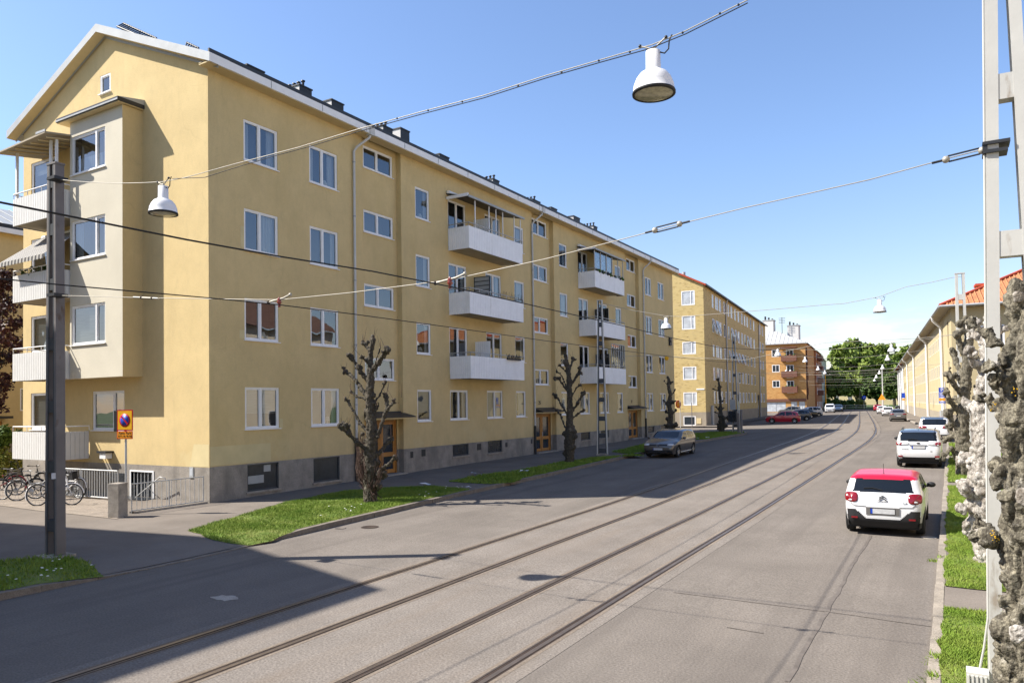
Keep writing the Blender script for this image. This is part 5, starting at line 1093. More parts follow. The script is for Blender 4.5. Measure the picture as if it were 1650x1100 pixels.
pollard('grey many-knobbed lime third in the right hand row, beside the white cars', None, 31.4, TCr, BCr, [(1545, 735, 9), (1560, 720, 8)], 'barkg', .04, 8, C1)
# copper beech at the left edge
rr = random.Random(31)
cb = thing('copper_beech', 'dark red copper beech with hanging branches at the left edge', 'tree', tuple(atY(-30, 790, 20.5)[:2])+(.2,))
f = MB(); p = atY(-30, 790, 20.5); f.tube([(p[0], p[1], -.2), (p[0]+.1, p[1], 3), (p[0]+.3, p[1], 6.5)], [.3, .24, .12], 'bark', 8)
cl = []
for i in range(60):
    u, v = rr.uniform(-75, 30), rr.uniform(432, 640); w = 1-abs(v-520)/190
    if u > 34*w or (v > 590 and rr.random() < .5): continue
    c = atY(u, v, 20.5+rr.uniform(-1.2, 1.2)); cl.append((c, rr.uniform(.35, .62)))
    f.tube([(p[0]+.2, p[1], rr.uniform(3, 6)), c], [.05, .02], 'bark', 4)
for u, v in ((6, 640), (8, 660), (-2, 650), (22, 606), (30, 600), (10, 625), (27, 470), (34, 520), (33, 560), (28, 590), (33, 490), (20, 440), (30, 455)): cl.append((atY(u, v, 20.3), .24))
f.build('trunk', cb); leaves('crown', cl, .10, 9000, 'leafr', rr, cb)
# bush behind the bicycles
for (u, v, r, lab, k) in ((2, 732, .85, 'green bush behind the row of bicycles at the left edge', 'leafb'), (3, 700, .6, 'dark spiky shrub above the bush at the left edge', 'hedge')):
    c = atY(u, v, 17.5); t = thing('bush', lab, 'bush', (c[0], c[1], .2)); f = MB(); f.tube([(c[0], c[1], 0), (c[0], c[1], c[2])], .04, 'bark', 5); f.build('stem', t)
    leaves('foliage', [(c+np.array([rr.gauss(0, r*.5), rr.gauss(0, r*.4), rr.uniform(-r*1.2, r*.3)]), r*.55) for _ in range(14)], .07, 3200, k, rr, t)
# park at the end of the street
def tree(name, lab, x, y, zc, rx, rz, h0, n, size, k, seed, nc=72, group='trees in the park at the end of the street'):
    rr = random.Random(seed); t = thing(name, lab, 'tree', (x, y, .5), group); f = MB(); tr = rx*.055
    f.tube([(x, y, .2), (x+rx*.01, y, h0), (x+rx*.03, y, zc)], [tr*1.35, tr, tr*.45], 'bark', 9)
    cl = []
    for i in range(nc):
        while True:
            d = np.array([rr.uniform(-1, 1) for _ in range(3)]); q = np.linalg.norm(d)
            if .45 < q < 1: break
        if d[2] < -.55: d[2] *= .6
        r = rx*rr.uniform(.11, .27); c = np.array([x, y, zc])+d*np.array([rx-r*.6, rx-r*.6, rz-r*.6]); cl.append((c, r))
        if i % 3 == 0: f.tube([(x, y, h0+rr.uniform(0, zc-h0)*.7), (c+np.array([x, y, zc]))/2, c], [tr*.4, tr*.25, tr*.1], 'bark', 5)
    f.build('trunk', t); leaves('crown', cl, size, n, k, rr, t, .55); return t
def park(px, py_top, halfw, y, py_bot=650):
    a = atY(px, py_top, y); b = atY(px, py_bot, y); w = halfw*dep(a)/F; return a[0], a[2], w
for i, (px, top, hw, y, lab, k, n, sz) in enumerate(((1384, 541, 50, 262, 'broad tall park tree with dark trunk, largest at the end of the street', 'leaf', 15000, .62), (1438, 546, 36, 285, 'round topped park tree behind the largest one, rising by the cream house', 'leaf', 8500, .6),
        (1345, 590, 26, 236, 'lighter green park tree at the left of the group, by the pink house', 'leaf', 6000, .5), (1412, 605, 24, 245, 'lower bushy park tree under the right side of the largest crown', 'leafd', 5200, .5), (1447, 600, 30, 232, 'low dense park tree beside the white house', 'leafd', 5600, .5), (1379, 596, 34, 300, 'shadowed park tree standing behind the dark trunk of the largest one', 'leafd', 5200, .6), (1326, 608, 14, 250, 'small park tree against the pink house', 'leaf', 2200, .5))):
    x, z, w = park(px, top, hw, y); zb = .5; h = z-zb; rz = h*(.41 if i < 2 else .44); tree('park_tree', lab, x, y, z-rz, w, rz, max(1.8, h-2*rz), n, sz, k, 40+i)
for px, w, y, lab in ((1352, 21, 225, 'clipped dark green hedge under the park trees, left part'), (1386, 5.5, 228, 'bright young bush beside the dark trunk of the largest park tree')):
    rr = random.Random(px); p = atY(px, 648, y); ww = w*dep(p)/F; t = thing('hedge', lab, 'hedge', (p[0], y, .5))
    leaves('foliage', [((p[0]+rr.uniform(-ww, ww), y+rr.uniform(-1, 1), .6+rr.uniform(0, 2.2)), .8) for _ in range(26)], .3, 3500 if w > 10 else 1300, 'hedge' if w > 10 else 'leafb', rr, t)
    f = MB(); f.box((p[0]-ww, y-.5, .3), (p[0]+ww, y+.5, 1.9), 'hedge'); f.build('stem', t)
mb = MB(); mb.poly([(-120, 212, .62), (60, 212, .62), (60, 420, .62), (-120, 420, .62)], 'lawn'); struct(mb.build('park_lawn'))
# ---------------------------------------------------------------- cars (length along +y, forward = +y)
def spl(pts, n):
    P = np.array(pts, float); d = np.r_[0, np.cumsum(np.linalg.norm(np.diff(P, axis=0), axis=1))]
    out = []
    for s in np.linspace(0, d[-1], n):
        i = min(max(np.searchsorted(d, s)-1, 0), len(P)-2); t = (s-d[i])/(d[i+1]-d[i])
        p0, p1, p2, p3 = P[max(i-1, 0)], P[i], P[i+1], P[min(i+2, len(P)-1)]
        m1 = (p2-p0)*.5*min(1, 1.0); m2 = (p3-p1)*.5; L = np.linalg.norm(p2-p1)
        m1 *= min(1, 1.3*L/(np.linalg.norm(m1)+1e-9)); m2 *= min(1, 1.3*L/(np.linalg.norm(m2)+1e-9))
        out.append((2*t**3-3*t**2+1)*p1+(t**3-2*t**2+t)*m1+(-2*t**3+3*t**2)*p2+(t**3-t**2)*m2)
    return np.array(out)
def inp(y, z, poly):
    c = False; n = len(poly)
    for i in range(n):
        (a, b), (d, e) = poly[i], poly[(i+1) % n]
        if (b > z) != (e > z) and y < (d-a)*(z-b)/(e-b)+a: c = not c
    return c
def make_car(spec, name, lab, loc, rz, group):
    """body shell from a side silhouette, plan taper and tumblehome, cut into body, glass, roof and bumper parts"""
    S = spec; t = thing(name, lab, 'car', (0, 0, 0), group); Wd, L, Ht = S['W']/2, S['L'], S['H']; belt = S['belt']; N = S.get('n', 110); Tn = S.get('tn', 33); fine = N > 90
    sil = spl(S['sil'], N); bz = S.get('zb', .2)
    def hw(y, z):
        e = abs(y)/(L/2); pl = 1-.13*max(0, (e-.62)/.38)**2.2
        tum = 1-.20*max(0, (z-belt)/(Ht-belt))**1.15 if z > belt else 1-.05*max(0, (belt-.25-z)/.5)
        return Wd*pl*tum
    tan = np.gradient(sil, axis=0); tan /= np.linalg.norm(tan, axis=1)[:, None]; nin = np.stack([tan[:, 1], -tan[:, 0]], 1)
    cen = sil.mean(0); sg = np.sign(((cen-sil)*nin).sum(1)); nin = np.stack([-tan[:, 1], tan[:, 0]], 1); 
    if ((cen-sil)*nin).sum() < 0: nin = -nin
    ts = np.sin(np.linspace(-1, 1, Tn)*PI/2); t0, rc = .80, S.get('rc', .075)
    V = []; strip = np.zeros((N, Tn), int); side = {}
    for i in range(N):
        for j, q in enumerate(ts):
            u = max(0, (abs(q)-t0)/(1-t0)); off = rc*(1-math.sqrt(max(0, 1-u*u*.96)))+.028*q*q
            y, z = sil[i]+nin[i]*off; x = q*hw(y, z); strip[i, j] = len(V); V.append((x, y, z))
    faces = []     # (verts, part)
    gl = S['sideglass']; wr = S['wheel_r']; ar = wr*1.17; wy = S['axles']
    def strip_part(c):
        x, y, z = c
        for nm, f in S['zones']:
            if f(x, y, z): return nm
        return 'body'
    for i in range(N-1):
        for j in range(Tn-1):
            ids = (strip[i, j], strip[i, j+1], strip[i+1, j+1], strip[i+1, j]); c = np.mean([V[q] for q in ids], 0); faces.append((ids, strip_part(c)))
    Mz = 26 if fine else 14
    imx, imn = int(np.argmax(sil[:, 0])), int(np.argmin(sil[:, 0])); a, b = sorted((imx, imn))
    for sx, j in ((1, Tn-1), (-1, 0)):
        cols = []
        for i in range(a, b+1):
            x0, y0, z0 = V[strip[i, j]]; col = [strip[i, j]]
            for k in range(1, Mz+1):
                z = z0+(bz-z0)*k/Mz; x = sx*hw(y0, z)+ (sx*.012*math.sin(min(1, max(0, (z-.3)/.5))*PI)); y = y0
                for w in wy:
                    d = math.hypot(y-w, z-wr); 
                    if abs(d-ar) < .03 and z < wr+ar and d > 1e-3: y, z = w+(y-w)*ar/d, wr+(z-wr)*ar/d; break
                col.append(len(V)); V.append((x, y, z))
            cols.append(col)
        for p, q in zip(cols, cols[1:]):
            for k in range(Mz):
                ids = (p[k], p[k+1], q[k+1], q[k]) ; c = np.mean([V[r] for r in ids], 0)
                if any(math.hypot(c[1]-w, c[2]-wr) < ar for w in wy): continue
                part = 'side_window' if any(inp(c[1], c[2], g) for g in gl) else ('roof' if S.get('roofk') and c[2] > S.get('roofz', 9) else None)
                if part is None:
                    part = 'body'
                    for nm, f in S.get('sidezones', ()):
                        if f(*c): part = nm; break
                faces.append((ids if sx > 0 else ids[::-1], part))
    mats = dict(body=S['k'], side_window='carglass', rear_window='carglass', windscreen='carglass', roof=S.get('roofk', S['k']), bumper='trim', sill_trim='trim', grille='trim')
    V = np.array(V)
    for part in dict.fromkeys(p for _, p in faces):
        mb = MB(); mp = {}; k = mats[part]
        for ids, p in faces:
            if p != part: continue
            f = []
            for q in ids:
                if q not in mp: mp[q] = len(mb.v); mb.v.append(tuple(V[q]))
                if not f or f[-1] != mp[q]: f.append(mp[q])
            if len(set(f)) < 3: continue
            mb.f.append(tuple(dict.fromkeys(f))); mb.m.append(mb.mi(k)); mb.sf.append(True)
        o = mb.build(part, t); bm = bmesh.new(); bm.from_mesh(o.data); bm.normal_update()
        fl = [f for f in bm.faces if f.normal.dot(f.calc_center_median()-Vector((0, f.calc_center_median().y*.6, .6))) < 0]; bmesh.ops.reverse_faces(bm, faces=fl); bm.to_mesh(o.data); bm.free()
    mb = MB(); mb.box((-Wd*.86, -L*.44, .16), (Wd*.86, L*.44, .5), 'trim')
    mb.box((-Wd*.78, -L*.36, .5), (Wd*.78, L*.2, belt*.93), 'trim'); mb.build('underbody', t)
    if fine:
        mb = MB()
        for x in (-.32, .32):
            mb.box((x*Wd*2*.62-.22, -.75, belt*.8), (x*Wd*2*.62+.22, -.62, Ht*.83), 'trim'); mb.box((x*Wd*2*.62-.11, -.74, Ht*.83), (x*Wd*2*.62+.11, -.66, Ht*.91), 'trim'); mb.box((x*Wd*2*.62-.22, .25, belt*.8), (x*Wd*2*.62+.22, .36, Ht*.83), 'trim')
        mb.build('seats', t)
    for w in wy:
        for s in (1, -1):
            x = s*(Wd*.985-.10); mb = MB(); ax = ((0, 1, 0), (0, 0, 1), (s, 0, 0)); n = 28 if fine else 14
            mb.lathe((x, w, wr), [(wr*.62, .09), (wr*.66, .105), (wr*.9, .10), (wr*.985, .07), (wr, .02), (wr, -.06), (wr*.97, -.09), (wr*.6, -.09)], 'tyre', n, ax); wo = mb.build('wheel', t)
            mb = MB(); mb.lathe((x, w, wr), [(.001, .07), (wr*.14, .075), (wr*.16, .06), (wr*.17, .03)], 'rim', n, ax); mb.lathe((x, w, wr), [(wr*.58, .06), (wr*.655, .10), (wr*.66, .095)], 'rim', n, ax); mb.lathe((x, w, wr), [(.001, .005), (wr*.62, .0)], 'tyre', n, ax)
            for q in range(5):
                an = q*2*PI/5+.3; d = np.array([0, math.cos(an), math.sin(an)]); e = np.array([0, -math.sin(an), math.cos(an)]); c = np.array([x, w, wr]); sx = np.array([s, 0, 0])
                mb.poly([c+d*wr*.12+e*wr*.10+sx*.072, c+d*wr*.12-e*wr*.10+sx*.072, c+d*wr*.62-e*wr*.11+sx*.085, c+d*wr*.62+e*wr*.11+sx*.085][::s], 'rim')
            mb.build('rim', wo)
    def skin(x, z, rear=True):
        """y of the rear or front surface at height z, pulled in towards the corners"""
        pts = sil if not rear else sil; c = [p for p in pts if (p[0] < 0) == rear]
        c = sorted(c, key=lambda p: abs(p[1]-z))[:3]; y = (min if rear else max)(p[0] for p in c)
        q = min(1, abs(x)/hw(y, z)); u = max(0, (q-t0)/(1-t0)); off = rc*(1-math.sqrt(max(0, 1-u*u*.96)))+.028*q*q
        return y+(off if rear else -off)
    for x0, x1, z0, z1, rear, k, nm in S.get('lamps', ()):
        for s in (1, -1):
            mb = MB(); xc, zc = (x0+x1)/2*s, (z0+z1)/2; n = 18; vs = []
            for rr_, dy in ((1.0, -.02), (.96, .012), (.80, .022), (.01, .028)):
                for q in range(n):
                    an = 2*PI*q/n; ex = abs(math.cos(an))**.6*math.copysign(1, math.cos(an)); ez = abs(math.sin(an))**.6*math.copysign(1, math.sin(an))
                    x = xc+(x1-x0)/2*ex*rr_; z = zc+(z1-z0)/2*ez*rr_; x = math.copysign(min(abs(x), hw(0, z)*.985), x); y = skin(x, z, rear)
                    vs.append((x, y-(dy if rear else -dy), z))
            fs = [(i*n+j, i*n+(j+1) % n, (i+1)*n+(j+1) % n, (i+1)*n+j) for i in range(3) for j in range(n)]
            if not rear: fs = [f[::-1] for f in fs]
            mb.raw(vs, fs, k, True); lo = mb.build(nm, t)
            if nm == 'taillight' and fine:
                b = MB(); b.sphere((xc, skin(xc, zc-.05, True)-.024, zc-(z1-z0)*.28), (x1-x0)*.16, 'clear', 8, (1.4, .25, .5)); b.build('reverse_lamp', lo)
    for x, z, w, h, rear in S.get('plates', ()):
        y = skin(x, z, rear); s = -1 if rear else 1; y += s*.012
        mb = MB(); mb.box((x-w/2, min(y, y+s*.012), z-h/2), (x+w/2, max(y, y+s*.012), z+h/2), 'plate'); mb.box((x-w/2*.5-w/2*.5 if rear else x+w/2*.86, min(y, y+s*.014), z-h/2), (x-w/2*.84 if rear else x+w/2, max(y, y+s*.014), z+h/2), 'signb')
        mb.box((x-w/2-.012, min(y-s*.004, y+s*.004), z-h/2-.012), (x+w/2+.012, max(y-s*.004, y+s*.004), z+h/2+.012), 'trim'); mb.build('number_plate', t)
    my, mz = S['mirror']
    for s in (1, -1):
        mb = MB(); x = s*(hw(my, mz)+.12); mb.sphere((x, my, mz), .085, 'trim' if not S.get('mirk') else S['mirk'], 10, (1.25, .7, .85)); mb.tube([(s*hw(my, mz-.06)*.96, my, mz-.05), (x, my, mz-.02)], .03, 'trim', 6); mb.build('wing_mirror', t)
    if S.get('rails'):
        for s in (1, -1):
            mb = MB(); y0, y1 = S['rails']; q = [(s*Wd*.72, y, Ht+.0+.03*math.sin(PI*(y-y0)/(y1-y0))) for y in fr(y0, y1, .3)]; mb.tube(q, .022, 'trim', 6); mb.build('roof_rail', t)
    if S.get('aerial'):
        mb = MB(); y, z = S['aerial']; mb.tube([(0, y, z), (0, y-.07, z+.26)], .005, 'black', 4); mb.sphere((0, y, z), .025, 'black', 6); mb.build('aerial', t)
    if S.get('wiper'):
        mb = MB(); y, z = S['wiper']; mb.tube([(0, y-.02, z), (-.22, y+.0, z+.05), (-.42, y-.0, z+.035)], .012, 'black', 5); mb.build('wiper', t)
    if S.get('extra'): S['extra'](t, skin, hw)
    p = np.array(loc, float); t.location = (p[0], p[1], gz(p[0], p[1])+.006); t.rotation_euler = (0, 0, rz); t.scale = (S.get('sc', 1),)*3
    return t
def c3_extra(t, skin, hw):
    mb = MB()
    for z in (.90, .945):
        y = skin(0, z)-.012; w = .085
        mb.raw([(x, skin(x, z+dz)-.006-d, z+dz) for d in (0, .012) for x, dz in ((-w, -.03), (0, .022), (w, -.03), (w, -.052), (0, 0), (-w, -.052))], [(0, 1, 4, 5), (1, 2, 3, 4), (6, 11, 10, 7), (7, 10, 9, 8), (0, 6, 7, 1), (1, 7, 8, 2), (5, 4, 10, 11), (4, 3, 9, 10)], 'trim')
    mb.build('chevron_badge', t)
    y = skin(0, .825)-.012; text_mesh('CITROËN', .058, 'trim', 'badge_lettering', t, (0, y, .825), (1, 0, 0), (0, -.12, 1))
    y = skin(.5, .81)-.012; text_mesh('C3', .075, 'trim', 'badge_lettering', t, (.48, y, .80), (1, .1, 0), (0, -.12, 1))
    mb = MB()      # tailgate shut line and recess around the plate
    for x in (-1, 1):
        q = [(x*.70, skin(.7, z)-.008, z) for z in (.98, .86, .76)]+[(x*.62, skin(.62, .70)-.008, .70), (x*.36, skin(.36, .69)-.008, .69)]; mb.tube(q, .006, 'trim', 4)
    mb.build('shut_line', t)
    mb = MB(); y = skin(0, .58); mb.box((-.36, y-.012, .50), (.36, y+.02, .68), 'cars'); mb.build('plate_recess', t)
    for x in (-.62, .62):
        mb = MB(); y = skin(x, .42); mb.box((x-.07, y-.02, .40), (x+.07, y+.02, .44), 'tail'); mb.build('reflector', t)
def eco_extra(t, skin, hw):
    mb = MB(); y = skin(0, 1.02)-.012; mb.sphere((0, y, 1.05), .06, 'signk', 10, (1.3, .3, .55)); mb.build('oval_badge', t)
    y = skin(-.5, .80)-.012; text_mesh('ECOSPORT', .06, 'trim', 'badge_lettering', t, (-.50, y, .79), (1, -.06, 0), (0, -.05, 1))
    y = skin(.5, .72)-.012; text_mesh('ST', .07, 'trim', 'badge_lettering', t, (.48, y, .70), (1, .06, 0), (0, -.05, 1))
    mb = MB(); y = skin(0, .96)-.012; mb.box((-.34, y-.01, .945), (.34, y+.01, .975), 'chrome'); mb.build('trim_strip', t)
    for x in (-.7, .7):
        mb = MB(); y = skin(x, .48); mb.box((x-.09, y-.03, .45), (x+.09, y+.02, .51), 'tail'); mb.build('reflector', t)
    mb = MB(); mb.lathe((.25, skin(.25, .3)+.02, .26), [(.03, 0), (.035, -.06)], 'chrome', 10, ((1, 0, 0), (0, 0, 1), (0, 1, 0))); mb.build('exhaust', t)
def golf_extra(t, skin, hw):
    mb = MB(); y = skin(0, .64, False)+.015; 
    mb.lathe((0, y, .66), [(.062, .0), (.07, .008), (.055, .012)], 'chrome', 18, ((1, 0, 0), (0, 0, 1), (0, -1, 0)))
    for q in ([(-.045, .03), (-.018, -.05), (0, -.005), (.018, -.05), (.045, .03)], [(-.022, .045), (0, .01), (.022, .045)]): mb.tube([(a, y+.01, .66+b) for a, b in q], .008, 'chrome', 4)
    mb.build('round_badge', t)
    mb = MB(); mb.box((-.52, skin(.2, .32, False)-.03, .27), (.52, skin(.2, .32, False)+.012, .37), 'trim'); mb.build('lower_intake', t)
    mb = MB()
    for s in (1, -1): mb.tube([(s*(hw(0, .3)+.012), -1.0, .27), (s*(hw(0, .3)+.012), .95, .25)], .02, 'chrome', 5)
    mb.build('sill_strip', t)
HATCH = dict(L=4.0, W=1.75, H=1.475, belt=.93, zb=.2, wheel_r=.315, axles=(1.22, -1.32), mirror=(.55, 1.02), n=120,
 sil=[(1.9, .2), (1.99, .34), (1.99, .58), (1.9, .76), (1.66, .87), (1.2, .95), (.98, .99), (.35, 1.36), (.1, 1.44), (-.4, 1.475), (-1.1, 1.45), (-1.62, 1.395), (-1.80, 1.10), (-1.88, .99), (-1.96, .80), (-1.985, .55), (-1.97, .36), (-1.86, .2)],
 sideglass=[[(.62, 1.0), (.22, 1.30), (-.28, 1.36), (-.28, .99)], [(-.36, .99), (-.36, 1.365), (-1.02, 1.34), (-1.12, 1.02)], [(-1.18, 1.03), (-1.1, 1.31), (-1.38, 1.25), (-1.5, 1.06)]])
c3 = dict(HATCH, n=210, tn=73, k='carw', roofk='carro', roofz=1.365, sc=.935, rc=.10,
 zones=[('rear_window', lambda x, y, z: y < -1.5 and 1.03 < z < 1.335 and abs(x) < .64-.20*(z-1.03)+.02), ('windscreen', lambda x, y, z: y > .4 and 1.0 < z < 1.34 and abs(x) < .62), ('roof', lambda x, y, z: z > 1.325 or (y < -1.5 and z > 1.05 and False)),
        ('bumper', lambda x, y, z: y < -1.7 and (z < .40 or (z < .62-.9*max(0, .60-abs(x)) if abs(x) > .36 else False) and abs(x) < .80)), ('grille', lambda x, y, z: y > 1.8 and (z < .4 or .58 < z < .7))],
 sidezones=[('sill_trim', lambda x, y, z: z < .34)], lamps=[(.54, .84, .78, 1.02, True, 'tail', 'taillight'), (.45, .78, .62, .72, False, 'clear', 'headlight')], plates=[(0, .59, .52, .115, True)], aerial=(-1.35, 1.43), wiper=(-1.80, 1.075), extra=c3_extra)
SUV = dict(L=4.1, W=1.765, H=1.64, belt=1.04, zb=.26, wheel_r=.34, axles=(1.25, -1.3), mirror=(.6, 1.14), n=100, rc=.08,
 sil=[(1.9, .26), (2.02, .42), (2.02, .70), (1.94, .92), (1.7, 1.02), (1.15, 1.10), (.95, 1.14), (.4, 1.5), (.1, 1.6), (-.5, 1.64), (-1.2, 1.62), (-1.74, 1.56), (-1.88, 1.2), (-1.94, 1.10), (-2.0, .9), (-2.03, .62), (-2.0, .42), (-1.9, .26)],
 sideglass=[[(.62, 1.12), (.25, 1.46), (-.3, 1.53), (-.3, 1.1)], [(-.38, 1.1), (-.38, 1.53), (-1.0, 1.51), (-1.05, 1.13)], [(-1.12, 1.14), (-1.08, 1.5), (-1.45, 1.46), (-1.58, 1.2)]],
 sidezones=[('sill_trim', lambda x, y, z: z < .42)])
eco = dict(SUV, n=140, tn=49, k='carw', roofk='carroof', roofz=1.535, sc=.935,
 zones=[('rear_window', lambda x, y, z: y < -1.6 and 1.13 < z < 1.52 and abs(x) < .72-.12*(z-1.13)), ('windscreen', lambda x, y, z: y > .4 and 1.15 < z < 1.52 and abs(x) < .64), ('roof', lambda x, y, z: z > 1.52), ('bumper', lambda x, y, z: y < -1.7 and z < .45 - .0 and abs(x) < .62 or (y < -1.7 and z < .36)), ('grille', lambda x, y, z: y > 1.8 and z < .5)],
 lamps=[(.34, .82, .96, 1.10, True, 'clear', 'light_bar'), (.60, .86, .94, 1.10, True, 'tail', 'taillight'), (.5, .8, .8, .92, False, 'clear', 'headlight')], plates=[(0, .87, .50, .115, True)], aerial=(-1.4, 1.6), wiper=(-1.9, 1.17), rails=(-1.55, .2), extra=eco_extra)
cap = dict(SUV, k='carw', roofk='carroof', roofz=1.50, sc=.93, n=80,
 zones=[('rear_window', lambda x, y, z: y < -1.6 and 1.12 < z < 1.47 and abs(x) < .66), ('windscreen', lambda x, y, z: y > .4 and 1.15 < z < 1.52 and abs(x) < .64), ('roof', lambda x, y, z: z > 1.50), ('bumper', lambda x, y, z: y < -1.7 and z < .55)],
 lamps=[(.42, .86, .90, 1.06, True, 'tail', 'taillight')], plates=[(0, .74, .5, .115, True)], extra=None)
golf = dict(HATCH, k='carg', L=4.25, W=1.79, H=1.46, sc=.94, axles=(1.33, -1.3), mirror=(.68, 1.0), mirk='carg', rc=.085,
 sil=[(1.98, .2), (2.1, .32), (2.11, .52), (2.05, .68), (1.92, .76), (1.5, .89), (1.06, .98), (.36, 1.34), (.08, 1.42), (-.4, 1.46), (-1.1, 1.44), (-1.66, 1.38), (-1.9, 1.08), (-1.98, .96), (-2.06, .80), (-2.09, .55), (-2.06, .36), (-1.95, .2)],
 sideglass=[[(.72, .99), (.26, 1.29), (-.26, 1.36), (-.26, .99)], [(-.34, .99), (-.34, 1.36), (-1.0, 1.34), (-1.12, 1.0)], [(-1.2, 1.03), (-1.1, 1.3), (-1.34, 1.27), (-1.46, 1.06)]],
 zones=[('windscreen', lambda x, y, z: y > .3 and 1.0 < z < 1.33 and abs(x) < .70-.15*(z-1)), ('rear_window', lambda x, y, z: y < -1.6 and 1.05 < z < 1.33 and abs(x) < .62), ('grille', lambda x, y, z: y > 1.9 and .635 < z < .70 and abs(x) < .5), ('bumper', lambda x, y, z: y > 1.85 and (z < .24 or (.28 < z < .40 and abs(x) < .74 and not (.36 < z and abs(x) < .3))))],
 sidezones=(), lamps=[(.50, .82, .635, .745, False, 'clear', 'headlight'), (.55, .84, .78, .98, True, 'tail', 'taillight')], plates=[(0, .46, .52, .115, False)], extra=golf_extra)
def hat(k, **kw): return dict(HATCH, k=k, sc=.94, n=64, zones=[('rear_window', lambda x, y, z: y < -1.5 and 1.03 < z < 1.33 and abs(x) < .62), ('windscreen', lambda x, y, z: y > .4 and 1.02 < z < 1.36 and abs(x) < .64), ('grille', lambda x, y, z: y > 1.85 and (z < .32 or .56 < z < .66)), ('bumper', lambda x, y, z: y < -1.8 and z < .33)], lamps=[(.55, .84, .78, 1.0, True, 'tail', 'taillight'), (.46, .8, .62, .76, False, 'clear', 'headlight')], plates=[(0, .6, .5, .11, True)], **kw)
def suv(k, **kw): return dict(SUV, k=k, sc=.96, n=64, zones=[('rear_window', lambda x, y, z: y < -1.6 and 1.13 < z < 1.5 and abs(x) < .68), ('windscreen', lambda x, y, z: y > .4 and 1.15 < z < 1.52 and abs(x) < .66), ('bumper', lambda x, y, z: abs(y) > 1.8 and z < .5)], lamps=[(.5, .86, .94, 1.08, True, 'tail', 'taillight'), (.5, .84, .8, .92, False, 'clear', 'headlight')], plates=[(0, .8, .5, .11, True)], **kw)
SED = dict(HATCH, L=4.55, W=1.8, H=1.45, axles=(1.4, -1.35), mirror=(.7, 1.0),
 sil=[(2.15, .2), (2.25, .34), (2.25, .56), (2.15, .74), (1.8, .86), (1.2, .94), (.96, .98), (.3, 1.34), (.0, 1.42), (-.5, 1.45), (-1.0, 1.42), (-1.35, 1.33), (-1.78, 1.08), (-2.0, 1.04), (-2.18, 1.0), (-2.25, .8), (-2.25, .55), (-2.22, .36), (-2.1, .2)],
 sideglass=[[(.66, .99), (.2, 1.28), (-.3, 1.35), (-.3, .99)], [(-.38, .99), (-.38, 1.35), (-.9, 1.32), (-1.25, 1.05)]])
def sed(k, **kw): return dict(SED, k=k, sc=.95, n=64, zones=[('rear_window', lambda x, y, z: -1.82 < y < -1.2 and 1.06 < z < 1.34 and abs(x) < .58), ('windscreen', lambda x, y, z: y > .3 and 1.0 < z < 1.33 and abs(x) < .62), ('bumper', lambda x, y, z: abs(y) > 2 and z < .34)], lamps=[(.45, .88, .80, .94, True, 'tail', 'taillight'), (.5, .84, .62, .74, False, 'clear', 'headlight')], plates=[(0, .66, .5, .11, True)], **kw)
VAN = dict(HATCH, L=4.4, W=1.83, H=1.82, belt=1.1, wheel_r=.32, axles=(1.35, -1.3), mirror=(.85, 1.15),
 sil=[(2.05, .2), (2.18, .36), (2.18, .62), (2.08, .84), (1.8, .99), (1.45, 1.08), (.8, 1.6), (.55, 1.74), (.1, 1.8), (-1.2, 1.82), (-2.0, 1.77), (-2.14, 1.5), (-2.18, 1.0), (-2.18, .5), (-2.1, .2)], sideglass=[[(1.05, 1.12), (.62, 1.5), (.1, 1.55), (.1, 1.1)]])
van = dict(VAN, k='carw', n=64, zones=[('windscreen', lambda x, y, z: y > .6 and 1.12 < z < 1.62 and abs(x) < .72), ('grille', lambda x, y, z: y > 1.9 and (.62 < z < .76 or z < .4))], lamps=[(.48, .84, .74, .94, False, 'clear', 'headlight')], plates=[(0, .5, .5, .11, False)])
cars = 'cars parked along the kerbs'
def mid(a, b): return (np.array(gnd(*a))+np.array(gnd(*b)))/2
make_car(c3, 'parked_car', 'white hatchback with crimson roof and dark bumper seen from behind, nearest parked car', (-1.40, 18.70+1.72, 0), 0, cars)
make_car(eco, 'parked_car', 'white high-bodied car with slate blue roof and oval badge, second car on the right', (-1.22, 34.6+1.55, 0), 0, cars)
make_car(cap, 'parked_car', 'cream white crossover half hidden ahead of the blue-roofed white car', (-.98, 49.8+1.6, 0), math.radians(2), cars)
make_car(sed('cars'), 'parked_car', 'silver grey sedan seen from behind at the right kerb beyond the white cars', (-5.35, 93.2+2.1, 0), math.radians(4.6), cars)
make_car(hat('carw'), 'parked_car', 'white hatchback ahead of the silver grey sedan on the right', (-8.3, 124, 0), math.radians(4.6), cars)
make_car(hat('carw'), 'parked_car', 'white hatchback third ahead, between the red one and the other white one', (-10.3, 141, 0), math.radians(4.6), cars)
make_car(hat('carr'), 'parked_car', 'red hatchback farthest ahead in the right hand line of parked cars', (-13.2, 170, 0), math.radians(4.6), cars)
make_car(hat('card'), 'parked_car', 'dark car parked crosswise beyond the red one by the white house', (-9.6, 196, 0), math.radians(80), cars)
p = (gnd(1052, 738)+gnd(1098, 737))/2
make_car(golf, 'parked_car', 'grey brown hatchback facing the viewer at the left kerb in the shade', (-12.72, 35.9+1.75, 0), PI, cars)
make_car(hat('carr'), 'parked_car', 'red hatchback parked nose in, side on, in front of the brick house', (-16.55, 88.2, 0), math.radians(97), 'cars parked nose in at the brick house')
make_car(hat('carb'), 'parked_car', 'blue grey car behind the red hatchback at the brick house', (-17.2, 99.5, 0), math.radians(108), 'cars parked nose in at the brick house')
make_car(sed('card'), 'parked_car', 'black car third in the nose-in row at the brick house', (-18.6, 112, 0), math.radians(108), 'cars parked nose in at the brick house')
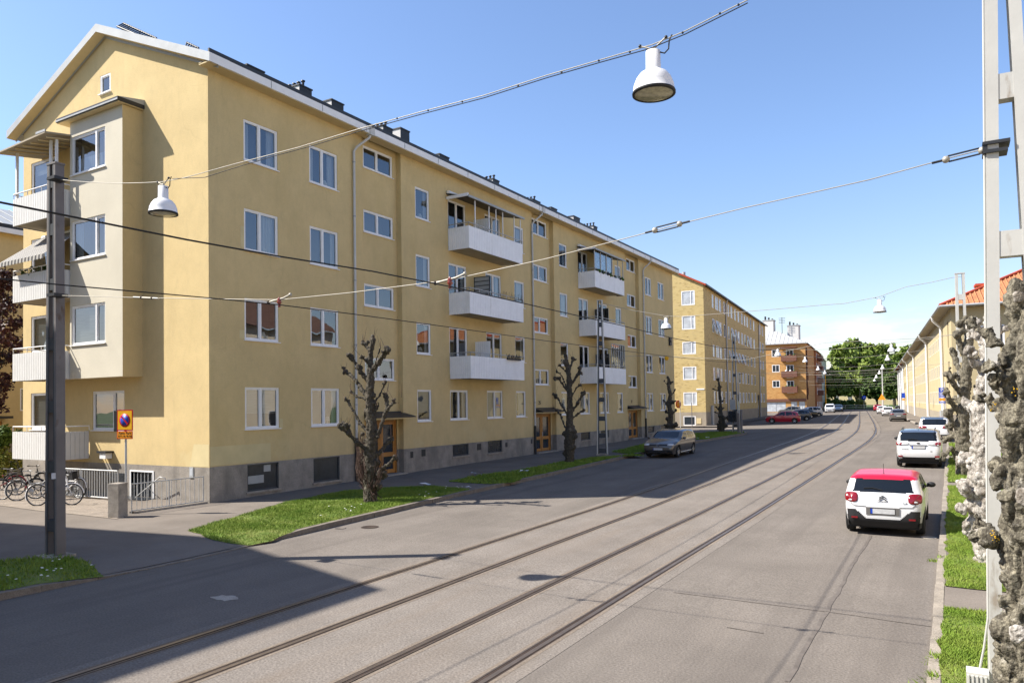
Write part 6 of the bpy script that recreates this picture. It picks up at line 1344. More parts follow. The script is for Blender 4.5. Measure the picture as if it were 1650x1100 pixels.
make_car(suv('carw'), 'parked_car', 'white high car with dark wheel arches at the far end of the nose-in row', (-19.3, 123.5, 0), math.radians(120), 'cars parked nose in at the brick house')
make_car(suv('cars'), 'parked_car', 'silver high car mostly hidden behind the nose-in row by the shop front', (-24.6, 137, 0), math.radians(100), 'cars parked nose in at the brick house')
make_car(van, 'parked_van', 'white delivery van facing the viewer at the far left kerb', (-21.2, 161.5, 0), PI+math.radians(5), cars)
make_car(suv('carb'), 'parked_car', 'dark blue car close behind the white delivery van', (-20.9, 172, 0), PI+math.radians(5), cars)
# ---------------------------------------------------------------- masts, lamps, wires
def lattice(name, lab, x, y, h, k, k2, sep0, sep1, w, ax, plates, zb=None, group='tramway span masts'):
    """two channels joined by batten plates; ax is the direction the two channels lie apart"""
    z = gz(x, y)+.1 if zb is None else zb; t = thing(name, lab, 'mast', (x, y, z), group); ax = np.array([*ax, 0.]); ax /= np.linalg.norm(ax); cx = np.array([-ax[1], ax[0], 0])
    f = MB(); f.box((-.3, -.26, -.15), (.3, .26, .06), 'concrete', (x, y, z), ax, cx); f.build('footing', t)
    for s in (1, -1):
        f = MB(); a = np.array([x, y, z+.05])+ax*s*sep0/2; b = np.array([x, y, z+h])+ax*s*sep1/2; d = (b-a); L = np.linalg.norm(d); d /= L
        f.box((-.03, -w/2, 0), (.03, w/2, L), k, a, ax*s, cx, d); f.box((-.07, -w/2, 0), (-.03, -w/2+.012, L), k2, a, ax*s, cx, d); f.box((-.07, w/2-.012, 0), (-.03, w/2, L), k2, a, ax*s, cx, d); f.build('channel', t)
    for q in plates:
        f = MB(); sep = sep0+(sep1-sep0)*q/h; f.box((-sep/2+.028, -w/2+.006, 0), (sep/2-.028, w/2-.006, .24), k2, (x, y, z+q), ax, cx); f.build('batten_plate', t)
    f = MB(); f.box((-sep1/2-.05, -w/2-.01, -.01), (sep1/2+.05, w/2+.01, .03), k, (x, y, z+h), ax, cx); f.build('cap', t)
    return t, z, ax, cx
PL = gnd(89, 899, .1)
lm, lz, _, _ = lattice('lattice_mast', 'dull brown grey two-channel mast on the shaded verge at the left, nearest left mast', PL[0], PL[1], 8.2, 'poled', 'polen', .36, .22, .19, (1, .05), (.55, 1.75, 3.0, 4.3, 5.55, 6.7, 7.7), gz(PL[0], PL[1])+.12)
f = MB(); f.box((-.005, -.05, 1.64), (.004, .04, 1.76), 'paper', (PL[0]+.18, PL[1]-.12, lz), (1, 0, 0), (0, 1, 0)); f.build('torn_sticker', lm)
RPY = 8.35; RCX = float(atY(1631, 500, RPY)[0]); RPX = RCX-.17
rm, rz_, rax, rcx = lattice('lattice_mast', 'light grey two-channel mast with thin cable at the right edge, nearest right mast', RCX, RPY, 9.4, 'poleg', 'poleg', .515, .11, .15, (1, .06), (1.55, 3.0, 4.38, 5.86, 7.3, 8.7), gz(0, RPY)+.08)
f = MB(); f.tube([(RCX-.35, RPY-.02, rz_+.5), (RCX-.31, RPY-.06, rz_+.72), (RCX-.272, RPY-.06, rz_+1.0), (RCX-.10, RPY-.06, rz_+9.3)], .011, 'poleg', 6); f.build('cable', rm)
f = MB(); f.box((-.16, -.13, .0), (.02, .06, .52), 'poleg', (RCX-.30, RPY-.1, rz_+.0))
for i in range(5): f.box((-.155+i*.034, -.15, .05), (-.137+i*.034, -.13, .5), 'poleg', (RCX-.30, RPY-.1, rz_+.0))
f.build('junction_box', rm)
P2 = gnd(971, 733, .1); lattice('lattice_mast', 'slim grey two-channel mast on the shaded verge in front of the yellow house', P2[0], P2[1], 8.2, 'poleg', 'polen', .52, .22, .16, (1, .3), (.1, .9, 1.8, 2.8, 3.8, 4.8, 5.8, 6.8, 7.6), wz(P2[0], P2[1]))
P3 = (-14.75, 59.4); lattice('lattice_mast', 'grey two-channel mast on the corner island beside the traffic signal', P3[0], P3[1], 7.6, 'poleg', 'polen', .45, .2, .16, (1, .2), (.4, 1.6, 3, 4.4, 5.8, 7), gz(*P3)+.12)
P4 = (.42, 36.1); lattice('lattice_mast', 'pale grey two-channel mast rising behind the limes on the right, second on that side', P4[0], P4[1], 7.9, 'poleg', 'poleg', .40, .28, .15, (1, .1), (.5, 1.6, 2.9, 4.2, 5.5, 6.8), gz(0, 36)+.08)
def sag(a, b, s, n=14):
    a, b = np.array(a, float), np.array(b, float); return [a+(b-a)*i/n-np.array([0, 0, 4*s*(i/n)*(1-i/n)]) for i in range(n+1)]
def sagvia(pts, s, n=10):
    out = []
    for a, b in zip(pts, pts[1:]):
        q = sag(a, b, s*np.linalg.norm(np.array(b)-np.array(a)), n); out += q if not out else q[1:]
    return out
def lamp(top, lab, sc=1., n=30):
    x, y, z = top; t = thing('street_lamp', lab, 'street lamp', (x, y, z), 'lamps hung over the street'); R = .245*sc
    f = MB(); f.lathe((x, y, z), [(.001, -.06), (.03, -.07), (.085*sc, -.085), (.088*sc, -.30*sc), (.10*sc, -.315*sc), (.16*sc, -.35*sc), (.205*sc, -.41*sc), (.232*sc, -.48*sc), (R, -.56*sc), (R*1.02, -.565*sc)], 'enamel', n); sh = f.build('shade', t)
    f = MB(); f.lathe((x, y, z), [(R*1.02, -.565*sc), (R*1.035, -.575*sc), (R*1.03, -.595*sc), (R*.93, -.60*sc), (R*.92, -.575*sc)], 'trim', n); f.build('rim', t)
    f = MB(); f.lathe((x, y, z), [(R*.93, -.59*sc), (R*.6, -.612*sc), (.001, -.62*sc)], 'lens', n); f.build('lens', t)
    f = MB(); f.tube([(x-.16, y, z+.02), (x, y, z-.06), (x+.16, y, z+.045)], .011, 'wire', 5); f.sphere((x, y, z-.05), .025, 'wire', 6); f.sphere((x-.16, y, z+.02), .022, 'darkm', 6); f.sphere((x+.16, y, z+.045), .022, 'darkm', 6)
    f.tube([(x+.075, y, z-.11), (x+.14, y, z-.14), (x+.19, y, z-.10), (x+.20, y, z+.0), (x+.235, y, z+.055)], .009, 'cable', 5); f.build('hanger', t)
    return t
LY = 8.3
a = atY(92, 289, LY); l1 = atY(263, 293, LY); l2 = atY(1052, 72, LY); b = np.array([RCX-.05, RPY, atY(1262, -30, LY)[2]+1.0])
f = MB(); q = [a]+sag(a, l1, .05, 6)[1:]+[atY(x, y, LY) for x, y in ((300, 286), (380, 264), (480, 238), (575, 209), (680, 180), (780, 154), (880, 122), (970, 96))]+[l2, atY(1105, 50, LY), atY(1205, 0, LY)]+[b]
f.tube(q, .0072, 'wire', 5); w = f.build('span_wire'); w_ = w; tag(w, 'span wire with clipped cable carrying the two nearest street lamps', 'cable', 'span wires over the street')
f = MB(); q2 = [atY(x, y, LY-.02) for x, y in ((278, 288), (330, 286), (390, 267), (440, 252), (500, 236), (575, 213), (680, 184), (780, 158), (880, 126), (970, 100), (1046, 79), (1105, 55), (1205, 5))]; f.tube(q2, .0065, 'cable', 5)
rr = random.Random(3)
for x, y in ((640, 191), (690, 178), (745, 164), (835, 139), (905, 117), (965, 98), (1015, 84), (1100, 53), (1160, 22), (1190, 8)): c = atY(x, y, LY); f.sphere(c, .016, 'cable', 5)
f.build('feed_cable', w)
lamp(l1, 'white dome street lamp hanging in front of the yellow gable, lower of the two nearest')
lamp(l2, 'large white dome street lamp high against the blue sky, nearest of all')
# span that carries the contact wires
def insulator(p, par, nm='insulator'):
    f = MB(); x, y, z = p; f.tube([(x-.24, y, z-.02), (x-.1, y, z), (x+.1, y, z+.02), (x+.24, y, z+.06)], .014, 'wire', 6); f.sphere((x-.25, y, z-.02), .03, 'rust', 6); f.sphere((x+.25, y, z+.06), .03, 'wire', 6)
    f.lathe((x, y, z), [(.015, .04), (.035, .0), (.025, -.02), (.045, -.04), (.022, -.065), (.014, -.09), (.03, -.11), (.001, -.12)], 'insul', 10); return f.build(nm, par)
def turnbuckle(p, d, par, s=1.):
    p, d = np.array(p), np.array(d)/np.linalg.norm(d); up = np.array([0, 0, 1.]); up = up-d*(up@d); up /= np.linalg.norm(up); f = MB()
    for q in (1, -1): f.tube([p-d*.13*s+up*.028*q, p+d*.13*s+up*.028*q], .009, 'darkm', 5)
    for q in (1, -1): f.sphere(p+d*.15*s*q, .036, 'wire', 8); f.tube([p+d*.15*s*q, p+d*.27*s*q], .013, 'darkm', 5)
    f.build('turnbuckle', par)
S0 = atY(96, 476, LY); S1 = atY(1600, 237, LY); mids = [atY(x, y, LY) for x, y in ((240, 480), (450, 483), (560, 472), (725, 451), (880, 417), (1020, 381), (1075, 366), (1200, 335), (1400, 290), (1540, 252))]
f = MB(); f.tube([S0]+mids+[S1], .0062, 'wire', 5); sw = tag(f.build('span_wire'), 'steel span wire with red insulators and turnbuckles holding the nearest tram wires', 'cable', 'span wires over the street')
I1, I2 = mids[1], mids[3]
insulator(I1, sw); insulator(I2, sw); turnbuckle(mids[6], mids[7]-mids[5], sw); turnbuckle(atY(1553, 250, LY), S1-mids[9], sw)
f = MB(); f.tube([atY(215, 479, LY), atY(255, 481, LY)], .02, 'wire', 5); f.sphere(atY(228, 479, LY), .03, 'rust', 6); f.sphere(atY(245, 480, LY), .03, 'rust', 6); f.build('strain_clamp', sw)
f = MB(); c = atY(1603, 237, LY); f.box((-.10, -.06, -.06), (.10, .14, -.03), 'darkm', c); f.box((-.10, -.06, .02), (.12, .16, .05), 'darkm', c); f.box((-.10, -.05, -.05), (-.06, .0, .05), 'darkm', c); f.build('clamp', rm)
for v in (289, 476):
    f = MB(); c = atY(92, v, LY); f.box((-.13, -.14, -.03), (.16, .14, .03), 'darkm', c); f.build('clamp', lm)
# the two contact wires
def cwire(pts, lab):
    f = MB(); f.tube(pts, .0085, 'cable', 6); return tag(f.build('contact_wire'), lab, 'tram wire', 'tram contact wires')
cz = 4.72
w1 = [np.array([-5.80, y, cz-.0+(gz(-8, y))+.12*abs(math.sin((y-8.3)/28.5*PI))*-1+.05]) for y in (-20, -5, 2, 5, 8.3)]
def above(Yl, off, z0): return [np.array([TC[i][0]+off, TC[i][1], z0+gz(*TC[i])]) for i in range(0, len(TC), 5) if TC[i][1] > Yl]
c1 = [atX(0, 326, -5.83)+(atX(0, 326, -5.83)-atX(300, 386, -5.83))*3]+[atX(x, y, -5.83) for x, y in ((0, 326), (150, 356), (300, 386), (450, 413), (600, 437), (727, 462), (880, 497), (1000, 524), (1086, 545), (1160, 560))]
c2 = [atX(0, 449, -9.2)+(atX(0, 449, -9.2)-atX(225, 470, -9.2))*3]+[atX(x, y, -9.2) for x, y in ((0, 449), (100, 459), (225, 470), (338, 480), (450, 491), (570, 506), (725, 527), (880, 549), (990, 563), (1086, 575), (1160, 583))]
e1, e2 = c1[-1], c2[-1]
tail1 = [p for p in above(e1[1]+4, -.1, 4.75)]; tail2 = [p+np.array([-3, 0, 0]) for p in above(e2[1]+4, -.1, 4.72)]
cwire(c1+tail1, 'black tram contact wire over the track nearer the white cars, upper at left'); cwire(c2+tail2, 'black tram contact wire over the track nearer the yellow house, lower at left')
# farther spans with their lamps
a = atY(1003, 497, 36.8); q = [a]+[atY(x, y, 36.8) for x, y in ((1020, 500), (1073, 509), (1100, 510), (1150, 506), (1250, 498), (1330, 491), (1360, 489), (1417, 478), (1460, 462), (1500, 455), (1535, 447), (1552, 445))]; q[0] = np.array([P2[0], P2[1], q[0][2]+.35])
f = MB(); f.tube(q, .013, 'wire', 5); tag(f.build('span_wire'), 'span wire from the slim mast by the yellow house carrying the second pair of lamps', 'cable', 'span wires over the street')
lamp(atY(1073, 510, 36.8), 'white dome lamp hanging in front of the far end of the yellow house', 1.08, 20); lamp(atY(1417, 480, 36.8), 'white dome lamp alone against the sky above the park trees', 1.08, 20)
q = [np.array([P2[0], P2[1], 5.6])]+[atY(x, y, 36.8) for x, y in ((1050, 573), (1200, 580), (1330, 552), (1480, 545), (1552, 537))]; f = MB(); f.tube(q, .010, 'wire', 5); w = tag(f.build('span_wire'), 'lower span wire at the slim mast, holding the tram wires with a small yellow disc', 'cable', 'span wires over the street'); f = MB(); f.sphere(atY(1074, 577, 36.8), .12, 'signy', 8, (1, .3, 1)); f.build('disc', w)
far = [(60, (1253, 561), (1436, 553), 'left', 'pair at the brick house'), (84, (1297, 574), (1430, 571), '', ''), (110, (1318, 589), (1422, 587), '', ''), (135, (1329, 596), (1417, 596), '', ''), (155, None, (1412, 603), '', ''), (182, None, (1409, 609), '', '')]
ln = ['white lamp in front of the orange brick house, largest of the far left lamps', 'white lamp at the corner of the orange brick house', 'small white lamp before the red brown brick house', 'tiny white lamp before the pink house, farthest of the left lamps']
rn = ['white lamp before the crown of the right park tree, highest of the far right lamps', 'white lamp below and left of the highest far right lamp', 'small white lamp above the pale street pole, third down the right hand line', 'small white lamp fourth down the right hand line', 'tiny white lamp fifth down the right hand line', 'tiny white lamp last down the right hand line']
for i, (Y, l, r, _, _) in enumerate(far):
    R_ = atY(*r, Y); lamp(R_, rn[i], 1.02+i*.03, 12); Lp = atY(*l, Y) if l else R_+np.array([-7.8, 0, .1])
    if l: lamp(Lp, ln[i], 1.02+i*.03, 12)
    e0 = np.array([P3[0], P3[1], 7.5]) if i == 0 else Lp+np.array([-4.2, .4, .35]); e1 = R_+np.array([4.5, 0, .5])
    f = MB(); f.tube(sag(e0, Lp, .1, 4)+sag(Lp, R_, .25, 8)[1:]+sag(R_, e1, .08, 4)[1:], .011+.001*i, 'wire', 4); f.tube(sag(e0-np.array([0, 0, 2.1]), e1-np.array([0, 0, 2.0]), .3, 10), .010+.001*i, 'wire', 4)
    tag(f.build('span_wire'), ['span wires at the corner island mast', 'span wires crossing in front of the far lamps at the end of the brick house', 'span wires crossing by the orange brick house', 'span wires crossing beyond the orange brick house', 'span wires crossing by the red brown brick house', 'farthest span wires before the park trees'][i], 'cable', 'span wires over the street')
for (x, yb, yt, Y, lab, k) in ((1423, 655, 596, 172, 'pale tall street pole rising before the park trees on the right', 'poleg'), (1331, 655, 601, 190, 'yellowish street pole at the pink house on the left', 'signy')):
    p = atY(x, yb, Y); q = atY(x, yt, Y); t = thing('street_pole', lab, 'pole', (p[0], p[1], .5)); f = MB(); f.tube([(p[0], p[1], .4), (p[0], p[1], q[2])], [.13, .10], k, 8); f.build('shaft', t); f = MB(); f.lathe((p[0], p[1], q[2]), [(.10, 0), (.12, .05), (.001, .12)], 'poleg', 8); f.build('cap', t)
# ---------------------------------------------------------------- signs
def post(t, x, y, z0, z1, r=.03, k='rail'):
    f = MB(); f.tube([(x, y, z0), (x, y, z1)], r, k, 10); f.lathe((x, y, z1), [(r, 0), (r*1.1, .01), (.001, .03)], k, 10); return f.build('post', t)
SP = gnd(203, 830, .1); sz = wz(SP[0], SP[1]); t = thing('parking_sign', 'yellow and red no parking sign with phone number on a post by the stone pillar', 'sign', (SP[0], SP[1], sz))
top = atY(205, 660, SP[1])[2]; post(t, SP[0], SP[1], sz-.2, top-.1)
a0 = math.radians(14); U = (math.cos(a0), math.sin(a0), 0); Nn = (math.sin(a0), -math.cos(a0), 0); wd = .56; h1 = .60; h2 = .23; o = (SP[0]+.03, SP[1]-.04, top)
f = MB(); f.box((-wd/2, -h1, 0), (wd/2, 0, .012), 'signr', o, U, VZ, Nn); f.box((-wd/2+.03, -h1+.03, .012), (wd/2-.03, -.03, .016), 'signy', o, U, VZ, Nn); pl_ = f.build('no_parking_plate', t)
c = np.array(o)+np.array([0, 0, -h1/2-.0])+np.array(Nn)*.017; f = MB(); ax3 = (U, VZ, Nn); f.lathe(c, [(.195, 0), (.195, .004), (.001, .004)], 'signr', 32, ax3); f.lathe(c, [(.150, .005), (.150, .008), (.001, .008)], 'signb', 32, ax3)
Ua, Va = np.array(U), np.array(VZ); d = (Ua*.707-Va*.707); e = (Ua*.707+Va*.707); f.box((-.16, -.024, .009), (.16, .024, .012), 'signr', c, d, e, Nn); f.build('symbol', pl_)
f = MB(); f.box((-wd/2-.01, -h1-.012-h2, 0), (wd/2-.01, -h1-.012, .012), 'signr', o, U, VZ, Nn); f.box((-wd/2+.015, -h1-h2+.012, .012), (wd/2-.035, -h1-.035, .016), 'signo', o, U, VZ, Nn); p2 = f.build('text_plate', t)
for s, dz, sz_ in (('Aimo Park', -h1-.075, .105), ('0771-96 90 00', -h1-.165, .082)): text_mesh(s, sz_, 'signk', 'lettering', p2, np.array(o)+np.array([0, 0, dz])+np.array(Nn)*.0175, U, VZ)
f = MB(); U2 = (-math.sin(a0-.35), math.cos(a0-.35), 0); f.box((-.16, -h1, -.34), (-.05, -.02, -.33), 'black', o, U, VZ, Nn) if False else f.box((-wd/2-.13, -h1-.02, -.03), (-wd/2-.005, -.02, .0), 'black', o, U, VZ, Nn); f.build('second_plate', t)
t = thing('parking_sign', 'stack of blue and yellow parking signs on a post in front of the cream house', 'sign', (*rlp(2, -1.6), .7)); p = atY(1523, 640, 66.); x, y = p[0], p[1]
f = MB(); f.tube([(x, y, .6), (x, y, 4.4)], .05, 'poleg', 8); f.build('post', t)
for (z0, z1, k) in ((3.56, 3.92, 'signb'), (3.3, 3.54, 'signb'), (3.14, 3.28, 'signb'), (2.92, 3.10, 'signo'), (2.72, 2.88, 'signb')):
    f = MB(); f.box((-.42, -.03, z0), (0, -.01, z1), k, (x, y-.03, 0)); po = f.build('sign_plate', t)
    if z1 == 3.92: text_mesh('P', .36, 'enamel', 'lettering', po, (x-.21, y-.068, 3.74), (1, 0, 0), (0, 0, 1))
    elif k == 'signb':
        f = MB()
        for z in np.arange(z0+.04, z1-.03, .07): f.box((-.37, -.036, z), (-.06, -.031, z+.025), 'enamel', (x, y-.03, 0))
        f.build('lettering', po)
t = thing('parking_sign', 'smaller blue parking sign with yellow plate before the white house', 'sign', (-6.9, 150, .7)); p = atY(1458, 640, 150.); x, y = p[0], p[1]
f = MB(); f.tube([(x, y, .6), (x, y, 4.6)], .06, 'poleg', 6); f.build('post', t); f = MB(); f.box((-.5, -.06, 3.2), (.05, -.03, 4.1), 'signb', (x, y, 0)); f.build('sign_plate', t); f = MB(); f.box((-.45, -.06, 2.75), (.0, -.03, 3.1), 'signo', (x, y, 0)); f.build('sign_plate', t)
p = atY(1092, 690, 74.); x, y = p[0]+.3, p[1]; t = thing('round_sign', 'orange red round traffic sign on a thin post before the brick gable', 'sign', (x, y, .6)); f = MB(); f.tube([(x, y, .5), (x, y, 3.3)], .035, 'poleg', 6); f.build('post', t)
c = atY(1093, 651, 73.95); f = MB(); f.lathe(c, [(.40, 0), (.40, .02), (.001, .02)], 'signr', 20, ((.40, .916, 0), VZ, (.916, -.40, 0))); f.lathe(c, [(.30, .022), (.30, .03), (.001, .03)], 'signo', 20, ((.40, .916, 0), VZ, (.916, -.40, 0))); f.build('sign_plate', t)
f = MB(); f.tube([(x+.9, y+1.0, .5), (x+.9, y+1.0, 3.0)], .04, 'poled', 6); f.lathe((x+.9, y+1.0, 3.0), [(.05, 0), (.001, .04)], 'poled', 6); tag(f.build('bare_post'), 'thin bare post right of the round traffic sign at the brick gable', 'post')
# traffic signal and back of a sign at the corner island
x, y = P3[0]-.05, P3[1]-.5; t = thing('traffic_signal', 'dark traffic signal with grey sign board on the mast at the corner island', 'traffic signal', (x, y, .7))
f = MB(); f.box((-.22, -.05, 2.45), (.22, -.02, 3.25), 'zinc', (x, y, 0)); f.build('sign_board', t)
for dx in (-.2, .16):
    f = MB(); f.box((dx-.15, -.15, 1.5), (dx+.15, .15, 2.35), 'polen', (x, y, 0))
    for k in range(3): f.lathe((x+dx, y-.15, 1.65+k*.27), [(.09, 0), (.11, .12)], 'polen', 10, ((1, 0, 0), (0, 0, 1), (0, -1, 0)))
    f.build('signal_head', t)
f = MB(); f.tube([(x, y, .6), (x, y, 3.4)], .05, 'poled', 8); f.build('post', t)
for px, h, lab in ((1190, 1.5, 'short grey post at the corner island, left of two'), (1195, 1.75, 'short grey post at the corner island, right of two')):
    p = atY(px, 700, 57.5); f = MB(); f.tube([(p[0], p[1], .5), (p[0], p[1], .65+h)], .09, 'poled', 8); f.lathe((p[0], p[1], .65+h), [(.10, 0), (.10, .04), (.001, .06)], 'poled', 8); tag(f.build('short_post'), lab, 'post')
f = MB(); p = atY(1192, 690, 57.9); f.tube([(p[0], p[1], .5), (p[0], p[1], 5.3)], .035, 'rail', 6); f.tube([(p[0], p[1], 5.2), (p[0]+.35, p[1], 5.22)], .02, 'darkm', 4); tag(f.build('thin_pole'), 'thin pale pole beside the corner island mast', 'pole')
p = atY(1146, 686, 81.5); f = MB(); f.box((-.28, -.3, .4), (.28, .3, 2.5), 'poleg', (p[0], p[1], .1)); f.box((-.31, -.34, 2.5), (.31, .34, 2.58), 'zinc', (p[0], p[1], .1)); f.box((-.24, -.315, .55), (-.01, -.301, 2.4), 'zinc', (p[0], p[1], .1)); f.box((.01, -.315, .55), (.24, -.301, 2.4), 'zinc', (p[0], p[1], .1)); tag(f.build('utility_cabinet'), 'tall grey utility cabinet at the corner of the brick house', 'cabinet')
p = atX(1079, 550, XF+.02); f = MB(); f.box((-.0, -.22, -.35), (.12, .22, .35), 'darkm', p); f.lathe(p+np.array([.12, 0, 0]), [(.12, 0), (.10, .04), (.001, .05)], 'darkm', 10, ((0, 1, 0), (0, 0, 1), (1, 0, 0))); f.build('facade_box', apt)
t = thing('round_sign', 'round blue traffic sign on a post at the park end of the street', 'sign', (*atY(1392, 648, 214)[:2], .6)); p = atY(1392, 640, 214)
f = MB(); f.tube([(p[0], p[1], .5), (p[0], p[1], 3.2)], .06, 'poleg', 6); f.build('post', t); f = MB(); f.lathe((p[0], p[1]-.05, 3.4), [(.55, 0), (.55, .04), (.001, .04)], 'signb', 18, ((1, 0, 0), VZ, (0, -1, 0))); f.lathe((p[0], p[1]-.1, 3.4), [(.12, 0), (.001, .01)], 'enamel', 10, ((1, 0, 0), VZ, (0, -1, 0))); f.build('sign_plate', t)
t = thing('warning_sign', 'yellow triangular warning sign low on the pale street pole', 'sign', (*atY(1421, 640, 171)[:2], .6)); p = atY(1421, 640, 171.); f = MB(); f.raw([p+np.array(q) for q in ((-.7, 0, -.5), (.7, 0, -.5), (0, 0, .75), (-.7, .04, -.5), (.7, .04, -.5), (0, .04, .75))], [(0, 1, 2), (5, 4, 3), (0, 3, 4, 1), (1, 4, 5, 2), (2, 5, 3, 0)], 'signo'); f.build('sign_plate', t)
f = MB(); f.tube([(p[0], p[1]+.1, .5), (p[0], p[1]+.1, p[2]+.6)], .05, 'poleg', 6); f.build('post', t)
# railing at the park end
f = MB(); a, b = atY(1345, 652, 214), atY(1432, 652, 214)
for x in fr(a[0], b[0], 2.5): f.tube([(x, 214, .5), (x, 214, 1.5)], .05, 'poleg', 5)
for z in (1.0, 1.5): f.tube([(a[0], 214, z), (b[0], 214, z)], .05, 'poleg', 5)
tag(f.build('barrier_rail'), 'low grey barrier rail across the park end of the street', 'railing')
# ---------------------------------------------------------------- stone pillar, railings, bicycles
PP = gnd(190, 834, .1); z = wz(PP[0], PP[1]); t = thing('stone_pillar', 'weathered square concrete pillar beside the no parking sign', 'pillar', (PP[0], PP[1], z)); f = MB()
g = 9; w = .165
for i in range(g):
    z0, z1 = z-.2+1.12*i/g, z-.2+1.12*(i+1)/g; f.box((-w, -w*1.15, z0), (w, w*1.15, z1-.001), 'concrete', (PP[0]+rr.gauss(0, .0015), PP[1]+rr.gauss(0, .0015), 0), (.94, .34, 0), (-.34, .94, 0))
f.build('shaft', t); f = MB(); f.box((-w*1.03, -w*1.18, z+.92), (w*1.03, w*1.18, z+.965), 'concrete', (PP[0], PP[1], 0), (.94, .34, 0), (-.34, .94, 0)); f.build('cap', t)
def fence(name, lab, pts, h, gap, r, k='rail', posts=True, z0=None, zofs=.08):
    t = thing(name, lab, 'railing', (*pts[0], wz(*pts[0]))); f = MB(); L = 0
    for a, b in zip(pts, pts[1:]):
        a, b = np.array(a), np.array(b); n = max(2, int(np.linalg.norm(b-a)/gap)); za, zb = wz(*a), wz(*b)
        for e in (h, zofs): f.tube([(*a, za+e), (*b, zb+e)], r*1.5, k, 5)
        for i in range(n+1):
            p = a+(b-a)*i/n; zz = za+(zb-za)*i/n; f.tube([(*p, zz+zofs), (*p, zz+h)], r, k, 5)
    f.build('bars', t); f = MB()
    for p in [pts[0], ((pts[0][0]+pts[1][0])/2, (pts[0][1]+pts[1][1])/2)]+list(pts[1:]): f.tube([(*p, wz(*p)-.05), (*p, wz(*p)+h+.02)], r*1.9, k, 6)
    f.build('posts', t); return t
F0, F1 = gnd(212, 828, .1), gnd(334, 806, .1)
fence('steel_railing', 'light steel railing from the stone pillar to the corner of the yellow house', [tuple(F0[:2]), (-20.75, 15.45)], .86, .155, .011)
f = MB(); kk = [(F0[0]+.1, F0[1]), (-20.6, 15.5)]; f.raw([(kk[0][0], kk[0][1], wz(*kk[0])-.05), (kk[1][0], kk[1][1], wz(*kk[1])-.05), (kk[1][0], kk[1][1], wz(*kk[1])+.06), (kk[0][0], kk[0][1], wz(*kk[0])+.06), (kk[0][0]-.2, kk[0][1], wz(*kk[0])-.05), (kk[1][0]-.2, kk[1][1], wz(*kk[1])-.05), (kk[1][0]-.2, kk[1][1], wz(*kk[1])+.06), (kk[0][0]-.2, kk[0][1], wz(*kk[0])+.06)], [(0, 1, 2, 3), (3, 2, 6, 7), (4, 7, 6, 5)], 'concrete'); struct(f.build('stair_wall'))
F2, F3 = gnd(76, 799, .1), gnd(172, 806, .1)
fence('steel_railing', 'steel railing with close bars around the basement steps behind the bicycles', [tuple(F2[:2]), tuple(gnd(190, 808, .1)[:2])], 1.0, .14, .018)
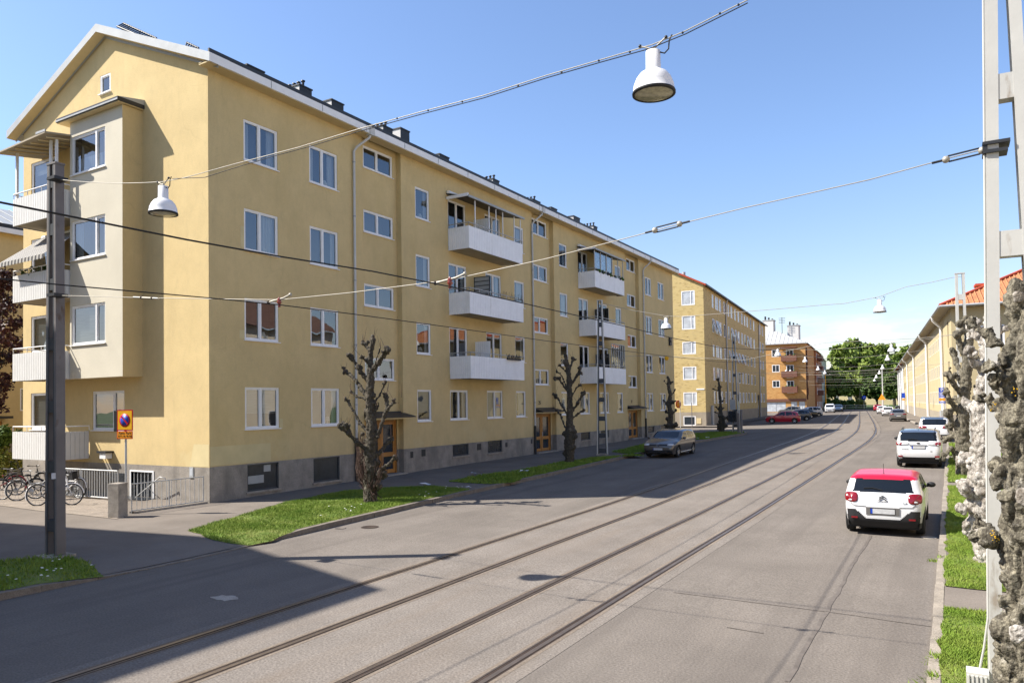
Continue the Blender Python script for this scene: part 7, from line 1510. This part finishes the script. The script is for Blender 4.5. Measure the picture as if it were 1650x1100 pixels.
# dark sheets on pavement and wall stand in for the stairwell's shade
f = MB(); wzv = wz(-24, 15)
f.box((F2[0], 15.0, wzv-.02), (-23.3, YG-.02, wzv+.012), 'basewin'); f.box((F2[0], YG-.06, 0), (-25.2, YG-.02, .92), 'basewin'); struct(f.build('stairwell_shade'))
f = MB(); a = atY(243, 815, 15.3); b = atY(258, 768, 15.3); c_ = atY(266, 770, 15.35); q = [atY(216, 803, 15.4), b, c_, c_-np.array([0, 0, .1])]; f.tube(q, .018, 'rail', 6); f.tube([atY(240, 785, 15.4), atY(243, 790, 15.55)], .013, 'rail', 5); f.build('stair_handrail', apt)
def bicycle(lab, x, y, ang, k, basket=False, lean=.08, saddle='black', seed=0):
    z = wz(x, y)+.012; t = thing('bicycle', lab, 'bicycle', (x, y, z), 'bicycles parked under the gable balconies'); R = .335; wb_ = 1.06
    D = np.array([math.cos(ang), math.sin(ang), 0]); Sd = np.array([-math.sin(ang), math.cos(ang), 0]); U = np.array([0, 0, 1.])*math.cos(lean)+Sd*math.sin(lean); o = np.array([x, y, z])
    Pt = lambda a, h, s=0: o+D*a+U*h+np.cross(D, U)*s
    for a in (0, wb_):
        f = MB(); n = 28; ring = [Pt(a+R*math.cos(2*PI*i/n), R+R*math.sin(2*PI*i/n)) for i in range(n+1)]; f.tube(ring, .019, 'black', 5, cap=False); wo = f.build('wheel', t)
        f = MB(); f.tube([Pt(a+R*.94*math.cos(2*PI*i/n), R+R*.94*math.sin(2*PI*i/n)) for i in range(n+1)], .011, 'rail', 4, cap=False)
        for i in range(14): an = 2*PI*i/14; f.tube([Pt(a, R, .02*(-1)**i), Pt(a+R*.93*math.cos(an), R+R*.93*math.sin(an))], .0035, 'rail', 3, cap=False)
        f.tube([Pt(a, R, -.05), Pt(a, R, .05)], .03, 'rail', 6); f.build('rim', wo)
        f = MB(); f.tube([Pt(a+(R+.03)*math.cos(q), R+(R+.03)*math.sin(q)) for q in np.linspace(.1 if a else 1.0, 2.4 if a else 3.6, 12)], .02, k, 4); f.build('mudguard', t)
    f = MB(); bb = Pt(.46, .30); seat = Pt(.30, .82); head = Pt(.88, .78); hl = Pt(.93, .58)
    for a, b, r in ((Pt(0, R), bb, .013), (Pt(0, R), Pt(.33, .70), .012), (bb, seat, .018), (bb, hl, .020), (Pt(.36, .58), hl, .018), (Pt(.88, .84), hl, .02), (hl, Pt(wb_, R), .016)): f.tube([a, b], r, k, 6)
    f.build('frame', t)
    f = MB(); f.sphere(seat+U*.04, .1, saddle, 8, (1.1, .8, .35)); f.build('saddle', t)
    f = MB(); c = Pt(.87, .93); f.tube([Pt(.88, .84), c], .015, 'rail', 5); f.tube([Pt(.74, .96, -.28), Pt(.84, .95, -.22), c, Pt(.84, .95, .22), Pt(.74, .96, .28)], .013, 'rail', 5); f.tube([Pt(.74, .96, .2), Pt(.68, .96, .3)], .02, 'black', 5); f.tube([Pt(.74, .96, -.2), Pt(.68, .96, -.3)], .02, 'black', 5); f.build('handlebar', t)
    f = MB(); f.lathe(bb, [(.09, .03), (.09, .04), (.001, .04)], 'rail', 14, (D, U, np.cross(D, U))); f.tube([bb, Pt(.52, .15, .06), Pt(.54, .14, .14)], .012, 'rail', 5); f.build('crank', t)
    f = MB(); f.tube([Pt(-.25, .70), Pt(.25, .70)], .012, 'black', 5); f.tube([Pt(-.2, .70), Pt(0, R)], .01, 'black', 4); f.tube([Pt(-.25, .70, -.06), Pt(-.25, .70, .06), Pt(.2, .70, .06)], .01, 'black', 4); f.build('carrier', t)
    f = MB(); f.sphere(Pt(-.36, .60), .035, 'tail', 6); f.build('rear_lamp', t)
    if basket:
        f = MB()
        for hh, ww in ((.62, .12), (.72, .14), (.82, .16), (.90, .17)): f.tube([Pt(1.02-ww*.8, hh, -ww), Pt(1.02+ww*.8, hh, -ww), Pt(1.02+ww*.8, hh, ww), Pt(1.02-ww*.8, hh, ww), Pt(1.02-ww*.8, hh, -ww)], .012, 'basket', 4)
        for s in np.linspace(-1, 1, 7):
            f.tube([Pt(1.02-.10, .62, .12*s), Pt(1.02-.14, .90, .17*s)], .008, 'basket', 3); f.tube([Pt(1.02+.10, .62, .12*s), Pt(1.02+.14, .90, .17*s)], .008, 'basket', 3)
        f.poly([Pt(.92, .63, -.12), Pt(1.12, .63, -.12), Pt(1.12, .63, .12), Pt(.92, .63, .12)], 'basket'); f.build('basket', t)
    return t
def bk_at(u, v): p = gnd(u, v, .1); return p[0], p[1]
x, y = bk_at(60, 816); bicycle('white bicycle with bare handlebar, left of the dark mast, nearest of the row', x, y, .62, 'white', False, .05)
x, y = bk_at(27, 808); bicycle('silver bicycle with wicker front basket, behind the white one', x, y, .72, 'rail', True, .06)
x, y = bk_at(2, 806); bicycle('dark bicycle with yellow-tinged wheel at the left edge', x, y, .75, 'darkm', False, .05)
x, y = bk_at(-26, 800); bicycle('dark red bicycle mostly outside the left edge', x, y, .7, 'carr', True, .05)
x, y = bk_at(20, 793); bicycle('black bicycle in the second row at the left edge', x, y, .6, 'darkm', False, .05)
x, y = bk_at(94, 802); bicycle('silver bicycle with black bag on its handlebar, right of the dark mast', x, y, .12, 'white', False, .05)
p = atY(126, 722, bk_at(94, 802)[1]); f = MB(); p = np.array([bk_at(94, 802)[0]+.93, bk_at(94, 802)[1]-.02, wz(-25, 14)+.80]); f.box((-.13, -.1, -.14), (.13, .1, .12), 'trim', p, (.96, .1, .2), (-.1, .98, .1), (-.2, 0, .97)); f.box((-.14, -.105, .06), (.14, .105, .13), 'black', p, (.96, .1, .2), (-.1, .98, .1), (-.2, 0, .97)); tag(f.build('pannier_bag'), 'black bag hanging on the handlebar of the silver bicycle right of the mast', 'bag')
# ---------------------------------------------------------------- camera, light, sky
cam = bpy.data.cameras.new('camera'); co = bpy.data.objects.new('camera', cam); COL.objects.link(co); SC.camera = co
mt = Matrix.Identity(4)
for i in range(3): mt[i][0], mt[i][1], mt[i][2], mt[i][3] = CR[i], CU[i], -CF[i], C0[i]
co.matrix_world = mt; cam.sensor_width = 36; cam.lens = F/1650*36; cam.shift_y = (CY-550)/1650; cam.clip_end = 5000; cam.clip_start = .05
SAZ, SEL = math.radians(31.6), math.radians(45.3)      # direction the light travels in plan, height of the sun
sd = Vector((math.cos(SAZ)*math.cos(SEL), math.sin(SAZ)*math.cos(SEL), -math.sin(SEL)))
sl = bpy.data.lights.new('sun', 'SUN'); sl.energy = 5.0; sl.angle = math.radians(.53); sl.color = (1, .945, .86); so = bpy.data.objects.new('sun', sl); COL.objects.link(so); so.rotation_euler = sd.to_track_quat('-Z', 'Y').to_euler()
W = bpy.data.worlds.new('World'); SC.world = W; W.use_nodes = True; nt = W.node_tree; N = nt.nodes; L = nt.links
bg = N['Background']; sk = N.new('ShaderNodeTexSky'); sk.sky_type = 'NISHITA'; sk.sun_disc = False; sk.sun_elevation = SEL
sk.sun_rotation = math.atan2(-sd.x, -sd.y); sk.air_density = 1.0; sk.dust_density = .6; sk.ozone_density = 2.0; sk.altitude = 0
bg.inputs['Strength'].default_value = .108
# thin cloud bank low over the end of the street
tc = N.new('ShaderNodeTexCoord'); sx = N.new('ShaderNodeSeparateXYZ'); L.new(tc.outputs['Generated'], sx.inputs[0])
mp = N.new('ShaderNodeMapping'); mp.inputs['Scale'].default_value = (5, 5, 22); L.new(tc.outputs['Generated'], mp.inputs['Vector'])
no = N.new('ShaderNodeTexNoise'); no.inputs['Scale'].default_value = 1.9; no.inputs['Detail'].default_value = 7; no.inputs['Roughness'].default_value = .6; L.new(mp.outputs[0], no.inputs['Vector'])
r1 = N.new('ShaderNodeMapRange'); r1.inputs['From Min'].default_value = .48; r1.inputs['From Max'].default_value = .70; L.new(no.outputs['Fac'], r1.inputs['Value'])
r2 = N.new('ShaderNodeMapRange'); r2.inputs['From Min'].default_value = .125; r2.inputs['From Max'].default_value = .055; L.new(sx.outputs['Z'], r2.inputs['Value'])
mu = N.new('ShaderNodeMath'); mu.operation = 'MULTIPLY'; L.new(r1.outputs[0], mu.inputs[0]); L.new(r2.outputs[0], mu.inputs[1])
mx = N.new('ShaderNodeMix'); mx.data_type = 'RGBA'; mx.inputs['B'].default_value = (6.2, 6.3, 6.6, 1); tn = N.new('ShaderNodeVectorMath'); tn.operation = 'MULTIPLY'; tg = N.new('ShaderNodeMapRange'); tg.inputs['From Min'].default_value = .02; tg.inputs['From Max'].default_value = .30; L.new(sx.outputs['Z'], tg.inputs['Value']); tm = N.new('ShaderNodeMix'); tm.data_type = 'RGBA'; tm.inputs['A'].default_value = (.98, .86, .82, 1); tm.inputs['B'].default_value = (.945, .985, 1.09, 1); L.new(tg.outputs[0], tm.inputs['Factor']); L.new(tm.outputs['Result'], tn.inputs[1]); L.new(sk.outputs[0], tn.inputs[0]); L.new(tn.outputs[0], mx.inputs['A']); L.new(mu.outputs[0], mx.inputs['Factor']); L.new(mx.outputs['Result'], bg.inputs['Color'])
SC.view_settings.view_transform = 'Standard'; SC.view_settings.look = 'None'; SC.view_settings.exposure = 1.05; SC.view_settings.gamma = 1
SC.render.resolution_x, SC.render.resolution_y = 1024, 682
SC.cycles.max_bounces = 7; SC.cycles.transparent_max_bounces = 12; SC.cycles.use_denoising = True; SC.cycles.caustics_reflective = False; SC.cycles.caustics_refractive = False
